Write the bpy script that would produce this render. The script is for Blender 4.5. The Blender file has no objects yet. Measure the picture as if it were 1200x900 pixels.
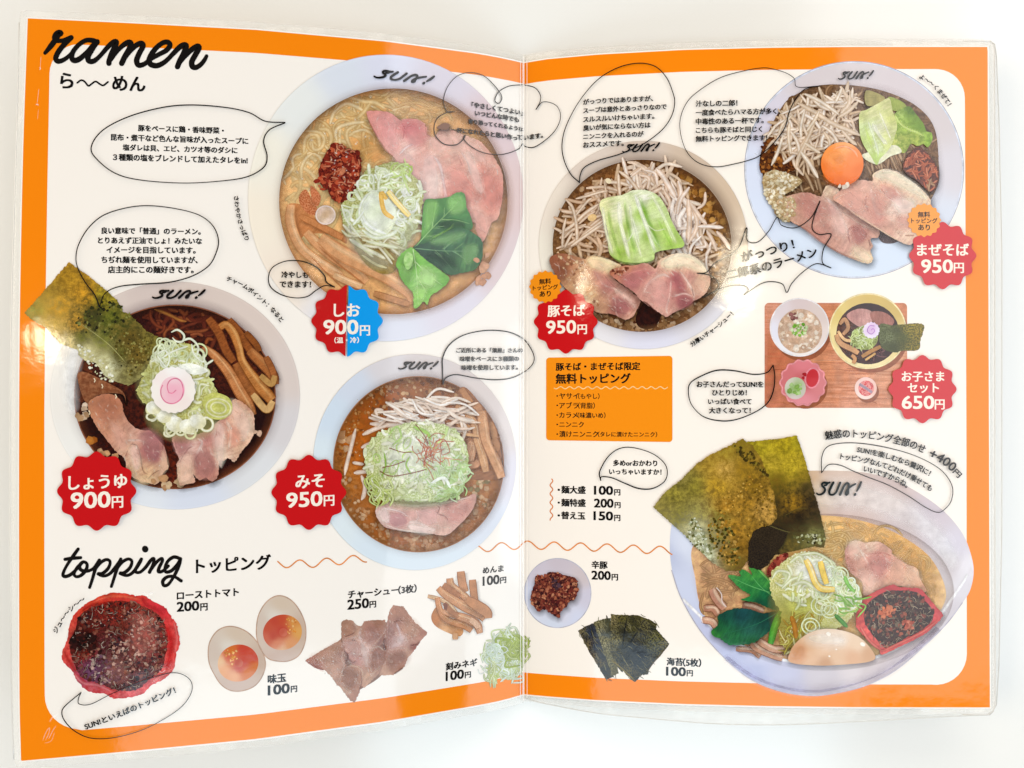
import bpy, math, random
import numpy as np
from mathutils import Vector
from mathutils.geometry import delaunay_2d_cdt

sc = bpy.context.scene
COL = sc.collection

# ------------------------------------------------------------------ camera
CAMX, CAMZ, FPX = -0.00542, 0.3631, 900.0
cam_d = bpy.data.cameras.new('camera')
cam_d.sensor_fit = 'HORIZONTAL'
cam_d.sensor_width = 36.0
cam_d.lens = 36.0 * FPX / 1200.0
cam_d.clip_start = 0.01
cam_d.clip_end = 50.0
cam = bpy.data.objects.new('camera', cam_d)
cam.location = (CAMX, 0, CAMZ)
COL.objects.link(cam)
sc.camera = cam

# ------------------------------------------------------------------ light
world = bpy.data.worlds.new('World')
sc.world = world
world.use_nodes = True
bg = world.node_tree.nodes['Background']
bg.inputs[0].default_value = (1.0, 0.96, 0.90, 1)
bg.inputs[1].default_value = 0.15


def area(name, loc, target, sx, sy, rad, col):
    d = bpy.data.lights.new(name, 'AREA')
    d.shape = 'RECTANGLE'
    d.size, d.size_y = sx, sy
    d.energy = rad * sx * sy * math.pi
    d.color = col
    o = bpy.data.objects.new(name, d)
    o.location = loc
    o.rotation_euler = (Vector(target) - Vector(loc)).to_track_quat('-Z', 'Y').to_euler()
    COL.objects.link(o)
    return o


def downlight(name, loc, target, r, power, half, col):
    d = bpy.data.lights.new(name, 'SPOT')
    d.shadow_soft_size = r
    d.energy = power
    d.spot_size = math.radians(half * 2)
    d.spot_blend = 0.6
    d.color = col
    o = bpy.data.objects.new(name, d)
    o.location = loc
    o.rotation_euler = (Vector(target) - Vector(loc)).to_track_quat('-Z', 'Y').to_euler()
    COL.objects.link(o)
    return o


# cool daylight from the window side (right), warm room light from the left
area('window_light', (2.15, 0.475, 2.0), (2.15, 0.475, 0), 2.5, 2.85, 2.2, (0.96, 0.97, 1.0))
area('window_light', (0.27, -1.15, 2.0), (0.27, -1.15, 0), 1.45, 0.7, 2.8, (0.66, 0.86, 1.0))
area('window_light', (2.7, -1.25, 2.0), (2.7, -1.25, 0), 1.6, 1.0, 2.6, (0.84, 0.94, 1.0))
area('warm_room_light', (-3.1, 0.2, 1.7), (0, 0, 0), 2.2, 2.6, 5.9, (1.0, 0.87, 0.71))
area('warm_room_light', (0.6, 3.4, 1.7), (0, 0, 0), 3.0, 1.6, 4.2, (1.0, 0.92, 0.80))
area('window_light', (0.5, -3.3, 1.6), (0, 0, 0), 3.0, 1.6, 4.3, (0.64, 0.83, 1.0))
area('window_light', (3.6, -0.4, 1.3), (0, 0, 0), 1.4, 2.4, 2.6, (0.84, 0.93, 1.0))
downlight('ceiling_spot', (-0.72, 0.11, 2.0), (-0.188, 0.020, 0.06), 0.036, 2.6, 1.7, (1.0, 0.86, 0.62))
downlight('ceiling_spot', (-0.56, 0.31, 2.0), (0.030, 0.046, 0.01), 0.05, 2.8, 1.6, (1.0, 0.87, 0.64))
downlight('ceiling_spot', (0.46, 0.32, 2.0), (0.100, 0.052, 0.02), 0.11, 9.0, 3.2, (1.0, 0.90, 0.68))

sc.view_settings.view_transform = 'Standard'
sc.view_settings.look = 'None'
sc.view_settings.exposure = 0.0
sc.view_settings.gamma = 1.0
sc.cycles.transparent_max_bounces = 64
ILL = 1.18          # page radiance for albedo 1, used to turn seen colours into ink

# ------------------------------------------------------------------ page surface
# The two pages are A4 sheets hinged at the fold and springing up towards their outer
# edges.  H(u) is how tall the sheet looks at column u of the layout grid; from it
# follows the height of the paper over the table.
HL = np.polyfit([0, 29, 150, 300, 450, 520, 560, 590, 613.5], [873.5, 870, 853.5, 831, 797, 777, 764, 752, 739.5], 4)
HR = np.polyfit([613.5, 640, 700, 800, 900, 1000, 1157, 1200], [739.5, 746, 756, 766.5, 771.5, 773.5, 774.5, 774.5], 4)
FOLD = 613.5
hR0 = float(np.polyval(HR, FOLD)); hL0 = float(np.polyval(HL, FOLD)); h0 = 740.0


def hgt(u):
    u = np.asarray(u, float)
    l = np.polyval(HL, u) + (h0 - hL0)
    r = np.polyval(HR, np.minimum(u, 1200)) + (h0 - hR0)
    return np.where(u < FOLD, l, r)


KN = np.array(sorted(set([-40, -10] + list(range(20, 440, 30)) + list(range(440, 600, 10)) + [604, 609, 613.5, 618, 624]
                         + list(range(632, 720, 10)) + list(range(720, 1010, 25)) + [1050, 1100, 1150, 1190, 1240])), float)
KH = hgt(KN)


def surf(u, v, lift=0.0):
    d = FPX * 0.297 / np.interp(u, KN, KH) - lift
    return np.stack([CAMX + (u - 600) / FPX * d, (450 - v) / FPX * d, CAMZ - d], -1)


def surf_n(u):
    """smooth normal of the bent sheet (it bends in x only)"""
    u = np.asarray(u, float)
    e = 3.0
    a = np.where((u - e < FOLD) & (u >= FOLD), np.maximum(u - e, FOLD + .01), u - e)
    b = np.where((u + e >= FOLD) & (u < FOLD), np.minimum(u + e, FOLD - .01), u + e)

    def f(w):
        d = FPX * 0.297 / hgt(w)
        return CAMX + (w - 600) / FPX * d, CAMZ - d
    xa, za = f(a)
    xb, zb = f(b)
    n = np.stack([-(zb - za), np.zeros_like(xa), (xb - xa)], -1)
    return n / np.linalg.norm(n, axis=-1, keepdims=True)


TOPX = [-10, 33, 150, 300, 450, 560, 590, 613.5]
TOPY = [20, 21.5, 27, 35, 48.5, 63, 68.5, 74]
BOTX = TOPX
BOTY = [895, 891, 880.5, 866, 845.5, 826.5, 820.5, 813.5]
TOPXR = [613.5, 640, 700, 800, 900, 1000, 1157, 1200]
TOPYR = [74, 69.5, 64, 58.5, 56, 55, 55, 55]
BOTYR = [813.5, 816, 820.5, 825, 827.5, 828.7, 829, 829]


def edges(u):
    """top and bottom edge of the print at column u"""
    if u < FOLD:
        return float(np.interp(u, TOPX, TOPY)), float(np.interp(u, BOTX, BOTY))
    return float(np.interp(u, TOPXR, TOPYR)), float(np.interp(u, TOPXR, BOTYR))


def vof(u, y):
    t, b = edges(u)
    return (y - t) / (b - t)


def yof(u, v):
    t, b = edges(u)
    return t + (b - t) * v


# ------------------------------------------------------------------ materials
def lin(c):
    if isinstance(c, str):
        c = [int(c[i:i + 2], 16) for i in (0, 2, 4)]
    v = np.array([(x / 255 / 12.92 if x / 255 <= .04045 else ((x / 255 + .055) / 1.055) ** 2.4) for x in c])
    return v ** 1.10 / ILL


class NT:
    def __init__(s, m):
        m.use_nodes = True
        s.t = m.node_tree
        s.n = s.t.nodes
        s.p = s.n['Principled BSDF']

    def new(s, typ, **kw):
        n = s.n.new(typ)
        for k, v in kw.items():
            setattr(n, k, v)
        return n

    def link(s, a, b):
        s.t.links.new(a, b)


MATS = {}


def wavy(nt, sock, strength=0.05):
    """slight waviness of the laminating film"""
    g = nt.new('ShaderNodeNewGeometry')
    n1 = nt.new('ShaderNodeTexNoise')
    n1.inputs['Scale'].default_value = 55
    n1.inputs['Detail'].default_value = 2
    n2 = nt.new('ShaderNodeTexNoise')
    n2.inputs['Scale'].default_value = 420
    n2.inputs['Detail'].default_value = 2
    nt.link(g.outputs['Position'], n1.inputs['Vector'])
    nt.link(g.outputs['Position'], n2.inputs['Vector'])
    b = nt.new('ShaderNodeBump')
    b.inputs['Strength'].default_value = 1.0
    b.inputs['Distance'].default_value = 0.00016
    nt.link(n1.outputs['Fac'], b.inputs['Height'])
    b2 = nt.new('ShaderNodeBump')
    b2.inputs['Strength'].default_value = 1.0
    b2.inputs['Distance'].default_value = 0.000016
    nt.link(n2.outputs['Fac'], b2.inputs['Height'])
    nt.link(b.outputs['Normal'], b2.inputs['Normal'])
    nt.link(b2.outputs['Normal'], sock)


def print_mat(name, kind, scale=.3, detail=4, lo=.4, hi=.62, amt=1.0, sx=1, sy=1, dist=0.0, rough=.6):
    m = bpy.data.materials.new(name)
    nt = NT(m)
    p = nt.p
    a1 = nt.new('ShaderNodeAttribute', attribute_name='ink')
    out = a1.outputs['Color']
    if kind != 'flat':
        a2 = nt.new('ShaderNodeAttribute', attribute_name='ink_b')
        uv = nt.new('ShaderNodeAttribute', attribute_name='grain')
        mp = nt.new('ShaderNodeMapping')
        mp.inputs['Scale'].default_value = (sx, sy, 1)
        nt.link(uv.outputs['Vector'], mp.inputs['Vector'])
        if kind == 'noise':
            tx = nt.new('ShaderNodeTexNoise')
            tx.inputs['Detail'].default_value = detail
            tx.inputs['Roughness'].default_value = rough
            tx.inputs['Distortion'].default_value = dist
            o = tx.outputs['Fac']
        elif kind == 'voro':
            tx = nt.new('ShaderNodeTexVoronoi')
            o = tx.outputs['Distance']
        elif kind == 'wave':
            tx = nt.new('ShaderNodeTexWave')
            tx.inputs['Distortion'].default_value = dist
            tx.inputs['Detail'].default_value = detail
            o = tx.outputs['Fac']
        tx.inputs['Scale'].default_value = scale
        nt.link(mp.outputs['Vector'], tx.inputs['Vector'])
        r = nt.new('ShaderNodeMapRange', interpolation_type='SMOOTHSTEP')
        r.inputs['From Min'].default_value = lo
        r.inputs['From Max'].default_value = hi
        r.inputs['To Max'].default_value = amt
        nt.link(o, r.inputs['Value'])
        mx = nt.new('ShaderNodeMix', data_type='RGBA')
        nt.link(r.outputs['Result'], mx.inputs[0])
        nt.link(out, mx.inputs[6])
        nt.link(a2.outputs['Color'], mx.inputs[7])
        out = mx.outputs[2]
    if kind != 'flat' or name == 'veil':
        uv2 = nt.new('ShaderNodeAttribute', attribute_name='grain')
        for sc2, a, b in ((.09, .80, 1.16), (.8, .87, 1.10)):
            t2 = nt.new('ShaderNodeTexNoise')
            t2.inputs['Scale'].default_value = sc2
            t2.inputs['Detail'].default_value = 3
            nt.link(uv2.outputs['Vector'], t2.inputs['Vector'])
            r2 = nt.new('ShaderNodeMapRange')
            r2.inputs['From Min'].default_value = .32
            r2.inputs['From Max'].default_value = .68
            r2.inputs['To Min'].default_value = a
            r2.inputs['To Max'].default_value = b
            nt.link(t2.outputs['Fac'], r2.inputs['Value'])
            m2 = nt.new('ShaderNodeMix', data_type='RGBA', blend_type='MULTIPLY')
            m2.inputs[0].default_value = 1
            nt.link(out, m2.inputs[6])
            nt.link(r2.outputs['Result'], m2.inputs[7])
            out = m2.outputs[2]
    nt.link(out, p.inputs['Base Color'])
    if name == 'veil':
        nt.link(a1.outputs['Alpha'], p.inputs['Alpha'])
    p.inputs['Roughness'].default_value = .6
    p.inputs['Specular IOR Level'].default_value = .0
    p.inputs['Coat Weight'].default_value = 1.0
    p.inputs['Coat Roughness'].default_value = .085
    wavy(nt, p.inputs['Coat Normal'])
    MATS[name] = m
    return m


print_mat('flat', 'flat')
print_mat('veil', 'flat')
print_mat('food', 'noise', .4, 3, .4, .7, .35)
print_mat('soft', 'noise', .11, 4, .35, .7, .55)
print_mat('mott', 'noise', .22, 5, .38, .62, .8)
print_mat('grain', 'noise', .55, 4, .40, .60, 1.0)
print_mat('nori', 'noise', .15, 9, .37, .63, 1.0, rough=.78)
print_mat('crumb', 'noise', .38, 3, .44, .56, 1.0, dist=1.2)
print_mat('fib', 'noise', .34, 5, .36, .68, .55, 1, .22)
print_mat('finefib', 'noise', .6, 4, .38, .68, .55, 1, .3)
print_mat('bub', 'voro', .30, 3, .15, .60, .9)
print_mat('wood', 'noise', .20, 6, .38, .66, .9, .10, 1.6, .6)


# ------------------------------------------------------------------ printed pieces
PARTS = []


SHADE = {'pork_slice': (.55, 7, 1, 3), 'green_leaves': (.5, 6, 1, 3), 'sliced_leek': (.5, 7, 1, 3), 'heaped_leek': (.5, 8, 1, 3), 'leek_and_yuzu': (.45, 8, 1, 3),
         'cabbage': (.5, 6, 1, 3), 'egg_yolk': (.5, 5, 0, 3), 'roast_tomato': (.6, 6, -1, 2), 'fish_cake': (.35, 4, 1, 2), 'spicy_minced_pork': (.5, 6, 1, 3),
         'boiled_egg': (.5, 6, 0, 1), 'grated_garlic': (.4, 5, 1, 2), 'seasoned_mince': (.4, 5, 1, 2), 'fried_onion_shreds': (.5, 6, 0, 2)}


class P:
    """one printed part: collects flat pieces laid on the bent page, becomes one mesh"""

    def __init__(s, name, parent=None, label=None):
        s.me = bpy.data.meshes.new(name)
        s.o = bpy.data.objects.new(name, s.me)
        COL.objects.link(s.o)
        if parent is not None:
            s.o.parent = parent.o if isinstance(parent, P) else parent
        if label:
            s.o['label'] = label
        s.rows = []
        s.tris = []
        s.mi = []
        s.mats = []
        s.n = 0
        s.f = None
        s.sh = SHADE.get(name) if isinstance(parent, P) else None
        PARTS.append(s)

    def add(s, xy, tris, c, c2=None, mat='flat', lift=0.0, uvr=0.0, uvs=1.0, al=1.0):
        xy = np.asarray(xy, float)
        n = len(xy)
        c = np.asarray(c, float)
        if c.ndim == 1:
            c = np.tile(c, (n, 1))
        if c2 is None:
            c2 = c * .72
        c2 = np.asarray(c2, float)
        if c2.ndim == 1:
            c2 = np.tile(c2, (n, 1))
        lf = np.full(n, lift) if np.isscalar(lift) else np.asarray(lift)
        ca, sa = math.cos(uvr), math.sin(uvr)
        u = (xy[:, 0] * ca + xy[:, 1] * sa) * uvs
        w = (-xy[:, 0] * sa + xy[:, 1] * ca) * uvs
        rows = np.column_stack([xy, lf, c, c2, u, w, np.full(n, al) if np.isscalar(al) else np.asarray(al, float)])
        if mat not in s.mats:
            s.mats.append(mat)
        m = s.mats.index(mat)
        tr = np.asarray(tris, int).reshape(-1, 3)
        x = xy[:, 0]
        seg = np.searchsorted(KN, x, side='right')
        tmin = x[tr].min(1)
        tmax = x[tr].max(1)
        a = np.searchsorted(KN, tmin + 1e-6)
        b = np.searchsorted(KN, tmax - 1e-6)
        ok = a == b
        s.rows.append(rows)
        base = s.n
        s.n += n
        s.tris.append(tr[ok] + base)
        s.mi.append(np.full(ok.sum(), m))
        extra = []
        for k in np.nonzero(~ok)[0]:
            poly = [rows[i] for i in tr[k]]
            for kk in range(a[k], b[k]):
                kx = KN[kk]
                left, right = [], []
                for i in range(len(poly)):
                    p, q = poly[i], poly[(i + 1) % len(poly)]
                    if p[0] <= kx:
                        left.append(p)
                    if p[0] >= kx:
                        right.append(p)
                    if (p[0] - kx) * (q[0] - kx) < 0:
                        t = (kx - p[0]) / (q[0] - p[0])
                        z = p + (q - p) * t
                        z[0] = kx
                        left.append(z)
                        right.append(z)
                if len(left) >= 3:
                    extra.append(left)
                poly = right
                if len(poly) < 3:
                    break
            if len(poly) >= 3:
                extra.append(poly)
        if extra:
            er, et = [], []
            for pl in extra:
                i0 = s.n + len(er)
                er += pl
                for j in range(1, len(pl) - 1):
                    et.append((i0, i0 + j, i0 + j + 1))
            s.rows.append(np.array(er))
            s.n += len(er)
            s.tris.append(np.array(et))
            s.mi.append(np.full(len(et), m))

    def done(s):
        if not s.rows:
            return
        R = np.vstack(s.rows)
        T = np.vstack([t for t in s.tris if len(t)])
        M = np.concatenate(s.mi)
        used, inv = np.unique(T.ravel(), return_inverse=True)
        R = R[used]
        T = inv.reshape(-1, 3)
        pos = surf(R[:, 0], R[:, 1], R[:, 2])
        # drop slivers, face the reader
        e1 = pos[T[:, 1]] - pos[T[:, 0]]
        e2 = pos[T[:, 2]] - pos[T[:, 0]]
        cz = np.cross(e1, e2)[:, 2]
        keep = np.abs(cz) > 1e-13
        flip = cz < 0
        T[flip] = T[flip][:, ::-1]
        T = T[keep]
        M = M[keep]
        me = s.me
        me.vertices.add(len(pos))
        me.vertices.foreach_set('co', pos.astype(np.float32).ravel())
        me.loops.add(T.size)
        me.loops.foreach_set('vertex_index', T.astype(np.int32).ravel())
        me.polygons.add(len(T))
        me.polygons.foreach_set('loop_start', np.arange(0, T.size, 3, dtype=np.int32))
        me.polygons.foreach_set('material_index', M.astype(np.int32))
        me.update(calc_edges=True)
        for m in s.mats:
            me.materials.append(MATS[m])
        for nm, sl, a_ in (('ink', R[:, 3:6], R[:, 11:12]), ('ink_b', R[:, 6:9], R[:, 11:12] * 0 + 1)):
            at = me.attributes.new(nm, 'FLOAT_COLOR', 'POINT')
            at.data.foreach_set('color', np.hstack([sl, a_]).astype(np.float32).ravel())
        at = me.attributes.new('grain', 'FLOAT_VECTOR', 'POINT')
        at.data.foreach_set('vector', np.column_stack([R[:, 9:11], R[:, 0] * 0]).astype(np.float32).ravel())
        # the side of the fold a corner belongs to decides its normal
        cx = R[T, 0].mean(1)
        uu = R[T, 0].copy()
        lft = cx < FOLD
        uu[lft] = np.minimum(uu[lft], FOLD - .01)
        uu[~lft] = np.maximum(uu[~lft], FOLD + .01)
        nn = surf_n(uu.ravel())
        me.polygons.foreach_set('use_smooth', np.ones(len(T), dtype=bool))
        me.normals_split_custom_set(nn.tolist())


class Lift:
    z = 0.0


TOPZ = [0.0]


def up(dz=3e-7):
    Lift.z += dz
    return Lift.z


def begin(z=5e-5):
    TOPZ.append(Lift.z)
    Lift.z = z


def crop(x0, y0, k):
    return lambda pts: [(x0 + p[0] / k, y0 + p[1] / k) + tuple(p[2:]) for p in pts]


def cr(pts, closed=False, step=2.0):
    """Catmull-Rom through pts"""
    p = np.array([q[:2] for q in pts], float)
    n = len(p)
    if n < 3 and not closed:
        m = max(2, int(np.linalg.norm(p[1] - p[0]) / step) + 1)
        t = np.linspace(0, 1, m)[:, None]
        return p[0] * (1 - t) + p[1] * t
    out = []
    for i in range(n if closed else n - 1):
        if closed:
            a, b, c, d = p[(i - 1) % n], p[i], p[(i + 1) % n], p[(i + 2) % n]
        else:
            b, c = p[i], p[i + 1]
            a = p[i - 1] if i > 0 else 2 * b - c
            d = p[i + 2] if i + 2 < n else 2 * c - b
        m = max(1, int(np.linalg.norm(c - b) / step))
        for k in range(m):
            t = k / m
            out.append(.5 * ((2 * b) + (-a + c) * t + (2 * a - 5 * b + 4 * c - d) * t * t + (-a + 3 * b - 3 * c + d) * t ** 3))
    if not closed:
        out.append(p[-1])
    return np.array(out)


def ell(cx, cy, rx, ry, n=48, rot=0.0, a0=0, a1=360):
    r = math.radians(rot)
    out = []
    full = abs(a1 - a0) >= 359.9
    for i in range(n if full else n + 1):
        a = math.radians(a0 + (a1 - a0) * i / n)
        x, y = rx * math.cos(a), ry * math.sin(a)
        out.append((cx + x * math.cos(r) - y * math.sin(r), cy + x * math.sin(r) + y * math.cos(r)))
    return out


def field(cols):
    """colour field: a hex colour, or a list of (x, y, hex) blended by distance"""
    if isinstance(cols, str):
        c = lin(cols)
        return lambda xy: np.tile(c, (len(xy), 1))
    pts = np.array([q[:2] for q in cols], float)
    cc = np.array([lin(q[2]) for q in cols])

    def f(xy):
        d = ((xy[:, None, :] - pts[None]) ** 2).sum(2) + 4.0
        w = d ** -1.7
        return (w[:, :, None] * cc[None]).sum(1) / w.sum(1)[:, None]
    return f


def jag(pts, amp, rng):
    """ragged outline"""
    p = np.asarray(pts, float)
    q = []
    n = len(p)
    for i in range(n):
        a, b = p[i], p[(i + 1) % n]
        L = np.linalg.norm(b - a)
        m = max(1, int(L / max(1.2, amp * 1.6)))
        for k in range(m):
            z = a + (b - a) * k / m
            q.append(z + np.array([rng.gauss(0, amp * .5), rng.gauss(0, amp * .5)]))
    return q


def fill(part, pts, cols, c2=None, mat='flat', cell=0, smooth=True, step=2.0, uvr=0.0, uvs=1.0, jg=0, seed=1, lift=None, br=1.0):
    rng = random.Random(seed)
    if smooth:
        o = cr(pts, True, step)
    else:
        o = np.array([q[:2] for q in pts], float)
    if jg:
        o = np.array(jag(o, jg, rng))
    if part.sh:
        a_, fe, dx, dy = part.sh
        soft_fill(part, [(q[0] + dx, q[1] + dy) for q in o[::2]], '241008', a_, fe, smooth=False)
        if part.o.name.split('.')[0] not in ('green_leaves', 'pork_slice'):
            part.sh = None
    f0 = field(cols)

    def f(q):
        return f0(q) * np.array(br)
    part.f = f
    part.outline = o
    n = len(o)
    V = [Vector(q) for q in o]
    if cell:
        lo, hi = o.min(0), o.max(0)
        ys = np.arange(lo[1] + cell * .5, hi[1], cell)
        xs = np.arange(lo[0] + cell * .5, hi[0], cell)
        for j, y in enumerate(ys):
            for x in xs:
                xx = x + (cell * .5 if j % 2 else 0)
                if inside(o, xx, y) and np.min(((o - (xx, y)) ** 2).sum(1)) > (cell * .45) ** 2:
                    V.append(Vector((xx, y)))
    vs, _, fs, _, _, _ = delaunay_2d_cdt(V, [], [list(range(n))], 1, 1e-5)
    xy = np.array([v[:] for v in vs])
    if not len(fs):
        return
    c = f(xy)
    cb = None if c2 is None else field(c2)(xy) * np.array(br)
    part.add(xy, [t[:] for t in fs], c, cb, mat, up() if lift is None else lift, uvr, uvs)


def inside(o, x, y):
    x0, y0 = o[:, 0], o[:, 1]
    x1, y1 = np.roll(x0, -1), np.roll(y0, -1)
    c = (y0 > y) != (y1 > y)
    if not c.any():
        return False
    xi = (x1[c] - x0[c]) * (y - y0[c]) / (y1[c] - y0[c]) + x0[c]
    return bool((x < xi).sum() % 2)


def stroke(part, pts, w, c, ce=None, closed=False, mat='food', step=1.6, taper=None, c2=None, caps=False, lift=None, raw=False, uvs=1.0, uvr=0.0, alpha=None):
    """ribbon along a curve, lighter along the middle if ce is given; w may be a list over the length"""
    p = np.asarray(pts, float)[:, :2] if raw else cr(pts, closed, step)
    n = len(p)
    if n < 2:
        return
    if closed:
        t = np.roll(p, -1, 0) - np.roll(p, 1, 0)
    else:
        t = np.gradient(p, axis=0)
    L = np.linalg.norm(t, axis=1, keepdims=True)
    t = t / np.maximum(L, 1e-9)
    nr = np.column_stack([-t[:, 1], t[:, 0]])
    s = np.linspace(0, 1, n)
    ww = np.interp(s, np.linspace(0, 1, len(w)), w) if isinstance(w, (list, tuple)) else np.full(n, float(w))
    if taper:
        ww = ww * np.minimum(1, taper[0] + (1 - taper[0]) * s / .15) * np.minimum(1, taper[1] + (1 - taper[1]) * (1 - s) / .15)
    h = (ww / 2)[:, None]
    z = up() if lift is None else lift
    lf = z + s * 2e-7
    if lift is None:
        Lift.z += 2e-7
    C = lin(c)
    E = lin(ce) if ce else C
    soft = ce is None and part.f is not None and taper in ((.2, .2), (.1, .1))
    if soft:
        h = h * 1.55
    xy = np.vstack([p - nr * h, p, p + nr * h])
    cc = np.vstack([np.tile(E, (n, 1)), np.tile(C, (n, 1)), np.tile(E, (n, 1))])
    al = 1.0
    if soft or alpha is not None:
        a0 = .8 if alpha is None else alpha
        e = np.minimum(1, np.minimum(s, 1 - s) / .15 + .15)
        al = np.concatenate([e * 0, e * a0, e * 0])
        mat = 'veil'
        cc = veil_ink(part, xy, cc, al)
    tr = []
    m = n if closed else n - 1
    for i in range(m):
        j = (i + 1) % n
        for a in (0, n):
            tr += [(a + i, a + j, a + n + j), (a + i, a + n + j, a + n + i)]
    part.add(xy, tr, cc, None if c2 is None else lin(c2), mat, np.concatenate([lf, lf, lf]), uvr, uvs, al)
    if caps and not closed:
        for k, sg in ((0, -1), (n - 1, 1)):
            a0 = math.atan2(t[k, 1] * sg, t[k, 0] * sg)
            q = [p[k]] + [p[k] + ww[k] / 2 * np.array([math.cos(a0 + a), math.sin(a0 + a)]) for a in np.linspace(-math.pi / 2, math.pi / 2, 9)]
            part.add(q, [(0, i, i + 1) for i in range(1, 9)], E, None, mat, float(lf[k]))


def veil_ink(part, xy, c, al):
    """ink of a see-through patch: it also screens the light that reaches the print under it,
    so it is mixed a little lighter to give the intended blend"""
    al = np.asarray(al, float)[:, None]
    c = np.tile(c, (len(xy), 1)) if np.ndim(c) == 1 else c
    dark = c.mean() < .03
    if dark:
        return c
    B = part.f(np.asarray(xy, float)) if part.f is not None else c
    return np.minimum(.96, c + (1 - al) * B)


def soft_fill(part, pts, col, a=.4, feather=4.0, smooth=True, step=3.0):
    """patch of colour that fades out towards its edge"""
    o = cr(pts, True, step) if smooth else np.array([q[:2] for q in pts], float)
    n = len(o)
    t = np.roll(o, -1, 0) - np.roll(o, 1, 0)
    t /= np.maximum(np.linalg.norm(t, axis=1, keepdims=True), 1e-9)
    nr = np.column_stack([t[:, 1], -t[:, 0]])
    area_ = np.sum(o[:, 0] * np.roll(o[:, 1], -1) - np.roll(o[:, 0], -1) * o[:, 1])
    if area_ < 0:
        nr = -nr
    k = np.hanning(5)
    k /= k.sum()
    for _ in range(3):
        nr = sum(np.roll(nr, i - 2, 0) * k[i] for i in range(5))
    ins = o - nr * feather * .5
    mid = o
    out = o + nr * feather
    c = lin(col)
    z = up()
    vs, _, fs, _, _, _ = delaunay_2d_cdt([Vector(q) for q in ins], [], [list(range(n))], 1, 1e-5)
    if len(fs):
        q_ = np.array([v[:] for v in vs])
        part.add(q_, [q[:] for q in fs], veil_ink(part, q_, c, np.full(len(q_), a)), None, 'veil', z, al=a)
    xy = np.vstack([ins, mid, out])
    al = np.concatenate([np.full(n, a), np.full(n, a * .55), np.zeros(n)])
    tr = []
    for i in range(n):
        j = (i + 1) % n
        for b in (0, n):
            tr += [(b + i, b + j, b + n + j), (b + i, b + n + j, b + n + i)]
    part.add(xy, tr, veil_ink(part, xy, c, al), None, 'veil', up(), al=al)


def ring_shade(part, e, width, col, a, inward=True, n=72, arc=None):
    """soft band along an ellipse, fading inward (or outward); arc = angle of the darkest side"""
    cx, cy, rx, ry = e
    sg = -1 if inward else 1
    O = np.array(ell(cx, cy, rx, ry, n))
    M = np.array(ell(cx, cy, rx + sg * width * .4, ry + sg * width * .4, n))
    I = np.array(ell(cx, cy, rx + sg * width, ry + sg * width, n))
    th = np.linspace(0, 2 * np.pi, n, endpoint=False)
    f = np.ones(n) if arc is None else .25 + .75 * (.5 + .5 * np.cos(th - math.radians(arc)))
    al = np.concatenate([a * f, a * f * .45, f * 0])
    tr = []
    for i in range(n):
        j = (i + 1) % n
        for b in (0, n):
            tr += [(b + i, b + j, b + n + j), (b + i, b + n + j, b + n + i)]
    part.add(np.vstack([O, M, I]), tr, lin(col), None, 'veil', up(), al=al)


def lobes(part, items):
    """soft patches: (points, colour, strength, feather)"""
    for pts, c, a, fe in items:
        soft_fill(part, pts, c, a, fe)


def meat_grain(part, n, ang, seed=1, L=8):
    """fine fibres of the cut meat"""
    rng = random.Random(seed)
    o = part.outline
    lo, hi = o.min(0), o.max(0)
    for i in range(n):
        for _t in range(80):
            x, y = rng.uniform(lo[0], hi[0]), rng.uniform(lo[1], hi[1])
            if inside(o, x, y):
                break
        a = ang + rng.gauss(0, .35)
        l = rng.uniform(.4, 1.2) * L
        q = [(x - math.cos(a) * l / 2, y - math.sin(a) * l / 2), (x + rng.gauss(0, .6), y + rng.gauss(0, .6)), (x + math.cos(a) * l / 2, y + math.sin(a) * l / 2)]
        if not (inside(o, *q[0]) and inside(o, *q[2])):
            continue
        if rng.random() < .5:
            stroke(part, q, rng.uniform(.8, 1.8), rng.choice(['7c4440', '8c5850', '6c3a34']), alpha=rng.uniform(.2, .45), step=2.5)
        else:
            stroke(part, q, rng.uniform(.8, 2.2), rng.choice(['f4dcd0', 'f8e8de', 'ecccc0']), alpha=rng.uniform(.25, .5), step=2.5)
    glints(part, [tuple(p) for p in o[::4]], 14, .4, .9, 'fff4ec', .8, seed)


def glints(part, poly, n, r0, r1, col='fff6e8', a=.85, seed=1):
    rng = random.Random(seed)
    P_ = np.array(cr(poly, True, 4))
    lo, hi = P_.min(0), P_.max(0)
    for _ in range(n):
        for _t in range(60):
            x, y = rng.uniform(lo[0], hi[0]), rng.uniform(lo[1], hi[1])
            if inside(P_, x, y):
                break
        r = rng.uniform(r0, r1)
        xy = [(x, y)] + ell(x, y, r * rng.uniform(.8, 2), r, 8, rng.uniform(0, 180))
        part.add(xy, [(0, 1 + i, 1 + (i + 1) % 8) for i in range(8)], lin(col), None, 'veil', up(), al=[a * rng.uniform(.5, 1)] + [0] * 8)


def annulus(part, o, i, cols, rings=((0, 1.0), (.5, 1.0), (1, 1.0)), mat='soft', n=96, c2=None):
    """ring between two ellipses; rings = (radial position from outside in, brightness)"""
    O = np.array(ell(*o, n=n))
    I = np.array(ell(*i, n=n))
    f = field(cols)
    xy, cc = [], []
    for t, b in rings:
        q = O * (1 - t) + I * t
        xy.append(q)
        cc.append(f(q) * b * np.array((1.12, 1.09, .995)))
    xy = np.vstack(xy)
    cc = np.vstack(cc)
    tr = []
    for r in range(len(rings) - 1):
        for k in range(n):
            j = (k + 1) % n
            a, b = r * n, (r + 1) * n
            tr += [(a + k, a + j, b + j), (a + k, b + j, b + k)]
    part.add(xy, tr, cc, cc * .93 if c2 is None else lin(c2), mat, up())


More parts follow.
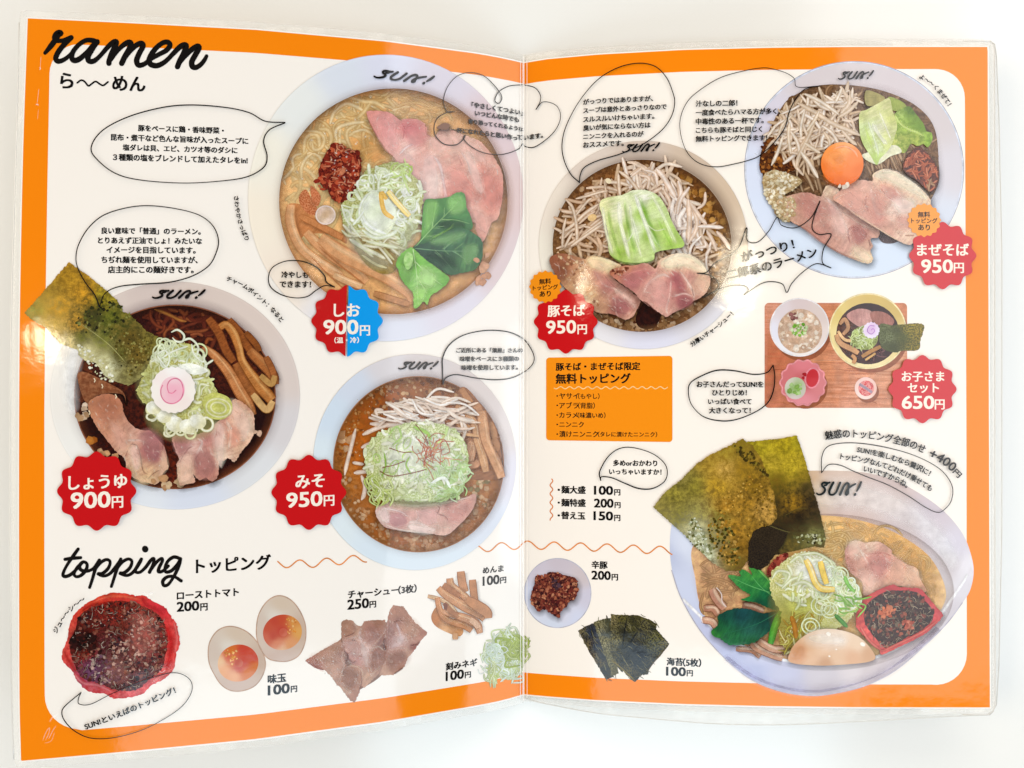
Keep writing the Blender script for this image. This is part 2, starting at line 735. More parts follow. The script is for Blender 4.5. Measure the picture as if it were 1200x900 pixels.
# --- writing -------------------------------------------------------------------
FC = bpy.data.curves.new('lettering', 'FONT')
FO = bpy.data.objects.new('lettering', FC)
COL.objects.link(FO)
FC.resolution_u = 3


def bolds(d):
    return [(-d, -d * .6), (d, -d * .6), (-d, d * .6), (d, d * .6)]


def glyphs(s):
    FC.body = s
    bpy.context.view_layer.update()
    dg = bpy.context.evaluated_depsgraph_get()
    ob = FO.evaluated_get(dg)
    me = ob.to_mesh()
    n = len(me.vertices)
    co = np.empty(n * 3)
    me.vertices.foreach_get('co', co)
    co = co.reshape(-1, 3)[:, :2]
    me.calc_loop_triangles()
    tr = np.empty(len(me.loop_triangles) * 3, int)
    me.loop_triangles.foreach_get('vertices', tr)
    ob.to_mesh_clear()
    return co, tr.reshape(-1, 3)


INK = '0d0807'
BOLD = .037


def text(part, s, x0, x1, y, col=INK, h=None, bold=None, shear=0.0):
    """a line of print following the page's own horizontal; x0..x1 and mid height y"""
    co, tr = glyphs(s)
    lo, hi = co.min(0), co.max(0)
    k = (x1 - x0) / (hi[0] - lo[0])
    ky = k if h is None else h / (hi[1] - lo[1])
    cx = (x0 + x1) / 2
    v = vof(cx, y)
    X = x0 + (co[:, 0] - lo[0]) * k
    dy = (co[:, 1] - (lo[1] + hi[1]) / 2) * ky
    X = X + dy * shear
    sc_ = np.interp(X, KN, KH) / float(np.interp(cx, KN, KH))
    Y = np.array([yof(u, v) for u in X]) - dy * sc_
    for ox, oy in bolds((BOLD if bold is None else bold) * (.8 if s.isascii() else 1)):
        part.add(np.column_stack([X + ox * k, Y + oy * k]), tr, lin(col), None, 'flat', up(5e-7))


def arctext(part, s, pts, h, col=INK, bold=None, fit=True):
    """print running along a curve"""
    co, tr = glyphs(s)
    p = cr(pts, False, .7)
    seg = np.linalg.norm(np.diff(p, axis=0), axis=1)
    L = np.concatenate([[0], np.cumsum(seg)])
    lo, hi = co.min(0), co.max(0)
    k = L[-1] / (hi[0] - lo[0])
    ky = h / (hi[1] - lo[1])
    a = (co[:, 0] - lo[0]) * k
    t = np.gradient(p, axis=0)
    t /= np.linalg.norm(t, axis=1, keepdims=True)
    # smooth the tangent a little so letters stay whole
    px, py = np.interp(a, L, p[:, 0]), np.interp(a, L, p[:, 1])
    tx, ty = np.interp(a, L, t[:, 0]), np.interp(a, L, t[:, 1])
    dy = (co[:, 1] - (lo[1] + hi[1]) / 2) * ky
    for ox, oy in bolds((BOLD if bold is None else bold) * (.8 if s.isascii() else 1)):
        part.add(np.column_stack([px + ty * dy + ox * ky, py - tx * dy + oy * ky]), tr, lin(col), None, 'flat', up(5e-7))


# --- food brushes -------------------------------------------------------------------
def rc(rng, pal):
    return rng.choice(pal)


def noodles(part, poly, n, L, w, pal, ce, curl=.25, seed=1, keep=None, mat='food', bias=None):
    rng = random.Random(seed)
    P_ = np.array(cr(poly, True, 4))
    lo, hi = P_.min(0), P_.max(0)
    for _ in range(n):
        for _t in range(60):
            x, y = rng.uniform(lo[0], hi[0]), rng.uniform(lo[1], hi[1])
            if inside(P_, x, y):
                break
        a = rng.uniform(0, 6.28) if bias is None else rng.gauss(bias, .6)
        k = rng.gauss(0, curl)
        pts = [(x, y)]
        l = rng.uniform(.6, 1.2) * L
        st = 4.0
        for _s in range(int(l / st)):
            k += rng.gauss(0, curl * .4)
            k = max(-.55, min(.55, k))
            a += k
            x += st * math.cos(a)
            y += st * math.sin(a)
            if not inside(P_, x, y):
                break
            pts.append((x, y))
        if len(pts) > 2:
            stroke(part, pts, w * rng.uniform(.8, 1.15), rc(rng, pal), rc(rng, ce), taper=(.5, .5), mat=mat, step=1.5)


def straws(part, poly, n, L, w, pal, ce, bend=.15, seed=1, ang=None, spread=3.14, taper=(.5, .4), mat='food'):
    """short nearly straight strands: sprouts, shreds"""
    rng = random.Random(seed)
    P_ = np.array(cr(poly, True, 4))
    lo, hi = P_.min(0), P_.max(0)
    for _ in range(n):
        for _t in range(60):
            x, y = rng.uniform(lo[0], hi[0]), rng.uniform(lo[1], hi[1])
            if inside(P_, x, y):
                break
        a = (rng.uniform(0, 6.28) if ang is None else rng.gauss(ang, spread))
        l = rng.uniform(.6, 1.2) * L
        b = rng.gauss(0, bend)
        dx, dy = math.cos(a), math.sin(a)
        pts = [(x - dx * l / 2, y - dy * l / 2), (x - dy * l * b, y + dx * l * b), (x + dx * l / 2, y + dy * l / 2)]
        if w >= 3.5:
            stroke(part, [(q[0] + .6, q[1] + 1.2) for q in pts], w * 1.9, '5c3418', alpha=.38, step=max(2, l / 6))
        stroke(part, pts, w * rng.uniform(.7, 1.25), rc(rng, pal), rc(rng, ce), taper=taper, mat=mat, step=max(1.5, l / 9))


def rings(part, poly, n, r0, r1, w, pal, ce, seed=1):
    rng = random.Random(seed)
    P_ = np.array(cr(poly, True, 4))
    lo, hi = P_.min(0), P_.max(0)
    for _ in range(n):
        for _t in range(60):
            x, y = rng.uniform(lo[0], hi[0]), rng.uniform(lo[1], hi[1])
            if inside(P_, x, y):
                break
        r = rng.uniform(r0, r1)
        q = rng.uniform(.45, 1)
        a0 = rng.uniform(0, 360)
        arc = rng.choice([360, 360, 230, 160])
        e = ell(x, y, r, r * q, 18, rng.uniform(0, 180), a0, a0 + arc)
        stroke(part, e, w * rng.uniform(.7, 1.3), rc(rng, pal), rc(rng, ce), closed=(arc == 360), step=1.5, taper=None if arc == 360 else (.5, .5))


def crumbs(part, poly, n, r0, r1, pal, seed=1, mat='food', c2=None, flat=.7):
    rng = random.Random(seed)
    P_ = np.array(cr(poly, True, 4))
    lo, hi = P_.min(0), P_.max(0)
    for _ in range(n):
        for _t in range(60):
            x, y = rng.uniform(lo[0], hi[0]), rng.uniform(lo[1], hi[1])
            if inside(P_, x, y):
                break
        r = rng.uniform(r0, r1)
        m = rng.randint(6, 9)
        rot = rng.uniform(0, 3.14)
        q = rng.uniform(flat, 1)
        pts = []
        for i in range(m):
            a = 6.283 * i / m
            rr = r * rng.uniform(.7, 1.2)
            ux, uy = rr * math.cos(a), rr * q * math.sin(a)
            pts.append((x + ux * math.cos(rot) - uy * math.sin(rot), y + ux * math.sin(rot) + uy * math.cos(rot)))
        c = lin(rc(rng, pal))
        k = rng.uniform(.9, 1.08)
        xy = [(x, y)] + pts
        cc = [c * 1.12 * k] + [c * k * rng.uniform(.8, 1.0) for _i in pts]
        part.add(xy, [(0, 1 + i, 1 + (i + 1) % m) for i in range(m)], np.array(cc), c2, mat, up())


def logo(part, x0, y0, x1, y1, h, sl=.55, col='15100f', w=2.0):
    """the brush-script word and exclamation mark on each bowl, along the base line (x0,y0)-(x1,y1)"""
    B = Vector((x1 - x0, y1 - y0))
    L = B.length
    B /= L
    N = Vector((B.y, -B.x))

    def m(pts):
        return [tuple(Vector((x0, y0)) + B * (px * L + py * h * sl) + N * (py * h)) for px, py in pts]
    S = [[(.18, .93), (.10, .98), (.06, .86), (.08, .70), (.13, .56), (.16, .42), (.155, .22), (.11, .06), (.05, .02), (0, .13)],
         [(.10, .97), (.17, .90), (.215, .98)], [(.17, .93), (.16, .78), (.13, .74)],
         [(.30, .97), (.275, .62), (.265, .28), (.30, .04), (.37, .02), (.42, .22), (.435, .55), (.45, .95)],
         [(.52, .03), (.54, .42), (.555, .72), (.60, .93), (.645, .84), (.66, .60), (.675, .30), (.685, .08), (.655, .0), (.635, .18), (.66, .48), (.72, .70), (.79, .86)]]
    ww = [[.9, 1.1, 1.1, 1.2, 1, .8], [1, 1], [1.3, .9], [1.2, 1.3, 1, 1.1, 1.2], [1.3, 1.1, 1.1, 1, 1.1, .9]]
    for a, q in zip(S, ww):
        stroke(part, m(a), [w * z for z in q], col, step=.8, caps=True)
    stroke(part, m([(.865, .30), (.89, .62), (.905, 1.0)]), [w * .8, w * 1.3, w * 1.1], col, step=.8, caps=True)
    stroke(part, m([(.845, .0), (.85, .07)]), w * 1.2, col, step=.5, caps=True)


def balloon(parent, pts, label, w=1.25, z=crop(0, 0, 1)):
    b = P('speech_bubble', parent, label)
    q = z(pts)
    n = len(q)
    rng = random.Random(int(q[0][0] * 7))
    stroke(b, q + [q[0]] if q[0] != q[-1] else q, [w * rng.uniform(.75, 1.35) for _ in range(9)], '1c1716', step=1.2, caps=True)
    return b


def badge(parent, cx, cy, R, label, cols, lobes=12, amp=.055, rot=0.0, split=None, name='price_badge'):
    b = P(name, parent, label)
    k = []
    for i in range(lobes * 12):
        a = 6.28318 * i / (lobes * 12)
        r = R * (1 - amp + amp * math.cos(lobes * (a + rot)))
        k.append((cx + r * math.sin(a), cy - r * math.cos(a)))
    if split is None:
        fill(b, k, cols, smooth=False)
    else:
        l = [q for q in k if q[0] <= split[0]]
        r = [q for q in k if q[0] > split[0]]
        # split at a vertical line through the middle
        l.sort(key=lambda q: math.atan2(q[1] - cy, -(q[0] - cx - .01)))
        r.sort(key=lambda q: math.atan2(q[1] - cy, q[0] - cx + .01))
        fill(b, l, split[1], smooth=False)
        fill(b, r, split[2], smooth=False)
    return b

# ------------------------------------------------------------------ the table
def table():
    m = bpy.data.materials.new('table_laminate')
    nt = NT(m)
    g = nt.new('ShaderNodeNewGeometry')
    n = nt.new('ShaderNodeTexNoise')
    n.inputs['Scale'].default_value = 900
    n.inputs['Detail'].default_value = 3
    nt.link(g.outputs['Position'], n.inputs['Vector'])
    r = nt.new('ShaderNodeMix', data_type='RGBA')
    r.inputs[6].default_value = (.80, .785, .745, 1)
    r.inputs[7].default_value = (.82, .805, .765, 1)
    nt.link(n.outputs['Fac'], r.inputs[0])
    nt.link(r.outputs[2], nt.p.inputs['Base Color'])
    nt.p.inputs['Roughness'].default_value = .55
    nt.p.inputs['Specular IOR Level'].default_value = .3
    nt.p.inputs['Coat Weight'].default_value = 1.0
    nt.p.inputs['Coat IOR'].default_value = 1.75
    nt.p.inputs['Coat Roughness'].default_value = .16
    b = nt.new('ShaderNodeBump')
    b.inputs['Distance'].default_value = .00002
    nt.link(n.outputs['Fac'], b.inputs['Height'])
    nt.link(b.outputs['Normal'], nt.p.inputs['Normal'])
    import bmesh
    me = bpy.data.meshes.new('table_top')
    bm = bmesh.new()
    bmesh.ops.create_cube(bm, size=1)
    for v in bm.verts:
        v.co = Vector((v.co.x * 1.5, v.co.y * 1.0 + .06, v.co.z * .03 - .015))
    bmesh.ops.bevel(bm, geom=bm.edges[:], offset=.004, segments=3, affect='EDGES')
    bm.to_mesh(me)
    bm.free()
    me.materials.append(m)
    o = bpy.data.objects.new('table_top', me)
    COL.objects.link(o)
    o['kind'] = 'structure'
    o['label'] = 'smooth off-white table top under the open menu'


table()

menu = bpy.data.objects.new('open_menu', None)
menu.empty_display_size = .05
COL.objects.link(menu)
menu['label'] = 'open laminated ramen menu with orange borders lying on the white table'
menu['category'] = 'menu'

# ------------------------------------------------------------------ sheets
m = bpy.data.materials.new('clear_film')
nt = NT(m)
nt.p.inputs['Base Color'].default_value = (.96, .91, .82, 1)
nt.p.inputs['Roughness'].default_value = .3
nt.p.inputs['Alpha'].default_value = .18
nt.p.inputs['Coat Weight'].default_value = .5
nt.p.inputs['Coat Roughness'].default_value = .08
MATS['film'] = m
m = bpy.data.materials.new('film_edge')
nt = NT(m)
nt.p.inputs['Base Color'].default_value = (.80, .76, .70, 1)
nt.p.inputs['Roughness'].default_value = .25
nt.p.inputs['Alpha'].default_value = .75
nt.p.inputs['Coat Weight'].default_value = 1
nt.p.inputs['Coat Roughness'].default_value = .1
MATS['film_edge'] = m


def topc(a, b, dy=0.0, n=26):
    return [(u, yof(u, 0) + dy) for u in np.linspace(a, b, n)]


def botc(a, b, dy=0.0, n=26):
    return [(u, yof(u, 1) + dy) for u in np.linspace(a, b, n)]


LEDGE = cr([(32.5, 21.5), (26.5, 200), (22.6, 440), (22.6, 780), (24.6, 891)], False, 20)
LFILM = cr([(22.5, 26), (20, 133), (17, 230), (12.5, 400), (12, 600), (13, 790), (16, 890)], False, 20)
FO1 = FOLD - .02
FO2 = FOLD + .02

begin(-1.3e-3)
bl = P('back_leaf', menu, 'edge of the leaf lying under the right page')
q = topc(FO2, 1150, -9.5) + [(1160, 47.5), (1166, 52), (1168, 66), (1171, 140), (1174.5, 300), (1174.5, 620), (1171, 780), (1168, 826), (1163, 835)] + \
    list(reversed(cr([(FO2, 818), (640, 825), (700, 836), (760, 842), (840, 848.5), (920, 849.5), (1013, 845.5), (1100, 840.5), (1160, 838)], False, 12).tolist()))
fill(bl, q, 'e8e0d0', mat='film', smooth=False, lift=-1.3e-3)
stroke(bl, q[26:], .8, 'e8dcc4', mat='film_edge', lift=-1.28e-3, raw=True)

begin(-6e-5)
fl = P('laminate_film', menu, 'clear film border round the left page')
ql = topc(31, FO1, -9.5) + botc(FO1, 26, 10)[:] + [(19, 898)] + LFILM[::-1].tolist() + [(24, 14)]
fill(fl, ql, 'e8e0d0', mat='film', smooth=False, lift=-6e-5)
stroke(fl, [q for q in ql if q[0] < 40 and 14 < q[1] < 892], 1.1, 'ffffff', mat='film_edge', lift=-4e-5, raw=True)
fr = P('laminate_film', menu, 'clear film border round the right page')
qr = topc(FO2, 1152, -7) + [(1162, 49), (1165.5, 55), (1166, 70), (1166.5, 826), (1164, 834), (1158, 837.5)] + botc(1150, FO2, 8.5)
fill(fr, qr, 'e8e0d0', mat='film', smooth=False, lift=-6e-5)
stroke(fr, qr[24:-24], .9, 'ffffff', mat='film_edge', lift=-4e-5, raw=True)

# ------------------------------------------------------------------ the printed pages
PAGE_W = 'fff7ee'
PAGE_O = 'ff9200'
begin(0)
pgl = P('page', menu, 'left page with the ramen heading')
ring = LEDGE[::-1].tolist() + topc(34, FO1, 0, 40) + botc(FO1, 26, 0, 40)


def grow(pts, cx, cy, k):
    return [(x + (k if x > cx else -k), y + (k if y > cy else -k)) for x, y in pts]


w_ = [(x - (1.6 if x < 60 else 0), y + (-1.6 if y < 300 else 1.6)) for x, y in ring]
fill(pgl, w_, 'fffaf2', smooth=False)
fill(pgl, ring, PAGE_O, smooth=False, cell=0)
inner = [(u, yof(u, .0325)) for u in np.linspace(92, FO1, 30)] + [(u, yof(u, .9655)) for u in np.linspace(FO1, 96, 30)] + \
    ell(93, 815, 40.5, 39.5, 8, 0, 95, 180) + [(52.2, 790), (52, 640), (52, 480), (53, 380), (55.5, 220), (57.6, 110)] + ell(94, 87, 36, 35.5, 8, 0, 182, 265)
fill(pgl, inner, PAGE_W, smooth=False)
pgr = P('page', menu, 'right page with the large topping bowl')
ring = topc(FO2, 1157, 0, 40) + [(1157.4, 60), (1160, 820)] + botc(1160, FO2, 0, 40)
w_ = [(x + (1.4 if x > 1100 else 0), y + (-1.4 if y < 300 else 1.4)) for x, y in ring]
fill(pgr, w_, 'fffaf2', smooth=False)
fill(pgr, ring, PAGE_O, smooth=False)
inner = [(u, yof(u, .0335)) for u in np.linspace(FO2, 1096, 30)] + ell(1097, 115, 33.7, 34, 8, 0, 275, 360) + [(1132.5, 500)] + ell(1097, 766, 36, 36.5, 8, 0, 0, 88) + \
    [(u, yof(u, .9655)) for u in np.linspace(1090, FO2, 30)]
fill(pgr, inner, PAGE_W, smooth=False)
fo = P('fold', menu, 'shiny crease between the two pages')
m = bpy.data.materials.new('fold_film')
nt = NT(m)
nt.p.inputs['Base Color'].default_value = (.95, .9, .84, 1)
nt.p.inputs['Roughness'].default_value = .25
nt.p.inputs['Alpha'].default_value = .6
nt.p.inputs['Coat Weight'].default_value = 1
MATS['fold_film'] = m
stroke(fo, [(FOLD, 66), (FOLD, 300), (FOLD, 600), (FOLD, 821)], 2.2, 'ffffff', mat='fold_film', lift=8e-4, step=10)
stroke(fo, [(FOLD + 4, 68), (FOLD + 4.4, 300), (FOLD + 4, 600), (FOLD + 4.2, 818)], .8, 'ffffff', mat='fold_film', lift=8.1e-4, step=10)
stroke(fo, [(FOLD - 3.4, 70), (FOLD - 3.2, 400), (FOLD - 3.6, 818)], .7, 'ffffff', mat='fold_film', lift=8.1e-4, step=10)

# ------------------------------------------------------------------ printed dishes
NOOD = ['efd6a8', 'e6c791', 'f3deb8', 'e2bd84']
NOODE = ['cfa264', 'c8975a', 'd8b077']
LEEK = ['f8f8ec', 'f2f4dc', 'eaefc6', 'fcfcf6', 'e0e8b4', 'f6f2e2']
LEEKE = ['d6deb4', 'e0e4c8', 'c8d498', 'e8e8d8']
SPROUT = ['f7ece0', 'f2e0cf', 'fbf4ee', 'ecd6c0']
SPROUTE = ['d9b99c', 'cfa98a', 'e4ccb8']


RIMB = np.array((1.05, 1.03, .985))


def strip(part, pts, w, c, ce, hl=None, mat='finefib', c2=None, taper=(.8, .8), uvr=0.0):
    """a bamboo-shoot strip: darker edges, a light ridge"""
    ws = [q * 1.7 for q in w] if isinstance(w, list) else w * 1.7
    stroke(part, [(q[0] + .8, q[1] + 1.8) for q in pts], ws, '3c1c08', alpha=.5, step=3)
    stroke(part, pts, w, ce, ce, taper=taper, mat=mat, c2=c2, step=2, uvr=uvr)
    stroke(part, pts, [q * .82 for q in w] if isinstance(w, list) else w * .82, c, c, taper=taper, mat=mat, c2=c2, step=2, uvr=uvr)
    if hl:
        stroke(part, [(x + (w[0] if isinstance(w, list) else w) * .16, y - (w[0] if isinstance(w, list) else w) * .12) for x, y in [q[:2] for q in pts]],
               (w[0] if isinstance(w, list) else w) * .5, hl, step=2, alpha=.75)


# ---- salt ramen, the large bowl -------------------------------------------------
begin()
bowl = P('ramen_bowl', menu, 'large white bowl of salt ramen with pork and green leaves')
sp = P('soup', bowl)
SOUP = ell(461, 236, 138, 137, 60)
fill(sp, SOUP, [(461, 110, 'b98b57'), (400, 130, 'c79a62'), (345, 190, 'cda068'), (335, 250, 'd3a86e'), (400, 180, 'c99a5c'), (440, 150, 'b88446'), (470, 125, 'c0915a'),
                (540, 130, 'ae8050'), (585, 190, 'b08660'), (590, 280, 'c79c74'), (560, 330, 'c18f5e'), (500, 350, 'c08a56'), (430, 360, 'b57f4c'), (360, 320, 'cf9c68'), (450, 240, 'b08a48')],
     mat='mott', c2='c08e56', cell=9, smooth=False, br=(1.72, 1.80, 2.1))
nd = P('noodles', bowl)
noodles(nd, ell(400, 165, 88, 66, 30), 90, 60, 5.2, ['e2c594', 'dcbb86', 'e8cea2'], ['c8a066', 'cca872'], .16, 3)
noodles(nd, ell(392, 172, 80, 64, 30), 60, 70, 4.8, NOOD, NOODE, .17, 5)
noodles(nd, ell(365, 245, 32, 50, 30), 26, 50, 4.8, ['e2c594', 'dcbb86'], ['c8a066', 'cca872'], .16, 13)
noodles(nd, ell(480, 122, 66, 20, 30), 30, 60, 5, ['d9b67e', 'cfa568', 'e0c190'], ['b28450', 'ba8c56'], .08, 7, bias=.15)
z = crop(320, 95, 7.5)
for pts in ([(80, 870), (150, 800), (190, 740)], [(180, 760), (170, 690), (200, 650), (250, 640)], [(250, 860), (250, 760), (290, 680), (340, 640)], [(270, 630), (280, 520), (330, 470), (390, 480), (410, 560), (400, 640)],
            [(340, 530), (360, 600), (420, 590), (450, 520), (420, 460), (350, 440), (270, 440)], [(500, 560), (510, 490), (480, 430), (400, 420)], [(500, 380), (540, 270), (640, 200), (740, 230), (800, 270)],
            [(540, 250), (600, 170), (690, 150), (800, 180), (900, 190), (980, 240)], [(690, 600), (650, 500), (660, 430), (740, 380)], [(700, 450), (800, 430), (880, 480), (890, 560)], [(740, 330), (800, 270), (850, 200)],
            [(560, 520), (550, 450), (590, 400), (700, 370), (800, 360)], [(950, 130), (1050, 110), (1140, 150), (1200, 160)], [(1050, 260), (1120, 230), (1200, 225)]):
    stroke(nd, z(pts), random.Random(int(pts[0][0])).uniform(4.4, 6), rc(random.Random(int(pts[0][1])), ['f3e0bc', 'efd6aa', 'ecd0a0']), 'cfa468', taper=(.5, .5))
z = crop(450, 95, 7.5)
for pts in ([(0, 160), (80, 110), (160, 140), (300, 160)], [(90, 240), (180, 200), (280, 190), (360, 210), (440, 235)], [(330, 240), (390, 280), (410, 340), (390, 370)], [(180, 110), (260, 150), (340, 170), (420, 215)], [(480, 330), (560, 290), (600, 350)]):
    stroke(nd, z(pts), 4.6, 'ddba84', 'b98a52', taper=(.4, .4))
for e_, c_, a_ in ((ell(461, 236, 128, 126, 40), 'e2bc88', .12), (ell(520, 150, 60, 40, 24, 30), 'c49c6c', .25), (ell(362, 245, 30, 50, 20), 'dcb888', .2), (ell(435, 172, 26, 16, 18, -20), 'c09050', .35), (ell(455, 178, 20, 14, 16), 'cca070', .3)):
    soft_fill(nd, e_, c_, a_, 8)
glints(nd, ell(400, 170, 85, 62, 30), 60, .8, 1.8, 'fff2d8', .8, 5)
mc = P('bamboo_shoots', bowl)
M1, M2, MH, ME = 'e4ab79', 'dc9f6a', 'f4cfa2', 'c47f4c'
z = crop(320, 200, 7.5)
fill(mc, z([(130, 300), (300, 320), (420, 480), (620, 560), (640, 640), (500, 560), (300, 560), (200, 620), (130, 480)]), 'd4905c', c2='b9713c', mat='fib', uvr=.6)
strip(mc, z([(160, 300), (150, 420), (185, 560), (260, 690), (400, 800), (560, 900)]) + [(400, 326)], 12, 'e6b081', 'd29461', 'f2cda6', c2='d89b68')
strip(mc, z([(240, 400), (420, 490), (610, 590)]), 8, 'd8935e', 'bd7440', c2='bf7a48')
strip(mc, z([(290, 540), (400, 650), (560, 780), (700, 860)]) + [(430, 330)], 12, 'e2a878', 'c98a58', 'efc79c', c2='d39463')
strip(mc, z([(415, 590), (560, 700), (800, 830)]) + [(455, 326), (478, 343), (484, 356)], [17, 19, 17, 14, 11], 'e2aa7a', 'cb8c5c', 'f2cda4', c2='d69868')
strip(mc, [(391, 322), (408, 330), (424, 336)], 9, 'ecbb8c', 'cd9060', 'f6d6b0')
strip(mc, [(438, 344), (458, 350), (480, 357)], 8, 'cf9462', 'a86e40')
for a in ([(362, 298), (385, 322), (410, 345)], [(372, 288), (400, 312), (430, 335)]):
    stroke(mc, a, 1.6, 'a8683a', taper=(.2, .2))
fill(mc, [(350, 232), (358, 222), (366, 235), (374, 250), (366, 252), (356, 246)], 'dd9468', c2='b56238', mat='grain')
rim = bowl
annulus(rim, (452, 232, 161.5, 168), (461, 236, 134, 132.5),
        [(300, 180, 'f0ece6'), (295, 260, 'f2e9e0'), (330, 330, 'f0e4dc'), (350, 120, 'e6e9ee'), (400, 85, 'd9dff0'), (450, 74, 'dadcf2'), (520, 90, 'd6d0e2'), (575, 150, 'd8c3cc'), (602, 230, 'd9c2c6'), (590, 310, 'd9c8d0'), (540, 370, 'dcd8ea'), (460, 394, 'dcdff2'), (390, 375, 'e4e2ec')],
        ((0, .86), (.025, 1.03), (.12, 1.0), (.5, 1.0), (.8, .97), (.93, .90), (1, .74)), mat='flat')
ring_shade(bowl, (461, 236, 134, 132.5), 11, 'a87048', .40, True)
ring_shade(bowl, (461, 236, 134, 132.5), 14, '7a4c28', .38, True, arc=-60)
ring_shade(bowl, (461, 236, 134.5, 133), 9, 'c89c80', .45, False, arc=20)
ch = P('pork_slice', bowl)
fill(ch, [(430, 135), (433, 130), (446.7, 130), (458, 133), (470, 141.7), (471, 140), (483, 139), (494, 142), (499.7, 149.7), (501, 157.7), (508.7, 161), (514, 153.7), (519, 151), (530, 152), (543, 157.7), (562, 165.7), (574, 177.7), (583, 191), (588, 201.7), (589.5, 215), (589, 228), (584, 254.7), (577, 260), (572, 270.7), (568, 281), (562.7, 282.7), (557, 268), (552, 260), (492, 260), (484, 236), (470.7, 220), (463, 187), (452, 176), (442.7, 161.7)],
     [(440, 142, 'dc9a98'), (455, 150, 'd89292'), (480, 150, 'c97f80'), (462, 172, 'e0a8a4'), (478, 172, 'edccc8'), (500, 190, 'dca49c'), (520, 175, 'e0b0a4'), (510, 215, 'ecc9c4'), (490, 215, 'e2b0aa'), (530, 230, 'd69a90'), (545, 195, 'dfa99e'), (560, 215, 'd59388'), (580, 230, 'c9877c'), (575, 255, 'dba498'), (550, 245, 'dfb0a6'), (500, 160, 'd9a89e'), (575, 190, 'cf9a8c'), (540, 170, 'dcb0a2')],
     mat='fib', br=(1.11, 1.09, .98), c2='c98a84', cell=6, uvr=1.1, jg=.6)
for a, w, c in (([(468, 181), (476, 173), (485, 168)], 3.4, 'f2dcd8'), ([(508, 182), (516, 195), (520, 215), (524, 240)], 4, 'eccfca'), ([(538, 174), (548, 190), (552, 206)], 2.6, 'ecccc2'), ([(470, 143), (474, 152), (472, 164)], 1.2, 'b76a6c'), ([(557, 250), (565, 266), (570, 276)], 1.0, '9c5048'), ([(498, 144), (500, 157), (506, 160)], 1.4, '8d6048'), ([(536, 180), (542, 195)], 1.4, 'c4847c'),
                ([(430, 138), (442, 160), (452, 175), (463, 186)], 1.4, '8f5a30')):
    stroke(ch, a, w, c, 'd8a49e' if w > 2 else None, taper=(.1, .1))
lobes(ch, [([(440, 140), (452, 138), (468, 165), (462, 176), (450, 168)], 'e6b0ac', .5, 6), ([(472, 146), (496, 148), (500, 162), (486, 172), (474, 162)], 'c8747a', .5, 6), ([(505, 166), (530, 158), (560, 172), (574, 196), (560, 190), (530, 175), (512, 180)], 'e9c2b6', .6, 7),
           ([(496, 190), (510, 184), (514, 230), (500, 250), (490, 230)], 'f0d4d0', .45, 7), ([(526, 200), (545, 205), (556, 235), (545, 255), (528, 245)], 'cc8a82', .45, 9), ([(560, 195), (580, 210), (584, 235), (574, 250), (562, 228)], 'd0887c', .5, 8), ([(552, 240), (570, 256), (570, 274), (556, 258)], 'e6b8ac', .5, 5), ([(545, 182), (552, 180), (562, 205), (566, 225), (558, 222)], 'f0d2c8', .55, 4), ([(464, 186), (480, 180), (492, 200), (486, 230), (474, 215)], 'e8bcb6', .5, 7)])
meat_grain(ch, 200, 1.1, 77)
fill(ch, [(512, 150), (520, 144), (527, 146), (524, 152)], '8a604a')
kb = P('spicy_minced_pork', bowl)
fill(kb, [(373, 205), (378, 186), (388, 172), (400, 170), (410, 180), (420, 176), (424, 195), (422, 205), (428, 214), (424, 226), (414, 228), (404, 236), (390, 234), (384, 222), (376, 216)], '8e2f1c', c2='5a1410', mat='crumb', jg=1)
crumbs(kb, [(375, 205), (385, 175), (400, 168), (412, 180), (424, 185), (420, 208), (426, 216), (408, 236), (388, 232), (370, 215)], 150, 1.2, 4.2, ['b5482c', 'c96a48', 'a43822', 'd98560', '7c2416', '94301e', 'c05a3a'], 4, flat=.4)
for x, y, r, c in ((399, 202, 9, 'd98a64'), (412, 217, 9.5, 'dc9474'), (392, 178, 7, 'c65f3c'), (404, 188, 6, 'b34a2c'), (380, 196, 6, 'c06040'), (418, 195, 5, 'cf7454'), (392, 222, 8, '8c2c1c'), (398, 190, 3, '5e1410')):
    crumbs(kb, [(x - r * .5, y - r * .5), (x + r * .5, y - r * .5), (x, y + r * .5)], 7, r * .2, r * .5, [c], int(x), flat=.5)
straws(kb, [(378, 215), (388, 180), (402, 172), (420, 185), (420, 215), (400, 230)], 60, 9, 2.4, ['c8603c', 'dc8c68', 'a8402c', '7c2418', 'e09c78'], ['8c2c1c', '5c1810'], .2, 44)
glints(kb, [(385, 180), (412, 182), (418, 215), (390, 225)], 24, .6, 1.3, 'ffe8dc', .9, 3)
fill(kb, [(364, 218), (372, 224), (376, 232), (372, 242), (366, 236)], 'dc9068', c2='c06c40', mat='grain')
sl = P('leek_and_yuzu', bowl)
fill(sl, [(425, 205), (440, 195), (462, 190), (480, 200), (495, 225), (492, 258), (480, 280), (470, 300), (455, 312), (430, 300), (415, 285), (402, 262), (400, 240), (412, 230)], 'cfcd98', c2='a2a458', mat='grain', jg=1.5)
fill(sl, [(415, 280), (440, 285), (465, 300), (462, 318), (445, 320), (425, 305)], 'a78b44', c2='8a7434', mat='mott')
straws(sl, [(420, 205), (470, 192), (497, 225), (490, 275), (460, 285), (405, 270), (412, 235)], 95, 15, 3.4, LEEK, LEEKE, .2, 8)
rings(sl, ell(450, 235, 34, 34, 20), 40, 4, 8, 2.6, LEEK, LEEKE, 9)
straws(sl, [(408, 275), (440, 268), (475, 290), (450, 312)], 40, 26, 3.6, ['eae6cc', 'f4f0e0', 'd9d2a2'], ['bdb478', 'cdc596'], .12, 10, ang=.5, spread=.4)
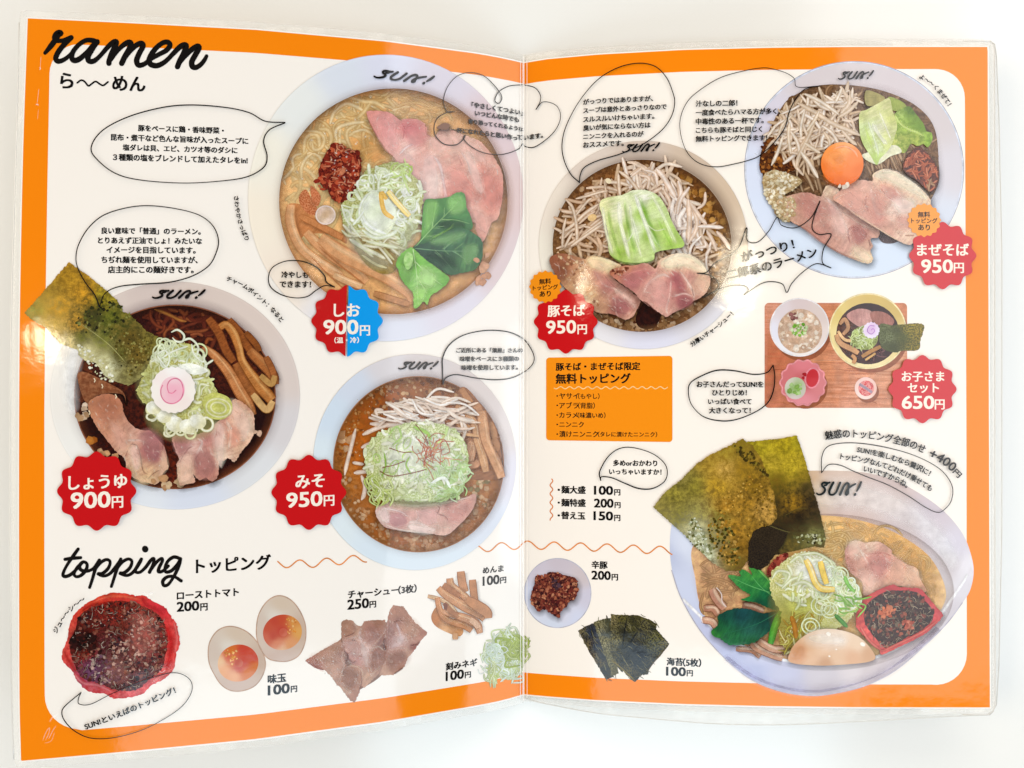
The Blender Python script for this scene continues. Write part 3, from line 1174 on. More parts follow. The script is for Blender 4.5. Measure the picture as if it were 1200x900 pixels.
fill(sl, ell(381.5, 252, 12, 11.5, 20), [(376, 246, 'e8cdbc'), (382, 252, 'd8ba98'), (388, 258, 'ecd8cc')], c2='c9a484', mat='soft', cell=3)
stroke(sl, ell(381.5, 252, 11, 10.5, 20), 2, 'f2e2da', 'e0c2ae', closed=True)
z = crop(320, 200, 7.5)
fill(sl, z([(850, 190), (940, 200), (1060, 300), (1080, 430), (1000, 560), (880, 560), (790, 480), (750, 350), (780, 250)]), [(423, 235, 'fbfdf6'), (440, 245, 'e8f0c4'), (455, 240, 'f0f4d8'), (435, 270, 'fdfdf4'), (455, 268, 'eef0cc')], c2='d5e0a8', mat='fib', cell=4, uvr=.5)
for a, w, c in (([(760, 300), (790, 420), (870, 500), (1000, 560)], 7, 'fdfefa'), ([(780, 520), (900, 590), (1040, 560), (1110, 500)], 5, 'f6f8ea'), ([(840, 200), (780, 280), (760, 380), (800, 470)], 4, 'fafcf6'), ([(600, 300), (650, 440), (770, 590)], 3, 'f0efe2'), ([(600, 300), (700, 330)], 2, 'e8ebd4'), ([(700, 480), (760, 410), (800, 350)], 4, 'f7faf4'), ([(1080, 510), (1150, 580), (1160, 640), (1140, 670)], 2.6, 'f2f3df'), ([(960, 20), (930, 100), (925, 180)], 3.4, 'f2f4e6'), ([(960, 60), (1060, 20), (1130, 60)], 4, 'fafcf4'), ([(1150, 0), (1160, 90), (1200, 200)], 3, 'cfe08e'), ([(900, 260), (960, 300), (1010, 400), (990, 480)], 3, 'e2ecc0'), ([(820, 620), (960, 650), (1100, 680)], 4, 'f0eed8'), ([(670, 600), (800, 680), (920, 740)], 5, 'efe9dc'), ([(780, 740), (900, 820), (1000, 855)], 2.6, 'e9cf9a')):
    stroke(sl, z(a), w, c, 'd6dcae', taper=(.3, .3))
soft_fill(sl, ell(446, 250, 20, 22, 20), 'ffffff', .35, 8)
soft_fill(sl, [(410, 262), (425, 290), (455, 306), (440, 312), (412, 288)], '5c4c14', .35, 7)
soft_fill(sl, [(470, 275), (482, 258), (490, 270), (480, 290), (468, 300)], '4c5414', .35, 6)
stroke(sl, z([(1000, 250), (950, 200)]) + [(450, 247), (461, 256)], 5.4, 'f8cf78', 'eab85a', taper=(.8, .7))
strip(sl, z([(1010, 180), (1090, 280), (1200, 400)]), 6.4, 'fbe18e', 'f0c867', 'fdeeb4', mat='flat')
straws(sl, [(462, 190), (482, 196), (480, 215), (468, 210)], 14, 16, 2, ['d4e48c', 'c3d96e', 'e6efb6'], ['a9c452'], .2, 12)
lf = P('green_leaves', bowl)


def leaf(part, pts, cols, c2, veins, vc, uvr=0.0, cell=5, jg=.5, mat='fib'):
    fill(part, pts, cols, c2=c2, mat=mat, cell=cell, uvr=uvr, jg=jg)
    for v in veins:
        stroke(part, v, [1.1, .7, .3], vc, step=1.5)


leaf(lf, [(484, 291.5), (493, 278.7), (494.7, 254.7), (498.7, 234.7), (513, 233), (526.7, 230.7), (534.7, 226), (544, 226.7), (546.7, 242.7), (552, 254.7), (552, 269), (526.7, 275), (508, 283)],
     [(498, 272, '76b24e'), (500, 245, '5b9a44'), (515, 240, '4f9140'), (520, 258, '2f7038'), (538, 235, '62a052'), (545, 250, '4e9048'), (548, 264, '3f7d44'), (510, 272, '25603a'), (495, 285, '2c6a3c')], '3c7a3a',
     [[(486, 290), (506, 268), (528, 246), (542, 230)], [(506, 268), (510, 245), (512, 236)], [(518, 257), (535, 258), (550, 262)]], '9cc87c', .6)
stroke(lf, [(504, 280), (520, 272), (528, 267), (533, 260)], 2.4, '8fc05c', taper=(.1, .1))
leaf(lf, [(485, 290.7), (508, 281), (529, 268.5), (541, 267), (553, 272), (564, 281), (566, 292), (564, 305), (556, 316), (540, 320), (526.7, 322), (513, 314), (497, 303)],
     [(490, 291, '1d5138'), (510, 284, '2f6b44'), (530, 278, '3f7a4c'), (552, 280, '3c7848'), (560, 295, '2f6a40'), (545, 312, '4f8548'), (530, 316, '3c7044'), (515, 305, '2a5f3c'), (510, 295, '1f5238')], '1b4a32',
     [[(486, 291), (520, 294), (562, 294)], [(510, 296), (522, 306), (530, 316)], [(530, 294), (545, 303)], [(520, 292), (535, 280)]], '6f9c70', .2)
leaf(lf, [(484, 290.7), (497, 302.7), (513, 314.7), (526.7, 326.7), (517, 338.7), (505, 346.7), (501, 357), (496, 353), (492, 358), (485, 361), (484, 344), (476, 334.7), (469, 325), (466.7, 316), (464, 308), (470.7, 297), (479, 291)],
     [(482, 296, '8fca54'), (472, 308, '7cbc3c'), (474, 325, '66aa30'), (490, 312, '7fc048'), (492, 330, 'a4d07c'), (510, 328, '9ecc74'), (500, 345, '8cc458'), (488, 352, '9fd068'), (520, 328, '7ab64c')], '5fa432',
     [[(484, 292), (488, 320), (490, 356)], [(486, 306), (502, 322), (518, 334)], [(488, 322), (500, 344)], [(484, 300), (474, 318)]], 'c6e6a0', 1.2)
fill(lf, [(477, 295), (484, 300), (482, 312), (477, 316), (473, 306)], 'b9dc8c', c2='8cc458', mat='mott')
lobes(lf, [([(500, 240), (512, 238), (508, 258), (500, 268)], '8cc86c', .4, 4), ([(526, 234), (540, 230), (544, 244), (530, 250)], '90c878', .4, 4), ([(514, 262), (530, 258), (545, 264), (520, 268)], '14402a', .45, 4), ([(505, 284), (525, 276), (545, 274), (530, 284)], '64986c', .4, 4), ([(500, 298), (525, 300), (535, 312), (515, 308)], '12402c', .45, 5), ([(545, 290), (558, 288), (556, 304), (545, 308)], '5c9468', .4, 4), ([(494, 312), (508, 322), (506, 336), (495, 330)], 'c4e8a0', .45, 4), ([(470, 312), (480, 318), (480, 332), (472, 326)], '4c8c24', .4, 4), ([(488, 338), (500, 340), (494, 352)], 'b4e084', .4, 4)])
for i_ in range(26):
    rg = random.Random(i_ + 900)
    bx, by, tx_, ty_ = rg.choice([(486, 290, 540, 232), (486, 291, 560, 294), (485, 292, 492, 354)])
    t_ = rg.uniform(.2, .85)
    x_, y_ = bx + (tx_ - bx) * t_, by + (ty_ - by) * t_
    a_ = math.atan2(ty_ - by, tx_ - bx) + rg.choice([-.7, .7])
    l_ = rg.uniform(8, 18)
    stroke(lf, [(x_, y_), (x_ + math.cos(a_) * l_ * .5, y_ + math.sin(a_) * l_ * .5), (x_ + math.cos(a_) * l_, y_ + math.sin(a_) * l_)], 1.2, 'b4d890' if ty_ > 300 else '7cac78', alpha=.4)
gr = P('minced_garlic', bowl)
crumbs(gr, [(560, 300), (575, 300), (572, 328), (555, 330)], 12, 3, 6, ['d9a684', 'd29a76', 'e2b698'], 2)
begin(Lift.z + 1e-5)
lg = P('bowl_logo', bowl)
logo(lg, 437.5, 90.5, 507, 99, 9.5, .75, w=2.4)

# ---- soy sauce ramen --------------------------------------------------------------
begin()
bowl = P('ramen_bowl', menu, 'white bowl of dark soy sauce ramen with a seaweed sheet and fish cake')
sp = P('soup', bowl)
fill(sp, ell(205, 465, 121, 111, 60), [(150, 380, '4a1a14'), (205, 365, '4a1a10'), (250, 375, '52200f'), (300, 420, '6a2c16'), (100, 450, '6b3018'), (100, 500, '3a1008'), (140, 540, '5a1c0c'), (205, 570, '7a2a10'), (270, 540, '40100e'), (310, 490, '2e0a0c'), (200, 400, '5a2416'), (95, 425, '4a1c10')],
     c2='26080a', mat='mott', cell=9, smooth=False)
nd = P('noodles', bowl)
noodles(nd, [(170, 365), (205, 362), (260, 372), (262, 410), (200, 415), (165, 395)], 46, 36, 4.6, ['7c3a24', '9a5630', '8a4428', '6a2c1c'], ['4c1c12', '5a2416'], .2, 3)
z = crop(160, 340, 6.667)
for a, c in (([(140, 150), (200, 170), (270, 200), (340, 235), (390, 245)], 'b87c3c'), ([(250, 300), (290, 250), (280, 220)], '99502e'), ([(330, 150), (380, 190), (400, 160)], '8a4a2a'), ([(420, 350), (480, 340), (520, 360)], 'a8603c'), ([(540, 420), (560, 380), (600, 390)], 'a3592e')):
    stroke(nd, z(a), 4.5, c, '6b3018', taper=(.4, .4))
mg = P('minced_garlic', bowl)
crumbs(mg, [(90, 430), (105, 425), (110, 450), (92, 470)], 26, 2, 5, ['7a3c22', '8c4a2c', '5c2414', 'a86844'], 8)
rim = bowl
annulus(rim, (205, 463.5, 146.5, 133.5), (205, 465, 117.5, 107.5),
        [(63, 440, 'ece9ea'), (75, 400, 'e8e2de'), (120, 350, 'd8ccca'), (170, 340, 'd2c4c4'), (230, 338, 'd6c8c6'), (300, 375, 'd8cac8'), (338, 440, 'd8cccc'), (335, 500, 'd6d2da'), (300, 550, 'dcdee8'), (230, 585, 'd6dcf0'), (160, 588, 'dfe4f2'), (100, 545, 'ecebee')],
        ((0, .88), (.03, 1.04), (.12, 1.0), (.5, 1.0), (.8, .98), (.93, .93), (1, .78)), mat='flat')
stroke(rim, ell(205, 465, 117.5, 107.5, 60), 1.6, '8a4a2c', 'a87050', closed=True)
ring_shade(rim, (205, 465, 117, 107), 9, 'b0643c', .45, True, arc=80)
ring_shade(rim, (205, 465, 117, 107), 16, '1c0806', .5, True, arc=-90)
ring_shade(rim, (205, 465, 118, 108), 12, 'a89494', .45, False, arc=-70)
soft_fill(rim, [(84, 400), (95, 395), (88, 440), (86, 480), (78, 470), (76, 430)], 'fbf8f4', .5, 8)
mc = P('bamboo_shoots', bowl)
for a, w, c, ce, h in (([(560, 220), (640, 330), (700, 470), (760, 560)], 11, 'a05c2c', '6b3416', None), ([(720, 230), (800, 330), (860, 430), (960, 560)], 10, 'a8622e', '6e3616', None), ([(850, 330), (930, 420), (960, 480)], 8, '9a5a28', '6a3616', None), ([(880, 470), (980, 570), (1060, 660), (1080, 740)], 13, 'b4713c', '7c4420', 'c88a54'),
                       ([(1010, 520), (1060, 620), (1080, 700)], 8, 'b06c3a', '7c4420', None), ([(780, 570), (860, 720), (930, 860)], 14, 'b8733e', '824620', None),
                       ([(520, 440), (620, 520), (720, 640), (800, 780), (870, 900), (900, 980)], [8, 12, 14, 15, 15], 'cf8c58', '9a5a2c', 'e2a878'), ([(650, 290), (700, 270), (760, 340), (800, 450), (830, 560), (940, 720), (1060, 860)], [10, 11, 9, 11, 15, 16], 'c98648', '94561f', 'dda468')):
    strip(mc, z(a), w, c, ce, h, c2=ce, uvr=1.0)
strip(mc, [(296, 462), (312, 480), (320, 470)], 9, 'd9b078', 'a9743c')
strip(mc, [(305, 440), (318, 450), (322, 440)], 8, 'c99a5c', '94602c')
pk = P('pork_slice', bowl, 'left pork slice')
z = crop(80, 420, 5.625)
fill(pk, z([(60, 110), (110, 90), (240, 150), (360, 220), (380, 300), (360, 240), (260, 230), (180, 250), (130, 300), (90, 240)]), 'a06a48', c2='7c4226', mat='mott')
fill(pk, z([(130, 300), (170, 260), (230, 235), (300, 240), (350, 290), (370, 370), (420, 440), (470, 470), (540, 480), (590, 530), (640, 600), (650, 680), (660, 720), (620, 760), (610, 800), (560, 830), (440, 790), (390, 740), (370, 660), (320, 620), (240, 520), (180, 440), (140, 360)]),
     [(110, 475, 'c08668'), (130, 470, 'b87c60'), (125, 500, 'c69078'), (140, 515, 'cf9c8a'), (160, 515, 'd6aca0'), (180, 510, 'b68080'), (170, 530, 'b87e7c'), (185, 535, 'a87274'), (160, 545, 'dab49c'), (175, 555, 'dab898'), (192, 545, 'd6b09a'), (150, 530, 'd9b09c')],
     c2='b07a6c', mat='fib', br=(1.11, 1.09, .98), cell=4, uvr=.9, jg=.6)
for a, w, c in (([(400, 590), (420, 565), (455, 580), (475, 640), (485, 710), (500, 750), (540, 770)], 1.5, '5a2c24'), ([(375, 650), (395, 600)], 1.2, '7c443a'), ([(620, 560), (625, 650), (600, 700)], 1.1, '7c4a44'), ([(380, 540), (470, 540), (520, 560)], 2.6, 'e4c6bc'), ([(520, 800), (560, 760), (610, 730)], 1.2, '6b3a26'), ([(330, 610), (350, 540), (370, 440)], .9, '8f584a')):
    stroke(pk, z(a), w, c, taper=(.2, .2))
lobes(pk, [([(112, 470), (128, 466), (138, 485), (128, 495), (116, 485)], 'a8705c', .5, 6), ([(130, 495), (144, 505), (150, 525), (140, 525)], 'e0b6a4', .5, 5), ([(164, 508), (180, 506), (188, 520), (184, 540), (172, 536), (166, 522)], 'a06a70', .55, 5), ([(152, 526), (160, 524), (164, 545), (158, 550)], 'ecccc0', .6, 4), ([(150, 545), (165, 560), (180, 560), (165, 566)], 'e6c8a4', .6, 4), ([(190, 528), (196, 545), (188, 556)], 'e0bca4', .6, 3)])
meat_grain(pk, 110, .9, 2)
crumbs(pk, z([(560, 790), (700, 800), (760, 840), (600, 850)]), 10, 3, 6, ['d9b48c', 'c99a70', 'e0c09a'], 4)
crumbs(pk, z([(60, 300), (110, 310), (120, 400), (70, 410)]), 7, 3, 5.5, ['cfb398', 'b9946f', 'dcc6b0'], 5)
crumbs(pk, z([(210, 600), (300, 600), (330, 650), (230, 650)]), 5, 3.5, 6, ['d8b088', 'cfa074'], 6)
crumbs(pk, z([(140, 530), (220, 560), (170, 590)]), 2, 5, 8, ['c07c34', 'a8601c'], 7)
for x, y in ((110, 443), (119, 450), (104, 481), (135, 462)):
    stroke(pk, [(x, y), (x + 1.5, y + 3), (x + .4, y + 5)], 1.2, 'f6e2c0')
pk = P('pork_slice', bowl, 'right pork slice')
z = crop(190, 440, 6.43)
fill(pk, z([(300, 430), (470, 300), (540, 180), (640, 230), (690, 300), (695, 420), (660, 500), (600, 570), (545, 650), (500, 620), (460, 650), (430, 640), (420, 760), (370, 800), (330, 770), (280, 790), (230, 740), (250, 800), (180, 820), (130, 820), (110, 660), (130, 640), (90, 540), (80, 460), (180, 440)]),
     [(275, 480, 'd9a890'), (290, 500, 'e2c0b0'), (270, 510, 'dca694'), (255, 500, 'd6a69c'), (240, 515, 'c08a88'), (215, 515, 'b67e80'), (210, 530, 'cfa8a4'), (240, 545, 'b5807c'), (245, 560, 'c08c80'), (215, 555, 'dab4a0'), (265, 535, 'e4c6b6'), (283, 530, 'e0bca6'), (225, 520, 'dcbcb8')],
     c2='b27a70', mat='fib', br=(1.11, 1.09, .98), cell=4, uvr=1.2, jg=.6)
for a, w, c in (([(245, 690), (250, 640), (290, 570)], 1.4, '6f3c38'), ([(160, 600), (200, 550), (230, 535)], 1.6, '7c4444'), ([(130, 660), (160, 600)], 1.3, '8a5450'), ([(420, 590), (410, 640)], 1.2, '84504a'), ([(470, 430), (450, 500), (430, 560)], 3, 'ecd2c4'), ([(480, 330), (520, 430), (500, 560)], 3.5, 'e8cbbb'), ([(260, 470), (300, 500), (280, 560), (250, 600)], 3, 'e4cac2'), ([(90, 470), (110, 560)], 1.2, '7c4a40')):
    stroke(pk, z(a), w, c, taper=(.2, .2))
lobes(pk, [([(268, 470), (285, 480), (294, 500), (286, 515), (276, 500)], 'ecd0c0', .6, 5), ([(274, 500), (282, 508), (276, 525), (270, 515)], 'd09a88', .5, 4), ([(228, 534), (246, 530), (252, 548), (244, 560), (232, 556)], 'a87270', .55, 4), ([(204, 512), (220, 512), (226, 520), (210, 532)], 'a06468', .5, 4), ([(212, 540), (224, 534), (224, 560), (212, 564)], 'e4c4b0', .6, 4), ([(250, 500), (262, 502), (262, 540), (256, 545)], 'ecd2c8', .5, 4)])
meat_grain(pk, 110, 1.2, 3)
crumbs(pk, z([(690, 420), (740, 430), (700, 470)]), 2, 3, 4, ['d9b49c'], 4)
nr = P('seaweed_sheet', bowl)
z = crop(20, 300, 7.5)
fill(nr, z([(455, 52), (620, 170), (770, 290), (880, 390), (930, 490), (990, 510), (1060, 580), (1140, 660)]) + [(186, 395), (194, 405), (189, 415), (178, 427), (168, 440), (157, 449), (150, 452), (135, 447), (122, 440), (112, 425), (100, 423), (92, 416)] + z([(540, 830), (380, 770), (260, 640), (130, 560), (65, 500), (200, 350), (330, 200)]),
     [(80, 320, 'b48a28'), (60, 340, 'a98832'), (36, 365, '8f8a40'), (70, 360, 'c09028'), (100, 345, 'c8942a'), (120, 350, 'a89428'), (90, 380, 'c49434'), (60, 385, 'ceac5c'), (105, 375, '56521c'), (112, 370, '3c3a1c'), (95, 395, '70702a'), (130, 372, '6e6e26'), (140, 385, '74642c'), (150, 395, '6a5620'), (120, 400, '7a7a34'), (80, 402, 'd8c48c'), (100, 415, 'cfc89c'), (125, 430, 'd2d0ac'), (160, 415, '80682a'), (180, 405, '857a38'), (150, 440, '8c8450'), (140, 415, '68662c')],
     c2=[(80, 330, '84641c'), (100, 375, '2c3010'), (130, 380, '3c4414'), (150, 410, '463c14'), (110, 425, 'a8a070'), (60, 370, 'a88a3a'), (170, 420, '4c4018')], mat='nori', cell=5, smooth=False, jg=.7, br=1.35)
crumbs(nr, z([(520, 580), (720, 400), (880, 420), (1000, 540), (700, 700)]), 90, .8, 2.6, ['3a3c12', '4c501c', '6b6c2a', '8c8a48', '2c2a10'], 3)
crumbs(nr, [(90, 405), (110, 415), (135, 440), (125, 448), (100, 425)], 60, .8, 2.2, ['e6e2c4', 'd8d2a8', 'f0eedc'], 4)
crumbs(nr, [(130, 390), (180, 400), (160, 440), (140, 430)], 90, .7, 2, ['9c9450', '5c5018', '75611e', '3c3410', 'a89a58'], 5)
stroke(nr, [(92, 378), (110, 390), (130, 406), (150, 428)], 1.2, 'b0aa70', taper=(.2, .2))
sl = P('sliced_leek', bowl)
fill(sl, [(168, 440), (180, 418), (200, 406), (218, 402), (232, 410), (240, 430), (248, 448), (256, 462), (256, 480), (238, 494), (215, 502), (188, 496), (172, 476), (160, 460)], 'd9d894', c2='b0a858', mat='grain', jg=1.5)
straws(sl, ell(207, 452, 40, 40, 20), 135, 13, 3.4, ['f6f4dc', 'ecebc0', 'dfe29c', 'fbfaf0', 'efead0'], ['cccf94', 'd8dab0', 'b8bf70'], .25, 21)
soft_fill(sl, [(175, 480), (200, 500), (235, 497), (255, 478), (245, 505), (210, 514), (180, 500)], '6c6024', .35, 7)
soft_fill(sl, [(165, 445), (178, 425), (185, 440), (176, 470), (166, 465)], '5c5c1c', .35, 7)
rings(sl, ell(208, 420, 28, 22, 20), 26, 5, 10, 2.4, ['fbfbf2', 'f0f4dc', 'e6ecc0'], ['c6d09a', 'd6dab4'], 22)
rings(sl, [(160, 470), (200, 490), (250, 480), (240, 505), (195, 508)], 16, 5, 9, 2.6, ['fbf9ea', 'f4f0da', 'f0eec2'], ['d0cc98'], 23)
z = crop(160, 340, 6.667)
for a in ([(270, 330), (320, 310), (370, 350), (360, 400), (310, 400), (280, 370)], [(350, 400), (420, 380), (480, 440), (470, 520)], [(160, 500), (220, 470), (240, 500), (200, 530)], [(240, 500), (330, 460), (400, 440)], [(160, 510), (220, 590), (250, 610)], [(530, 590), (600, 545)], [(430, 420), (450, 500), (520, 560), (530, 500)]):
    stroke(sl, z(a), 2.6, 'f9faf0', 'd4dab2', taper=(.4, .4))
fill(sl, z([(330, 600), (420, 570), (540, 610), (550, 640), (440, 660)]), 'fbfbf2', c2='eef0d8', mat='soft')
z = crop(190, 440, 6.43)
rngc = ell(205 + 50, 440 + 258 / 6.43, 15, 11, 22)
fill(sl, [(238, 468), (250, 460), (268, 466), (272, 480), (262, 491), (246, 490), (240, 482)], 'd9d884', c2='c0c060', mat='mott')
for r in (1.0, .62):
    stroke(sl, ell(256, 478, 14.5 * r, 10.5 * r, 22, 10), 3.0, 'eeecc0', 'c8c67c', closed=True)
for x, y, r in ((205, 497, 11), (220, 500, 10), (232, 494, 10), (192, 488, 9), (180, 478, 9)):
    fill(sl, ell(x, y, r, r * .85, 14, 20), [(x - 4, y - 3, 'fdfcf2'), (x + 4, y + 4, 'eae4c0')], c2='e2dcb4', mat='soft', cell=4)
fc = P('fish_cake', bowl, 'white fish cake with a pink swirl')
k = [(203 + (26 + .9 * math.sin(i * 1.9)) * math.cos(i * .1047), 457 + (27 + .9 * math.sin(i * 2.3)) * math.sin(i * .1047)) for i in range(60)]
fill(fc, k, [(203, 457, 'f8dfe2'), (180, 457, 'fbf4ec'), (203, 432, 'fdf8f4'), (226, 460, 'fbf3ea'), (203, 482, 'faf0e6'), (190, 445, 'fbeeea'), (216, 470, 'f9eae4')], smooth=False, cell=4)
fill(fc, ell(202, 457, 14.5, 16, 24, 10), [(202, 457, 'f6bccb'), (202, 441, 'f8d6dc'), (190, 457, 'f6cdd4')], cell=3)
z = crop(160, 340, 6.667)
stroke(fc, z([(250, 800), (240, 750), (262, 705), (310, 690), (350, 720), (365, 790), (345, 850), (290, 885), (230, 875), (195, 830), (190, 780), (205, 740)]), [1.2, 1.5, 1.5, 1.6, 1.5, 1.5, 1.4], 'e77f9e', 'ef9fb6', step=1)
stroke(fc, z([(250, 800), (280, 805), (310, 780)]), 1.4, 'e77f9e', 'ef9fb6', step=1)
lg = P('bowl_logo', bowl)
logo(lg, 178, 349.5, 239, 349, 9, .75, w=2.4)

# ---- miso ramen ---------------------------------------------------------------------
begin()
bowl = P('ramen_bowl', menu, 'white bowl of brown miso ramen topped with a heap of leek')
sp = P('soup', bowl)
fill(sp, ell(491, 544, 103, 106, 60), [(490, 450, '93603a'), (440, 475, '95501c'), (410, 510, 'b0621c'), (400, 560, 'b4793c'), (410, 600, 'a06a3a'), (450, 625, 'a8642c'), (500, 640, 'b0703c'), (550, 620, 'b47c4c'), (575, 580, 'a87848'), (540, 460, '8f6240'), (580, 520, '936848'), (430, 530, 'b4641a'), (490, 610, '96501c')],
     c2='94581c', mat='mott', cell=8, smooth=False, br=(1.25, 1.15, 1.0))
crumbs(sp, [(420, 470), (450, 445), (520, 443), (545, 460), (500, 470), (440, 490)], 170, 1, 3.2, ['b98858', 'c79c70', '8a5428', 'a06a38', 'd0a87c', '7c4a24'], 11)
crumbs(sp, [(395, 560), (405, 600), (440, 635), (500, 645), (550, 630), (580, 590), (570, 580), (520, 620), (450, 615), (410, 560)], 240, 1, 3.6, ['c49468', 'b98050', 'd6b08a', '9a6232', 'a8703e', 'cfa27a'], 12)
crumbs(sp, [(395, 520), (415, 480), (425, 500), (402, 560)], 70, 1, 2.6, ['c08040', 'd29a5c', '8c4c18', 'a86424'], 13)
crumbs(sp, [(480, 625), (520, 620), (530, 640), (490, 645)], 14, 3, 5.5, ['d0a078', 'c8946a'], 14)
crumbs(sp, [(552, 565), (575, 560), (575, 590), (556, 590)], 30, 1.5, 4, ['c8a078', 'd6b48c', '8c7848', 'a08858'], 15)
crumbs(sp, [(397, 505), (412, 508), (410, 526), (396, 525)], 4, 5, 7, ['d2a880', 'c89a70'], 16)
annulus(bowl, (486, 541.5, 119, 126.5), (490.5, 544, 99.5, 102.5),
        [(371, 540, 'd8e4f2'), (385, 480, 'cfdcf0'), (410, 450, 'd0d8ec'), (450, 425, 'd8d4de'), (500, 418, 'd4ccd2'), (560, 440, 'd6cccf'), (595, 500, 'd9d0d4'), (602, 560, 'd9d6e6'), (580, 620, 'd8def0'), (520, 660, 'd9e4f4'), (440, 655, 'd8e4f4'), (390, 610, 'dce6f2')],
        ((0, .86), (.03, 1.02), (.12, 1.0), (.5, 1.0), (.82, .98), (.94, .92), (1, .76)), mat='flat')
stroke(bowl, ell(490.5, 544, 99.5, 102.5, 60), 1.6, 'a86a3c', 'c09068', closed=True)
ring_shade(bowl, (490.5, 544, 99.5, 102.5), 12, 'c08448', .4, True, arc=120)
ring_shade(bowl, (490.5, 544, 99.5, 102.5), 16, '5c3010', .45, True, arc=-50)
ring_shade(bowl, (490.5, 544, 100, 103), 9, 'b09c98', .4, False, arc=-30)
glints(sp, ell(440, 500, 40, 40, 20), 30, .5, 1.2, 'ffe4b8', .8, 4)
mc = P('bamboo_shoots', bowl)
z = crop(480, 430, 6.92)
fill(mc, z([(400, 180), (460, 170), (560, 280), (640, 400), (720, 560), (750, 800), (740, 900), (480, 900), (440, 700), (340, 540), (370, 400), (390, 280)]), 'a67048', c2='7c4a2c', mat='fib', uvr=1.2)
for a, w, c, h in (([(420, 175), (460, 240), (500, 290)], 8, 'c08858', None), ([(520, 300), (560, 330), (570, 380)], 9, 'c69066', None), ([(650, 450), (680, 520), (690, 580)], 8, 'bf8c60', None), ([(680, 580), (710, 640), (700, 680)], 8, 'b98458', None), ([(690, 700), (730, 800), (740, 900)], 7, 'cf9a6c', None),
                   ([(395, 300), (400, 400), (440, 480), (500, 510)], [7, 14, 15, 10], 'd8a06c', 'e6b888'), ([(320, 580), (380, 600), (420, 620), (420, 560)], 8, 'd9a880', None), ([(470, 720), (500, 620), (510, 680), (480, 800)], 9, 'dca680', 'ecc4a0'), ([(480, 800), (540, 790), (560, 760)], 9, 'd8a078', None),
                   ([(440, 360), (500, 420), (540, 500), (550, 600), (590, 720), (620, 850)], [6, 10, 10, 9, 11, 10], 'dba878', 'f0cba4'), ([(580, 360), (600, 480), (620, 600), (670, 720), (720, 830), (745, 900)], [14, 13, 11, 11, 12], 'd9a274', 'eec29a'), ([(380, 500), (440, 540), (560, 560)], [3, 4.5, 3], 'e8b884', None)):
    strip(mc, z(a), w, c, 'a26a40', h, c2='b47c50', uvr=1.3)
pk = P('pork_slice', bowl)
z = crop(400, 540, 6)
fill(pk, z([(240, 370), (270, 310), (350, 290), (520, 310), (700, 290), (860, 260), (940, 232), (945, 290), (910, 360), (840, 440), (740, 520), (600, 510), (420, 490), (300, 460)]),
     [(445, 605, 'dcc0bc'), (465, 608, 'c49a98'), (455, 595, 'd6b4b0'), (485, 620, 'dabab4'), (500, 600, 'd2a8a4'), (530, 605, 'cfa29c'), (550, 590, 'c99a90'), (540, 585, 'd8b0a6'), (520, 620, 'd9b4aa'), (480, 600, 'd0a4a0')], c2='be8f8c', mat='fib', br=(1.11, 1.09, .98), cell=4, uvr=.1, jg=.4)
for a, w, c in (([(280, 330), (340, 340), (420, 360), (480, 400)], 2, 'e6d0cc'), ([(470, 430), (560, 440), (640, 490)], 3.4, 'e4ccc6'), ([(520, 330), (540, 400), (480, 470)], 1.8, 'dcc0ba'), ([(350, 300), (520, 318), (700, 300), (940, 250)], 2.4, 'e8cfc0'), ([(290, 440), (420, 485), (600, 505)], 2.2, 'e6d0c4'), ([(665, 310), (690, 330), (680, 370), (730, 390), (755, 430)], 1.4, '6e3430'), ([(655, 350), (690, 380), (720, 380)], 1.1, '7c403a'), ([(740, 400), (800, 330)], 1, 'e0c0b6')):
    stroke(pk, z(a), w, c, taper=(.2, .2))
lobes(pk, [([(456, 604), (470, 602), (478, 612), (466, 618), (456, 613)], 'b8848a', .55, 4), ([(444, 600), (452, 596), (456, 612), (448, 610)], 'ecd8d4', .6, 3), ([(490, 598), (510, 596), (512, 612), (496, 614)], 'dcb4b0', .5, 5), ([(525, 594), (548, 588), (548, 600), (530, 612)], 'c08c86', .45, 5), ([(480, 615), (510, 620), (500, 625), (482, 621)], 'ecdcd6', .6, 3)])
meat_grain(pk, 110, .1, 4)
bs_ = P('bean_sprouts', bowl)
z = crop(380, 430, 6.92)
for a, w in (([(640, 250), (720, 330), (830, 370)], 5), ([(580, 340), (660, 380), (760, 390)], 5), ([(360, 410), (480, 430), (640, 420)], 5), ([(370, 460), (520, 470), (700, 470)], 6), ([(310, 550), (420, 500), (520, 470)], 5), ([(300, 655), (400, 610), (470, 570)], 5), ([(240, 860), (320, 850), (420, 830)], 5), ([(255, 500), (220, 640), (180, 800), (165, 880)], 4.5), ([(230, 775), (320, 790)], 4), ([(300, 880), (330, 960), (320, 1040), (300, 1080)], 5), ([(430, 400), (420, 350), (480, 350)], 4)):
    stroke(bs_, z(a), w, 'f3e2d4', 'dab69a', taper=(.4, .3))
straws(bs_, [(455, 480), (500, 465), (540, 470), (545, 500), (490, 510), (450, 500)], 80, 36, 3.6, ['faf2ea', 'f6e9dc', 'fdfaf6', 'f2dccb'], ['e0c0a4', 'e6cdb8'], .1, 31, ang=.15, spread=.35)
sl = P('heaped_leek', bowl)
HEAP = [(440, 510), (470, 497), (505, 495), (535, 505), (548, 530), (546, 560), (535, 582), (500, 588), (470, 586), (440, 580), (430, 555), (428, 530)]
fill(sl, HEAP, [(450, 540, 'dfe0b0'), (500, 520, 'e6ecb8'), (530, 560, 'c2da96'), (450, 575, 'c4c880'), (490, 570, 'dce4bc')], c2='a9b868', mat='grain', cell=6, jg=1.8, br=(1.06, 1.03, 1.1))
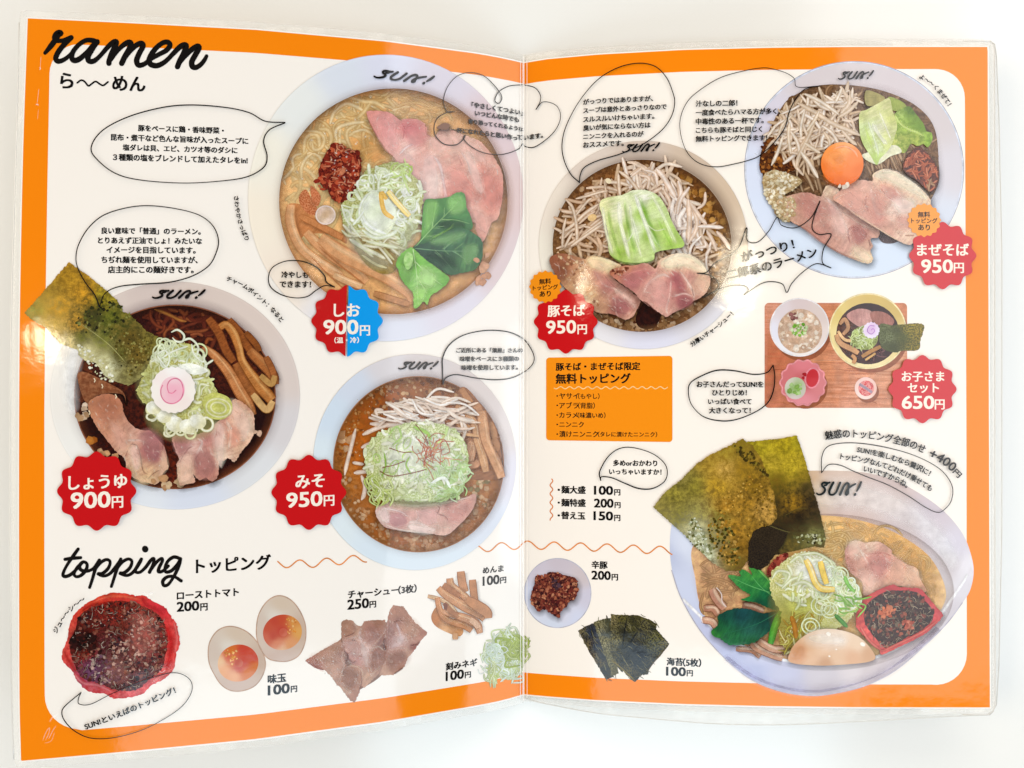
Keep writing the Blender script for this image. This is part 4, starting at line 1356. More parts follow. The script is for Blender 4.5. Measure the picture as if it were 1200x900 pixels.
straws(sl, HEAP, 150, 13, 3.6, ['f6f4de', 'f0f0d0', 'e6ecba', 'faf9ee', 'f2ecd8', 'e8e8c4'], ['d4d8a8', 'dee0c0', 'c8d494'], .2, 33)
soft_fill(sl, ell(490, 535, 36, 22, 24), 'f8f8e4', .42, 14)
straws(sl, [(500, 545), (545, 535), (548, 565), (535, 585), (505, 580)], 70, 14, 1.8, ['dcecc0', 'c4dc98', 'e8f2d8', 'b4d088'], ['a4c474', 'c0d69c'], .25, 34)
soft_fill(sl, [(440, 572), (470, 584), (505, 586), (535, 578), (505, 592), (465, 592)], '5c6c24', .4, 6)
straws(sl, [(435, 560), (455, 560), (460, 585), (440, 590)], 34, 18, 2.2, ['e0e6a4', 'cdd880', 'f0f0cc'], ['a3b050', '8c9c3c'], .3, 35, ang=1.4, spread=.4)
rings(sl, ell(480, 530, 40, 28, 20), 16, 5, 9, 1.6, ['c4da82', 'dce8ae', 'eef4d4'], ['9cba58', 'b6cc7c'], 36)
for a, w, c in (([(450, 530), (452, 545), (447, 560)], 1.8, '9cc050'), ([(455, 510), (465, 500), (470, 512), (460, 522)], 2, 'b6d478'), ([(485, 500), (500, 507), (505, 515)], 4, 'a8cf5c'), ([(480, 535), (476, 545), (482, 556)], 2, 'a9c868'), ([(505, 566), (520, 560), (528, 572)], 3.4, 'f8fbf0'), ([(525, 500), (520, 512), (512, 520)], 3, 'd4ea98')):
    stroke(sl, a, w, c, None, taper=(.3, .3))
ct = P('chilli_threads', bowl)
rg = random.Random(5)
for i in range(46):
    x, y = 508 + rg.gauss(0, 9), 530 + rg.gauss(0, 8)
    a = rg.uniform(0, 6.28)
    l = rg.uniform(10, 26)
    b = rg.gauss(0, .5)
    pts = [(x - math.cos(a) * l / 2, y - math.sin(a) * l / 2), (x - math.sin(a) * l * b * .4, y + math.cos(a) * l * b * .4), (x + math.cos(a) * l / 2, y + math.sin(a) * l / 2)]
    stroke(ct, pts, .8, rc(rg, ['c06a48', 'd08a64', 'b4583c', 'd89a78']), step=2)
for a in ([(456, 525), (472, 530), (482, 530)], [(448, 548), (462, 545), (475, 540)], [(445, 552), (458, 558), (480, 555), (500, 550)], [(487, 497), (497, 510), (502, 520)]):
    stroke(ct, a, .9, '8a3c28', step=2)
lg = P('bowl_logo', bowl)
logo(lg, 466.5, 432.5, 512, 432, 8, .72, col='2a2320', w=2.0)

# ---- pork ramen with sprouts and cabbage ------------------------------------------------
begin()
bowl = P('ramen_bowl', menu, 'white bowl of pork ramen under bean sprouts and cabbage')
sp = P('soup', bowl)
fill(sp, ell(752, 288, 108, 104, 60), [(750, 195, '9a6a38'), (700, 215, '9c6a3c'), (660, 270, 'a0764a'), (820, 230, '96622c'), (848, 280, 'a87840'), (740, 290, 'b08058'), (700, 370, '7a4a22'), (750, 385, '5a2a14'), (800, 370, '8a5c34'), (840, 320, 'a87c54')],
     c2='5c3416', mat='mott', cell=8, smooth=False)
gb = P('minced_garlic', bowl)
PG = ['b98a58', 'c79c6c', '9a6c3a', 'a87a48', 'd4b088', '7c5228']
crumbs(gb, ell(752, 288, 103, 98, 30), 420, 1.4, 4.6, PG, 41)
crumbs(gb, [(800, 205), (835, 230), (852, 275), (845, 300), (820, 260), (790, 225)], 90, 2, 5.5, ['b4803c', 'a06c2c', '8c5a20', 'c49450', '6c4418'], 42)
crumbs(gb, [(690, 378), (720, 388), (780, 386), (820, 365), (810, 350), (760, 372), (700, 365)], 160, 1.5, 4.6, ['c9a684', 'b98f68', 'd9bea0', '8c6240', 'a07850'], 43)
fill(gb, [(745, 372), (755, 355), (766, 358), (775, 368), (766, 384), (750, 384)], '3c140c', c2='20080a', mat='mott')
annulus(bowl, (754, 287, 122.5, 122), (752.5, 288, 105, 101),
        [(636, 300, 'eae6e2'), (645, 240, 'e6deda'), (690, 190, 'd9cecb'), (750, 172, 'd0c2bd'), (810, 190, 'cdbcb0'), (855, 230, 'cfbcac'), (872, 280, 'd8c8ba'), (865, 330, 'dcd2cc'), (830, 375, 'd8d8e8'), (760, 402, 'dadcf4'), (700, 395, 'e2e2f0'), (650, 350, 'eae6e6')],
        ((0, .84), (.03, 1.02), (.15, 1.0), (.5, 1.0), (.82, .97), (.94, .90), (1, .72)), mat='flat')
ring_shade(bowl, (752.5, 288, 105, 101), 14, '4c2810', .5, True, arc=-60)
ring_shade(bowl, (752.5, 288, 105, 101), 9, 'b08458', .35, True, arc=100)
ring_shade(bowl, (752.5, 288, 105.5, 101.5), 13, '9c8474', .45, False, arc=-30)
bs_ = P('bean_sprouts', bowl)
SP1 = [(672, 245), (700, 215), (740, 206), (790, 212), (818, 255), (832, 295), (835, 320), (800, 325), (700, 295), (668, 295)]
straws(bs_, SP1, 130, 34, 3.7, ['e2c8ac', 'd8ba9a', 'e8d4be'], ['bc9670', 'c4a07c'], .2, 51, taper=(.5, .3))
straws(bs_, [(668, 250), (696, 222), (730, 210), (735, 250), (705, 290), (668, 295)], 44, 38, 3.9, ['f0dcc8', 'ecd8c4', 'dfc2a8'], ['bd9674', 'c8a484'], .12, 52, ang=-.6, spread=.7, taper=(.5, .3))
straws(bs_, [(730, 200), (790, 200), (815, 250), (835, 300), (800, 320), (770, 250)], 70, 40, 4.0, SPROUT, ['d0ac90', 'dcc0a8'], .16, 53, ang=1.2, spread=.6, taper=(.5, .3))
straws(bs_, [(780, 225), (810, 250), (815, 290), (795, 300)], 36, 36, 4.6, ['fdf8f4', 'faf2ec', 'f8ece4'], ['dcc6b4', 'e6d4c8'], .16, 54, ang=1.5, spread=.45)
z = crop(640, 160, 6.92)
for a, w in (([(240, 505), (340, 480), (440, 450), (500, 440)], 4), ([(110, 785), (200, 730), (320, 620), (430, 545)], 5), ([(160, 510), (210, 570), (240, 680), (250, 800), (245, 880)], 4.6), ([(130, 900), (140, 760), (160, 660)], 4), ([(240, 640), (330, 530), (370, 500)], 4), ([(510, 370), (600, 375), (680, 400)], 5.5), ([(590, 280), (660, 330), (720, 400), (760, 460)], 5.5), ([(680, 310), (740, 270), (775, 250)], 4.6), ([(150, 900), (190, 820), (215, 780)], 4), ([(310, 790), (380, 740), (460, 680)], 4.5), ([(200, 890), (340, 790), (470, 700)], 5), ([(600, 480), (590, 400), (585, 300)], 5)):
    stroke(bs_, z(a), w * .85, 'f4e4d2', 'c29c7c', taper=(.4, .3))
z = crop(740, 170, 6.92)
for a, w in (([(0, 250), (80, 190)], 5), ([(100, 200), (190, 230), (210, 330)], 5), ([(60, 240), (140, 270), (130, 360)], 5), ([(200, 190), (260, 260), (330, 380), (360, 430)], 8), ([(380, 290), (400, 390), (350, 560)], 6), ([(470, 340), (400, 440), (370, 560)], 6), ([(460, 440), (470, 600), (460, 790)], 7.5), ([(500, 480), (530, 660), (460, 800)], 6), ([(480, 470), (560, 590), (610, 640)], 6.5), ([(540, 660), (640, 660), (745, 670)], 6), ([(600, 380), (590, 470), (530, 520)], 4.5), ([(610, 690), (660, 780), (690, 860)], 5.5), ([(690, 700), (760, 780), (800, 850)], 6), ([(640, 830), (600, 900)], 5), ([(520, 830), (600, 820), (590, 770)], 5)):
    stroke(bs_, z(a), w * .82, random.Random(int(a[0][0])).choice(['f8ece4', 'f4e2d4', 'fbf4f0']), 'd2b094', taper=(.4, .3))
fill(bs_, ell(694, 255, 5.5, 4, 12, -20), 'ecca94', c2='d8ac6c', mat='food')
fill(bs_, ell(713, 212, 4, 3, 12, 30), 'f4e6c8', c2='dcc090', mat='food')
cb = P('cabbage', bowl)
fill(cb, [(703, 237), (730, 228), (742, 223), (758, 223), (772, 230), (781, 244), (790, 265), (802, 287), (785, 292), (768, 296), (766, 304), (750, 308), (728, 306), (714, 296), (712, 270)],
     [(706, 240, 'eef0b8'), (712, 262, 'dde8a8'), (718, 285, 'cfe098'), (725, 250, 'f0f4d0'), (732, 268, 'b4d070'), (730, 295, 'a8c85c'), (738, 240, 'e8f2c8'), (745, 270, 'e4f2cc'), (752, 295, 'd4e8a4'), (752, 250, 'a4cc5c'), (760, 275, '9cc44c'), (755, 232, 'f2f8e2'), (768, 250, 'd8ecb0'), (775, 270, 'bcdc7c'), (785, 285, 'b0d668'), (770, 290, 'c4e090'), (765, 240, 'cfe6a0')],
     c2='b4cc7c', mat='fib', cell=4, uvr=1.2, jg=.3, br=(1.06, 1.0, 1.08))
for a, w, c in (([(712, 245), (717, 270), (728, 303)], 3.0, '9dbd54'), ([(731, 236), (735, 262), (744, 300)], 2.4, '96ba4c'), ([(748, 230), (758, 258), (770, 290)], 3.4, '86ac3c'), ([(744, 228), (757, 262), (775, 292)], 3.6, 'f2f8e0'), ([(727, 238), (728, 262), (738, 300)], 3.2, 'f4f6dc'), ([(706, 242), (710, 270), (718, 296)], 2, 'f4f2cc'), ([(762, 226), (776, 252), (790, 286)], 2, 'e4f2c4'), ([(740, 252), (745, 268), (750, 288)], 2, 'ecf4d4')):
    stroke(cb, a, w, c, None, taper=(.1, .1))
for a, w, c, al in (([(713, 244), (717, 268), (727, 302)], 6, '8cb048', .6), ([(732, 234), (736, 262), (746, 300)], 6, '7ca43c', .65), ([(750, 230), (760, 258), (774, 292)], 7, '70a030', .7), ([(744, 228), (756, 262), (768, 296)], 6, 'fafcee', .8), ([(725, 236), (727, 262), (738, 304)], 6, 'f8f8e4', .8), ([(706, 242), (710, 270), (718, 298)], 5, 'f8f6d8', .7), ([(764, 228), (778, 254), (793, 286)], 5, 'eef6d4', .7), ([(738, 240), (742, 268), (752, 302)], 4, 'eef4d4', .7), ([(716, 268), (722, 290), (730, 305)], 4, '9cbc58', .5), ([(770, 255), (780, 275), (788, 290)], 4, '8cb444', .5), ([(757, 262), (768, 270), (780, 268)], 2.4, 'f4f8dc', .6), ([(742, 272), (736, 282), (730, 284)], 2.2, 'f4f8dc', .6)):
    stroke(cb, a, w, c, alpha=al)
stroke(cb, [(714, 297), (728, 307), (750, 309), (767, 304)], 4, '5c7c2c', alpha=.5)
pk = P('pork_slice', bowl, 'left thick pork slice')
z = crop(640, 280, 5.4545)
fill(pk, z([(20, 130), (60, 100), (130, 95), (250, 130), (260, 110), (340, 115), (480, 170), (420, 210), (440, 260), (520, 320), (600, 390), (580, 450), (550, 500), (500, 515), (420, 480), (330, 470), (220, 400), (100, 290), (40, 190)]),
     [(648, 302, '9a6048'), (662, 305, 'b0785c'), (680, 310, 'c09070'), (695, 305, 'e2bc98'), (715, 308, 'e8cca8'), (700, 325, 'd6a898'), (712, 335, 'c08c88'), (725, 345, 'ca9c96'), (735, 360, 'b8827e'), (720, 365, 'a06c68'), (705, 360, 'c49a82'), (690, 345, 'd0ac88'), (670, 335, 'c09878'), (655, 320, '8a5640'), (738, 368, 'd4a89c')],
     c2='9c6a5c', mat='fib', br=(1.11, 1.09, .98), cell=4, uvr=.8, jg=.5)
for a, w, c in (([(300, 190), (370, 290), (460, 330), (530, 400), (560, 450)], 2.4, 'e4c4ba'), ([(400, 430), (440, 460), (520, 480)], 2, '5c3028'), ([(360, 220), (430, 300), (520, 370)], 1.1, '8a5450'), ([(270, 120), (360, 130), (470, 170)], 3, 'f0dcc0')):
    stroke(pk, z(a), w, c, taper=(.2, .2))
lobes(pk, [(z([(40, 140), (110, 110), (150, 160), (120, 220), (70, 190)]), '8c5844', .5, 6), (z([(270, 130), (340, 130), (430, 170), (380, 200), (300, 180)]), 'f2dcbc', .65, 5), (z([(300, 200), (380, 240), (430, 330), (380, 320), (320, 260)]), 'b47c78', .5, 5), (z([(420, 380), (500, 380), (540, 440), (500, 490), (440, 450)]), '9c6066', .6, 5), (z([(440, 320), (540, 380), (570, 440), (530, 400)]), 'ecd0c4', .6, 4), (z([(200, 180), (260, 180), (300, 300), (240, 330)]), 'd4ac84', .5, 6)])
meat_grain(pk, 110, .8, 1)
crumbs(pk, z([(60, 100), (160, 100), (240, 140), (300, 300), (330, 430), (240, 360), (120, 250)]), 60, .8, 2.4, ['d4b08c', 'a87858', '8c5a40', 'e0c4a0'], 61)
pk = P('pork_slice', bowl, 'right pork slice with a pale rim of fat')
fill(pk, z([(405, 210), (500, 170), (560, 170), (640, 155), (700, 190), (720, 140), (800, 100), (880, 92), (960, 120), (1020, 190), (1050, 260), (1030, 330), (980, 380), (940, 400), (880, 440), (800, 480), (770, 500), (720, 470), (610, 395), (560, 340), (460, 270)]),
     [(722, 318, 'b87860'), (735, 316, 'c48c74'), (750, 320, 'c08480'), (740, 330, 'b87e7e'), (760, 340, 'cfa09a'), (770, 325, 'd8aca4'), (780, 350, 'c8928e'), (775, 365, 'd4a8a2'), (790, 330, 'c08084'), (800, 300, 'f0d8c0'), (785, 305, 'efd6bc'), (815, 310, 'e8c8b0'), (825, 325, 'e4c0aa'), (815, 340, 'd4a89c'), (798, 345, 'b07478'), (805, 360, '9c6468'), (790, 368, 'caa09a'), (810, 325, 'cc9c96'), (828, 335, 'd8b4a0')],
     c2='b07c78', mat='fib', br=(1.11, 1.09, .98), cell=4, uvr=.5, jg=.5)
for a, w, c in (([(620, 350), (660, 280), (740, 230), (800, 250)], 3, 'e8ccc4'), ([(800, 250), (790, 350), (770, 440), (780, 490)], 2.6, 'e4c8c0'), ([(850, 200), (900, 270), (940, 340), (945, 390)], 3, 'ead0c6'), ([(810, 370), (880, 350), (940, 370)], 2.4, 'e2c4bc'), ([(800, 200), (850, 280), (880, 340)], 2, '9c5c60'), ([(610, 400), (640, 410), (720, 480)], 1.6, '4c1e16'), ([(460, 270), (560, 210), (700, 190)], 1.6, 'd4a294'), ([(930, 310), (945, 370)], 1.2, '6c383c'), ([(740, 150), (860, 100), (980, 150), (1040, 250)], 3.4, 'f4e2cc')):
    stroke(pk, z(a), w, c, taper=(.2, .2))
lobes(pk, [(z([(480, 230), (600, 200), (700, 210), (640, 250), (560, 320)]), 'b4747a', .5, 5), (z([(640, 280), (740, 250), (790, 330), (760, 440), (680, 400)]), 'd8aca6', .5, 6), (z([(810, 210), (850, 220), (890, 310), (850, 330), (810, 270)]), 'b0686e', .65, 4), (z([(840, 380), (920, 370), (930, 410), (850, 440)]), '94565e', .6, 4), (z([(740, 150), (860, 105), (960, 140), (1020, 220), (900, 170), (780, 180)]), 'f6e4ce', .7, 5), (z([(950, 260), (1030, 270), (1010, 330), (960, 350)]), 'e4c0ac', .6, 4)])
meat_grain(pk, 110, .5, 2)
crumbs(pk, z([(405, 210), (500, 175), (530, 190), (450, 240)]), 30, .8, 2.2, ['8c4c34', 'b4785c', 'd0a084', '6c3424'], 62)
lg = P('bowl_logo', bowl)
logo(lg, 729, 178.5, 772, 176, 8.5, .62, w=1.75)

# ---- soupless noodles with egg yolk -----------------------------------------------------
begin()
bowl = P('ramen_bowl', menu, 'white bowl of soupless noodles with a raw egg yolk')
fill(bowl, ell(1001, 199, 128.5, 127, 72), [(880, 200, 'd8e0f6'), (900, 140, 'd8d4e4'), (950, 90, 'd8d0d6'), (1001, 78, 'd6ced4'), (1060, 95, 'd4cbd2'), (1100, 140, 'd2cacf'), (1122, 200, 'd6d2dc'), (1110, 260, 'd6dcec'), (1060, 305, 'd4e0f4'), (1000, 320, 'd6e2f6'), (930, 300, 'd8e4f8'), (890, 250, 'd8e2f8'), (1000, 200, 'c8c0c4')], cell=8, smooth=False, br=(1.08, 1.06, 1.02))
stroke(bowl, ell(1001, 199, 127.4, 126, 90), 2.0, 'e8ecf8', 'cfd4e4', closed=True)
stroke(bowl, ell(1001, 199, 128.4, 127, 90), .8, 'b4b4c4', closed=True)
soft_fill(bowl, [(928, 122), (962, 106), (1005, 102), (1050, 112), (1082, 138), (1097, 180), (1096, 230), (1070, 265), (1000, 276), (935, 255), (902, 228), (896, 170)], '6c5c5c', .5, 9)
nd = P('noodles', bowl)
BASE = [(917, 124), (934, 110), (960, 100), (1000, 100), (1040, 108), (1075, 125), (1095, 150), (1100, 190), (1098, 220), (1070, 260), (1030, 270), (980, 260), (940, 250), (905, 230), (893, 200), (898, 162)]
fill(nd, BASE, '8c6a4c', c2='54361f', mat='mott', cell=8)
noodles(nd, BASE, 130, 44, 4.4, ['b08c68', '9c7854', 'c4a27c', '8a6644'], ['6a4828', '7c5834'], .1, 71)
nd = P('noodles', bowl)
straws(nd, [(990, 185), (1060, 175), (1065, 205), (1000, 215)], 34, 34, 4, ['b4906c', 'a07c58', 'c8a884'], ['644428'], .05, 72, ang=1.3, spread=.2)
nd = P('noodles', bowl)
straws(nd, [(905, 205), (945, 195), (960, 215), (915, 225)], 30, 30, 4, ['b49678', '9c7c5c', 'c8ac8c'], ['6c4c30'], .05, 73, ang=.9, spread=.4)
nd = P('noodles', bowl)
fill(nd, [(1030, 272), (1050, 262), (1062, 272), (1050, 284), (1034, 284)], '6c5a5c', c2='3c2c30', mat='fib')
mm = P('seasoned_mince', bowl)
MM = [(890, 195), (892, 178), (900, 162), (908, 160), (918, 172), (930, 180), (936, 190), (930, 200), (905, 206), (893, 203)]
fill(mm, MM, '6c3c14', c2='3a1a08', mat='crumb')
crumbs(mm, MM, 110, 1.2, 3.4, ['8c5420', 'a0662c', '6c3810', 'b87c3c', '4c2408'], 74)
bs_ = P('bean_sprouts', bowl)
SPR = [(900, 170), (908, 135), (930, 112), (960, 104), (1000, 100), (1012, 115), (1008, 150), (990, 170), (965, 180), (945, 205), (925, 190)]
SPI = [(910, 170), (916, 140), (936, 122), (962, 114), (992, 112), (1002, 122), (996, 148), (980, 166), (960, 176), (942, 196), (928, 186)]
straws(bs_, SPI, 150, 32, 3.6, ['e4ccb0', 'ecd8c0', 'dcc0a0', 'f0e0cc'], ['b89878', 'c4a484'], .12, 75, taper=(.5, .3))
straws(bs_, SPI, 90, 34, 3.7, SPROUT, ['d4b89c', 'c8a888'], .12, 76, taper=(.5, .3))
z = crop(880, 90, 7.5)
for a, w in (([(410, 230), (560, 310), (700, 400), (880, 480), (975, 520)], 7), ([(470, 150), (600, 210), (720, 290), (770, 330)], 6), ([(800, 100), (770, 170), (740, 230)], 5), ([(870, 160), (860, 240), (800, 310)], 6), ([(940, 220), (860, 300), (760, 360)], 5.5), ([(470, 300), (440, 430), (440, 540)], 5), ([(560, 400), (500, 540), (420, 700), (395, 810)], 5.5), ([(440, 660), (520, 770), (590, 890)], 6.5), ([(470, 580), (560, 640), (610, 670)], 5.5), ([(640, 480), (690, 560), (690, 620)], 5), ([(340, 400), (330, 520), (350, 680)], 5), ([(280, 520), (240, 650), (180, 780)], 5), ([(220, 420), (180, 480), (110, 570)], 4.6), ([(360, 340), (280, 420), (240, 520)], 4.6), ([(800, 470), (880, 560), (930, 600)], 5.5), ([(600, 300), (560, 380), (490, 480)], 5)):
    stroke(bs_, z(a), w * .82, random.Random(int(a[1][1])).choice(['f4e6d4', 'f8eee2', 'efdcc8']), 'c8aa8a', taper=(.4, .3))
ga = P('grated_garlic', bowl)
GA = [(894, 208), (905, 200), (925, 204), (940, 212), (930, 222), (918, 230), (930, 235), (932, 250), (925, 260), (912, 255), (905, 242), (897, 230)]
fill(ga, GA, 'd2bd96', c2='a88c60', mat='crumb')
crumbs(ga, GA, 240, 1, 2.8, ['e0d0ac', 'd0b890', 'ece0c4', 'b89c70', 'f2e8d4'], 77)
cb = P('cabbage', bowl)
z = crop(990, 90, 7.5)
fill(cb, z([(190, 120), (350, 180), (300, 240), (190, 250)]), 'b0a468', c2='8c8448', mat='soft')
fill(cb, z([(380, 180), (450, 190), (530, 240), (540, 290), (440, 300), (390, 260)]), 'a8b458', c2='7c8c34', mat='soft')
fill(cb, z([(440, 330), (500, 280), (570, 260), (620, 320), (690, 410), (720, 480), (760, 490), (770, 550), (730, 620), (690, 590), (640, 610), (580, 590), (520, 670), (410, 600), (430, 480), (460, 430)]),
     [(1052, 132, 'b8d070'), (1066, 130, '5c7c2c'), (1072, 145, '86a83c'), (1080, 150, '6c902c'), (1060, 150, 'a8c452'), (1062, 160, 'b4c058'), (1050, 165, 'ccd070'), (1085, 158, 'b0d058'), (1090, 163, '9cc040'), (1075, 165, 'b8c458'), (1056, 172, 'bcc464'), (1068, 170, 'aab44c')], c2='7c9830', mat='mott', cell=4)
stroke(cb, z([(430, 310), (470, 390), (540, 450), (640, 490), (710, 530)]), 3, 'd4e490', taper=(.2, .2))
fill(cb, z([(150, 690), (280, 770), (400, 700), (500, 660), (440, 600), (300, 640)]) , 'ecead0', c2='d4d0a4', mat='soft')
fill(cb, z([(130, 320), (190, 290), (300, 230), (390, 190), (420, 300), (460, 420), (440, 520), (410, 600), (370, 660), (310, 720), (280, 775), (230, 700), (160, 590), (130, 480)]),
     [(1012, 135, 'dcdc9c'), (1025, 130, 'e4e2ac'), (1040, 122, 'dcd8a0'), (1045, 140, 'd4d68c'), (1015, 150, 'd6e4a8'), (1022, 150, 'e4ecc0'), (1030, 150, 'ece8d0'), (1040, 155, 'e0dfa8'), (1020, 165, 'd4e498'), (1028, 172, 'e6f0c4'), (1026, 185, 'c4dc80'), (1012, 165, 'c8d888'), (1040, 168, 'd8dc98')],
     c2='b8c470', mat='fib', cell=4, uvr=1.1)
for a, w, c in (([(240, 400), (300, 520), (380, 600)], 5, 'f0eedc'), ([(200, 380), (250, 520), (290, 650), (290, 720)], 2.4, 'eef6d4'), ([(170, 420), (220, 560), (270, 700)], 3, 'b8d070'), ([(300, 300), (360, 440), (410, 560)], 2, 'f4f2d8'), ([(250, 470), (330, 590), (350, 640)], 2, 'c4d484')):
    stroke(cb, z(a), w, c, taper=(.1, .1))
fr_ = P('fried_onion_shreds', bowl)
FR = [(1062, 185), (1075, 172), (1085, 178), (1095, 190), (1100, 202), (1098, 218), (1090, 225), (1075, 212), (1064, 205), (1058, 196)]
fill(fr_, FR, '7c3c24', c2='4c1c10', mat='crumb')
noodles(fr_, FR, 90, 14, 2.2, ['d48058', 'c06c44', 'e09470', 'b45c38'], ['8c3c20', 'a04c2c'], .5, 78)
noodles(fr_, [(1088, 208), (1098, 214), (1094, 230), (1084, 222)], 12, 14, 2.6, ['b48864', 'c49c78'], ['7c5434'], .2, 79)
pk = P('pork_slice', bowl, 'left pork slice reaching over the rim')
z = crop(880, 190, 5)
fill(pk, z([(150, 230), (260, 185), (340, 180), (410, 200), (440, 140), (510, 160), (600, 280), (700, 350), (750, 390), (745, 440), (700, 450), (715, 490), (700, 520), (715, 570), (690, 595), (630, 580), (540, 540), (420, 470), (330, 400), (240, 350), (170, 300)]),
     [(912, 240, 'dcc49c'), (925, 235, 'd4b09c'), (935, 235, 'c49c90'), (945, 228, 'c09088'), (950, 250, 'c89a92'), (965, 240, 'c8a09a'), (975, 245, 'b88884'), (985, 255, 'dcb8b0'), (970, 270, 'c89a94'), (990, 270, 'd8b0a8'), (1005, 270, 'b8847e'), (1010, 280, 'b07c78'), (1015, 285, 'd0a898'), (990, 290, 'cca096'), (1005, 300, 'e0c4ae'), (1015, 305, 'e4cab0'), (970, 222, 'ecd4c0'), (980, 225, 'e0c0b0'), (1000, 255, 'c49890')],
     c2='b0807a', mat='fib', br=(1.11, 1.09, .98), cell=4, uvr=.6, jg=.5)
for a, w, c in (([(430, 200), (500, 270), (540, 350), (580, 440)], 4, 'e8d0ca'), ([(580, 480), (570, 400), (610, 380), (650, 400)], 2, '9c6460'), ([(240, 350), (330, 400), (420, 470), (550, 545), (700, 590)], 2, '8c5a4c'), ([(520, 280), (640, 360), (740, 400)], 2, 'dcb8a8'), ([(690, 450), (700, 500)], 2, '74443c'), ([(640, 540), (700, 550)], 3, 'ecd8c0')):
    stroke(pk, z(a), w, c, taper=(.2, .2))
lobes(pk, [(z([(270, 220), (340, 210), (420, 260), (400, 330), (320, 300)]), 'b87e7a', .45, 6), (z([(460, 260), (540, 300), (560, 420), (500, 400)]), 'e6c4bc', .5, 6), (z([(590, 390), (660, 390), (680, 440), (620, 470)]), 'a86c68', .6, 5), (z([(600, 500), (690, 540), (700, 580), (630, 560)]), 'ecd4bc', .65, 5), (z([(330, 370), (430, 420), (420, 460), (340, 400)]), 'c08c80', .5, 5)])
meat_grain(pk, 110, .6, 3)
crumbs(pk, z([(130, 240), (240, 200), (270, 260), (240, 330), (180, 340)]), 110, .8, 2.4, ['e6d6b4', 'd2bc94', 'f0e6cc', 'bca074'], 81)
pk = P('pork_slice', bowl, 'right pork slice beside the badge')
fill(pk, z([(480, 215), (510, 180), (560, 130), (640, 105), (710, 110), (715, 70), (780, 40), (860, 60), (950, 120), (1020, 180), (1055, 240), (1010, 330), (960, 400), (980, 440), (930, 485), (860, 460), (760, 400), (640, 330), (560, 270)]),
     [(982, 230, 'd8a898'), (995, 222, 'd0a094'), (1010, 215, 'dcb0a4'), (1000, 240, 'c89890'), (1015, 250, 'd0a298'), (1025, 225, 'dcb4a8'), (1035, 240, 'd4a89e'), (1030, 260, 'ce9e94'), (1045, 245, 'e6ccc4'), (1050, 230, 'c89c94'), (1040, 210, 'e4c4b0'), (1030, 202, 'ecd6bc'), (1060, 215, 'ecd4bc'), (1075, 225, 'e8d0ba'), (1085, 240, 'e6ceb8'), (1060, 260, 'd4aca2'), (1060, 275, 'e8cec0'), (1040, 270, 'd4a89a'), (1065, 283, 'e6cab8')],
     c2='bc8a84', mat='fib', br=(1.11, 1.09, .98), cell=4, uvr=.6, jg=.5)
for a, w, c in (([(680, 190), (670, 240), (690, 290)], 2, 'a06c6c'), ([(700, 140), (720, 240), (760, 340)], 4, 'e8d0c8'), ([(770, 140), (830, 220), (900, 260), (960, 230)], 4.5, 'ecd8d2'), ([(560, 270), (700, 360), (860, 460)], 1.8, 'e4c0a8'), ([(760, 150), (800, 200), (850, 230)], 1.6, 'b47e7c'), ([(480, 220), (540, 190), (600, 180)], 2, 'e0b8a8'), ([(900, 430), (960, 430)], 2, '9c6c5c'), ([(730, 70), (800, 55), (920, 110), (1030, 210)], 4, 'f0deca')):
    stroke(pk, z(a), w, c, taper=(.2, .2))
lobes(pk, [(z([(530, 200), (640, 160), (670, 230), (620, 290), (550, 250)]), 'dcac9e', .5, 6), (z([(690, 180), (760, 200), (780, 330), (720, 330)]), 'c48c84', .5, 7), (z([(760, 130), (840, 160), (880, 240), (800, 200)]), 'ca928a', .55, 5), (z([(840, 220), (940, 220), (960, 270), (880, 300)]), 'efdcd6', .6, 6), (z([(730, 80), (820, 60), (930, 120), (1030, 210), (920, 160), (800, 100)]), 'f6e6d2', .7, 5), (z([(860, 330), (940, 330), (930, 400), (870, 390)]), 'c89c92', .5, 6)])
meat_grain(pk, 110, .6, 4)
yk = P('egg_yolk', bowl)
fill(yk, ell(987, 192, 25, 25.5, 40), [(987, 198, 'f07830'), (975, 180, 'f88c48'), (1000, 185, 'f48040'), (985, 214, 'e46820'), (1008, 200, 'e87028'), (965, 198, 'ec7430'), (990, 172, 'fca068')], cell=4, smooth=False, br=(1.08, 1.36, 1.4))
soft_fill(yk, ell(980, 186, 12, 10, 18), 'fca870', .45, 8)
soft_fill(yk, [(966, 204), (985, 216), (1006, 206), (1000, 214), (985, 218), (970, 213)], 'e46c24', .4, 4)
stroke(yk, [(978, 174), (990, 171.5), (1001, 177), (1005, 184)], 3, 'fcbc94', 'f69658', taper=(.2, .2))
crumbs(yk, ell(988, 218, 8, 3, 10), 3, 2, 4, ['ecdccc'], 3)
lg = P('bowl_logo', bowl)
logo(lg, 982, 93, 1023, 91.5, 8.5, .55, w=1.75)

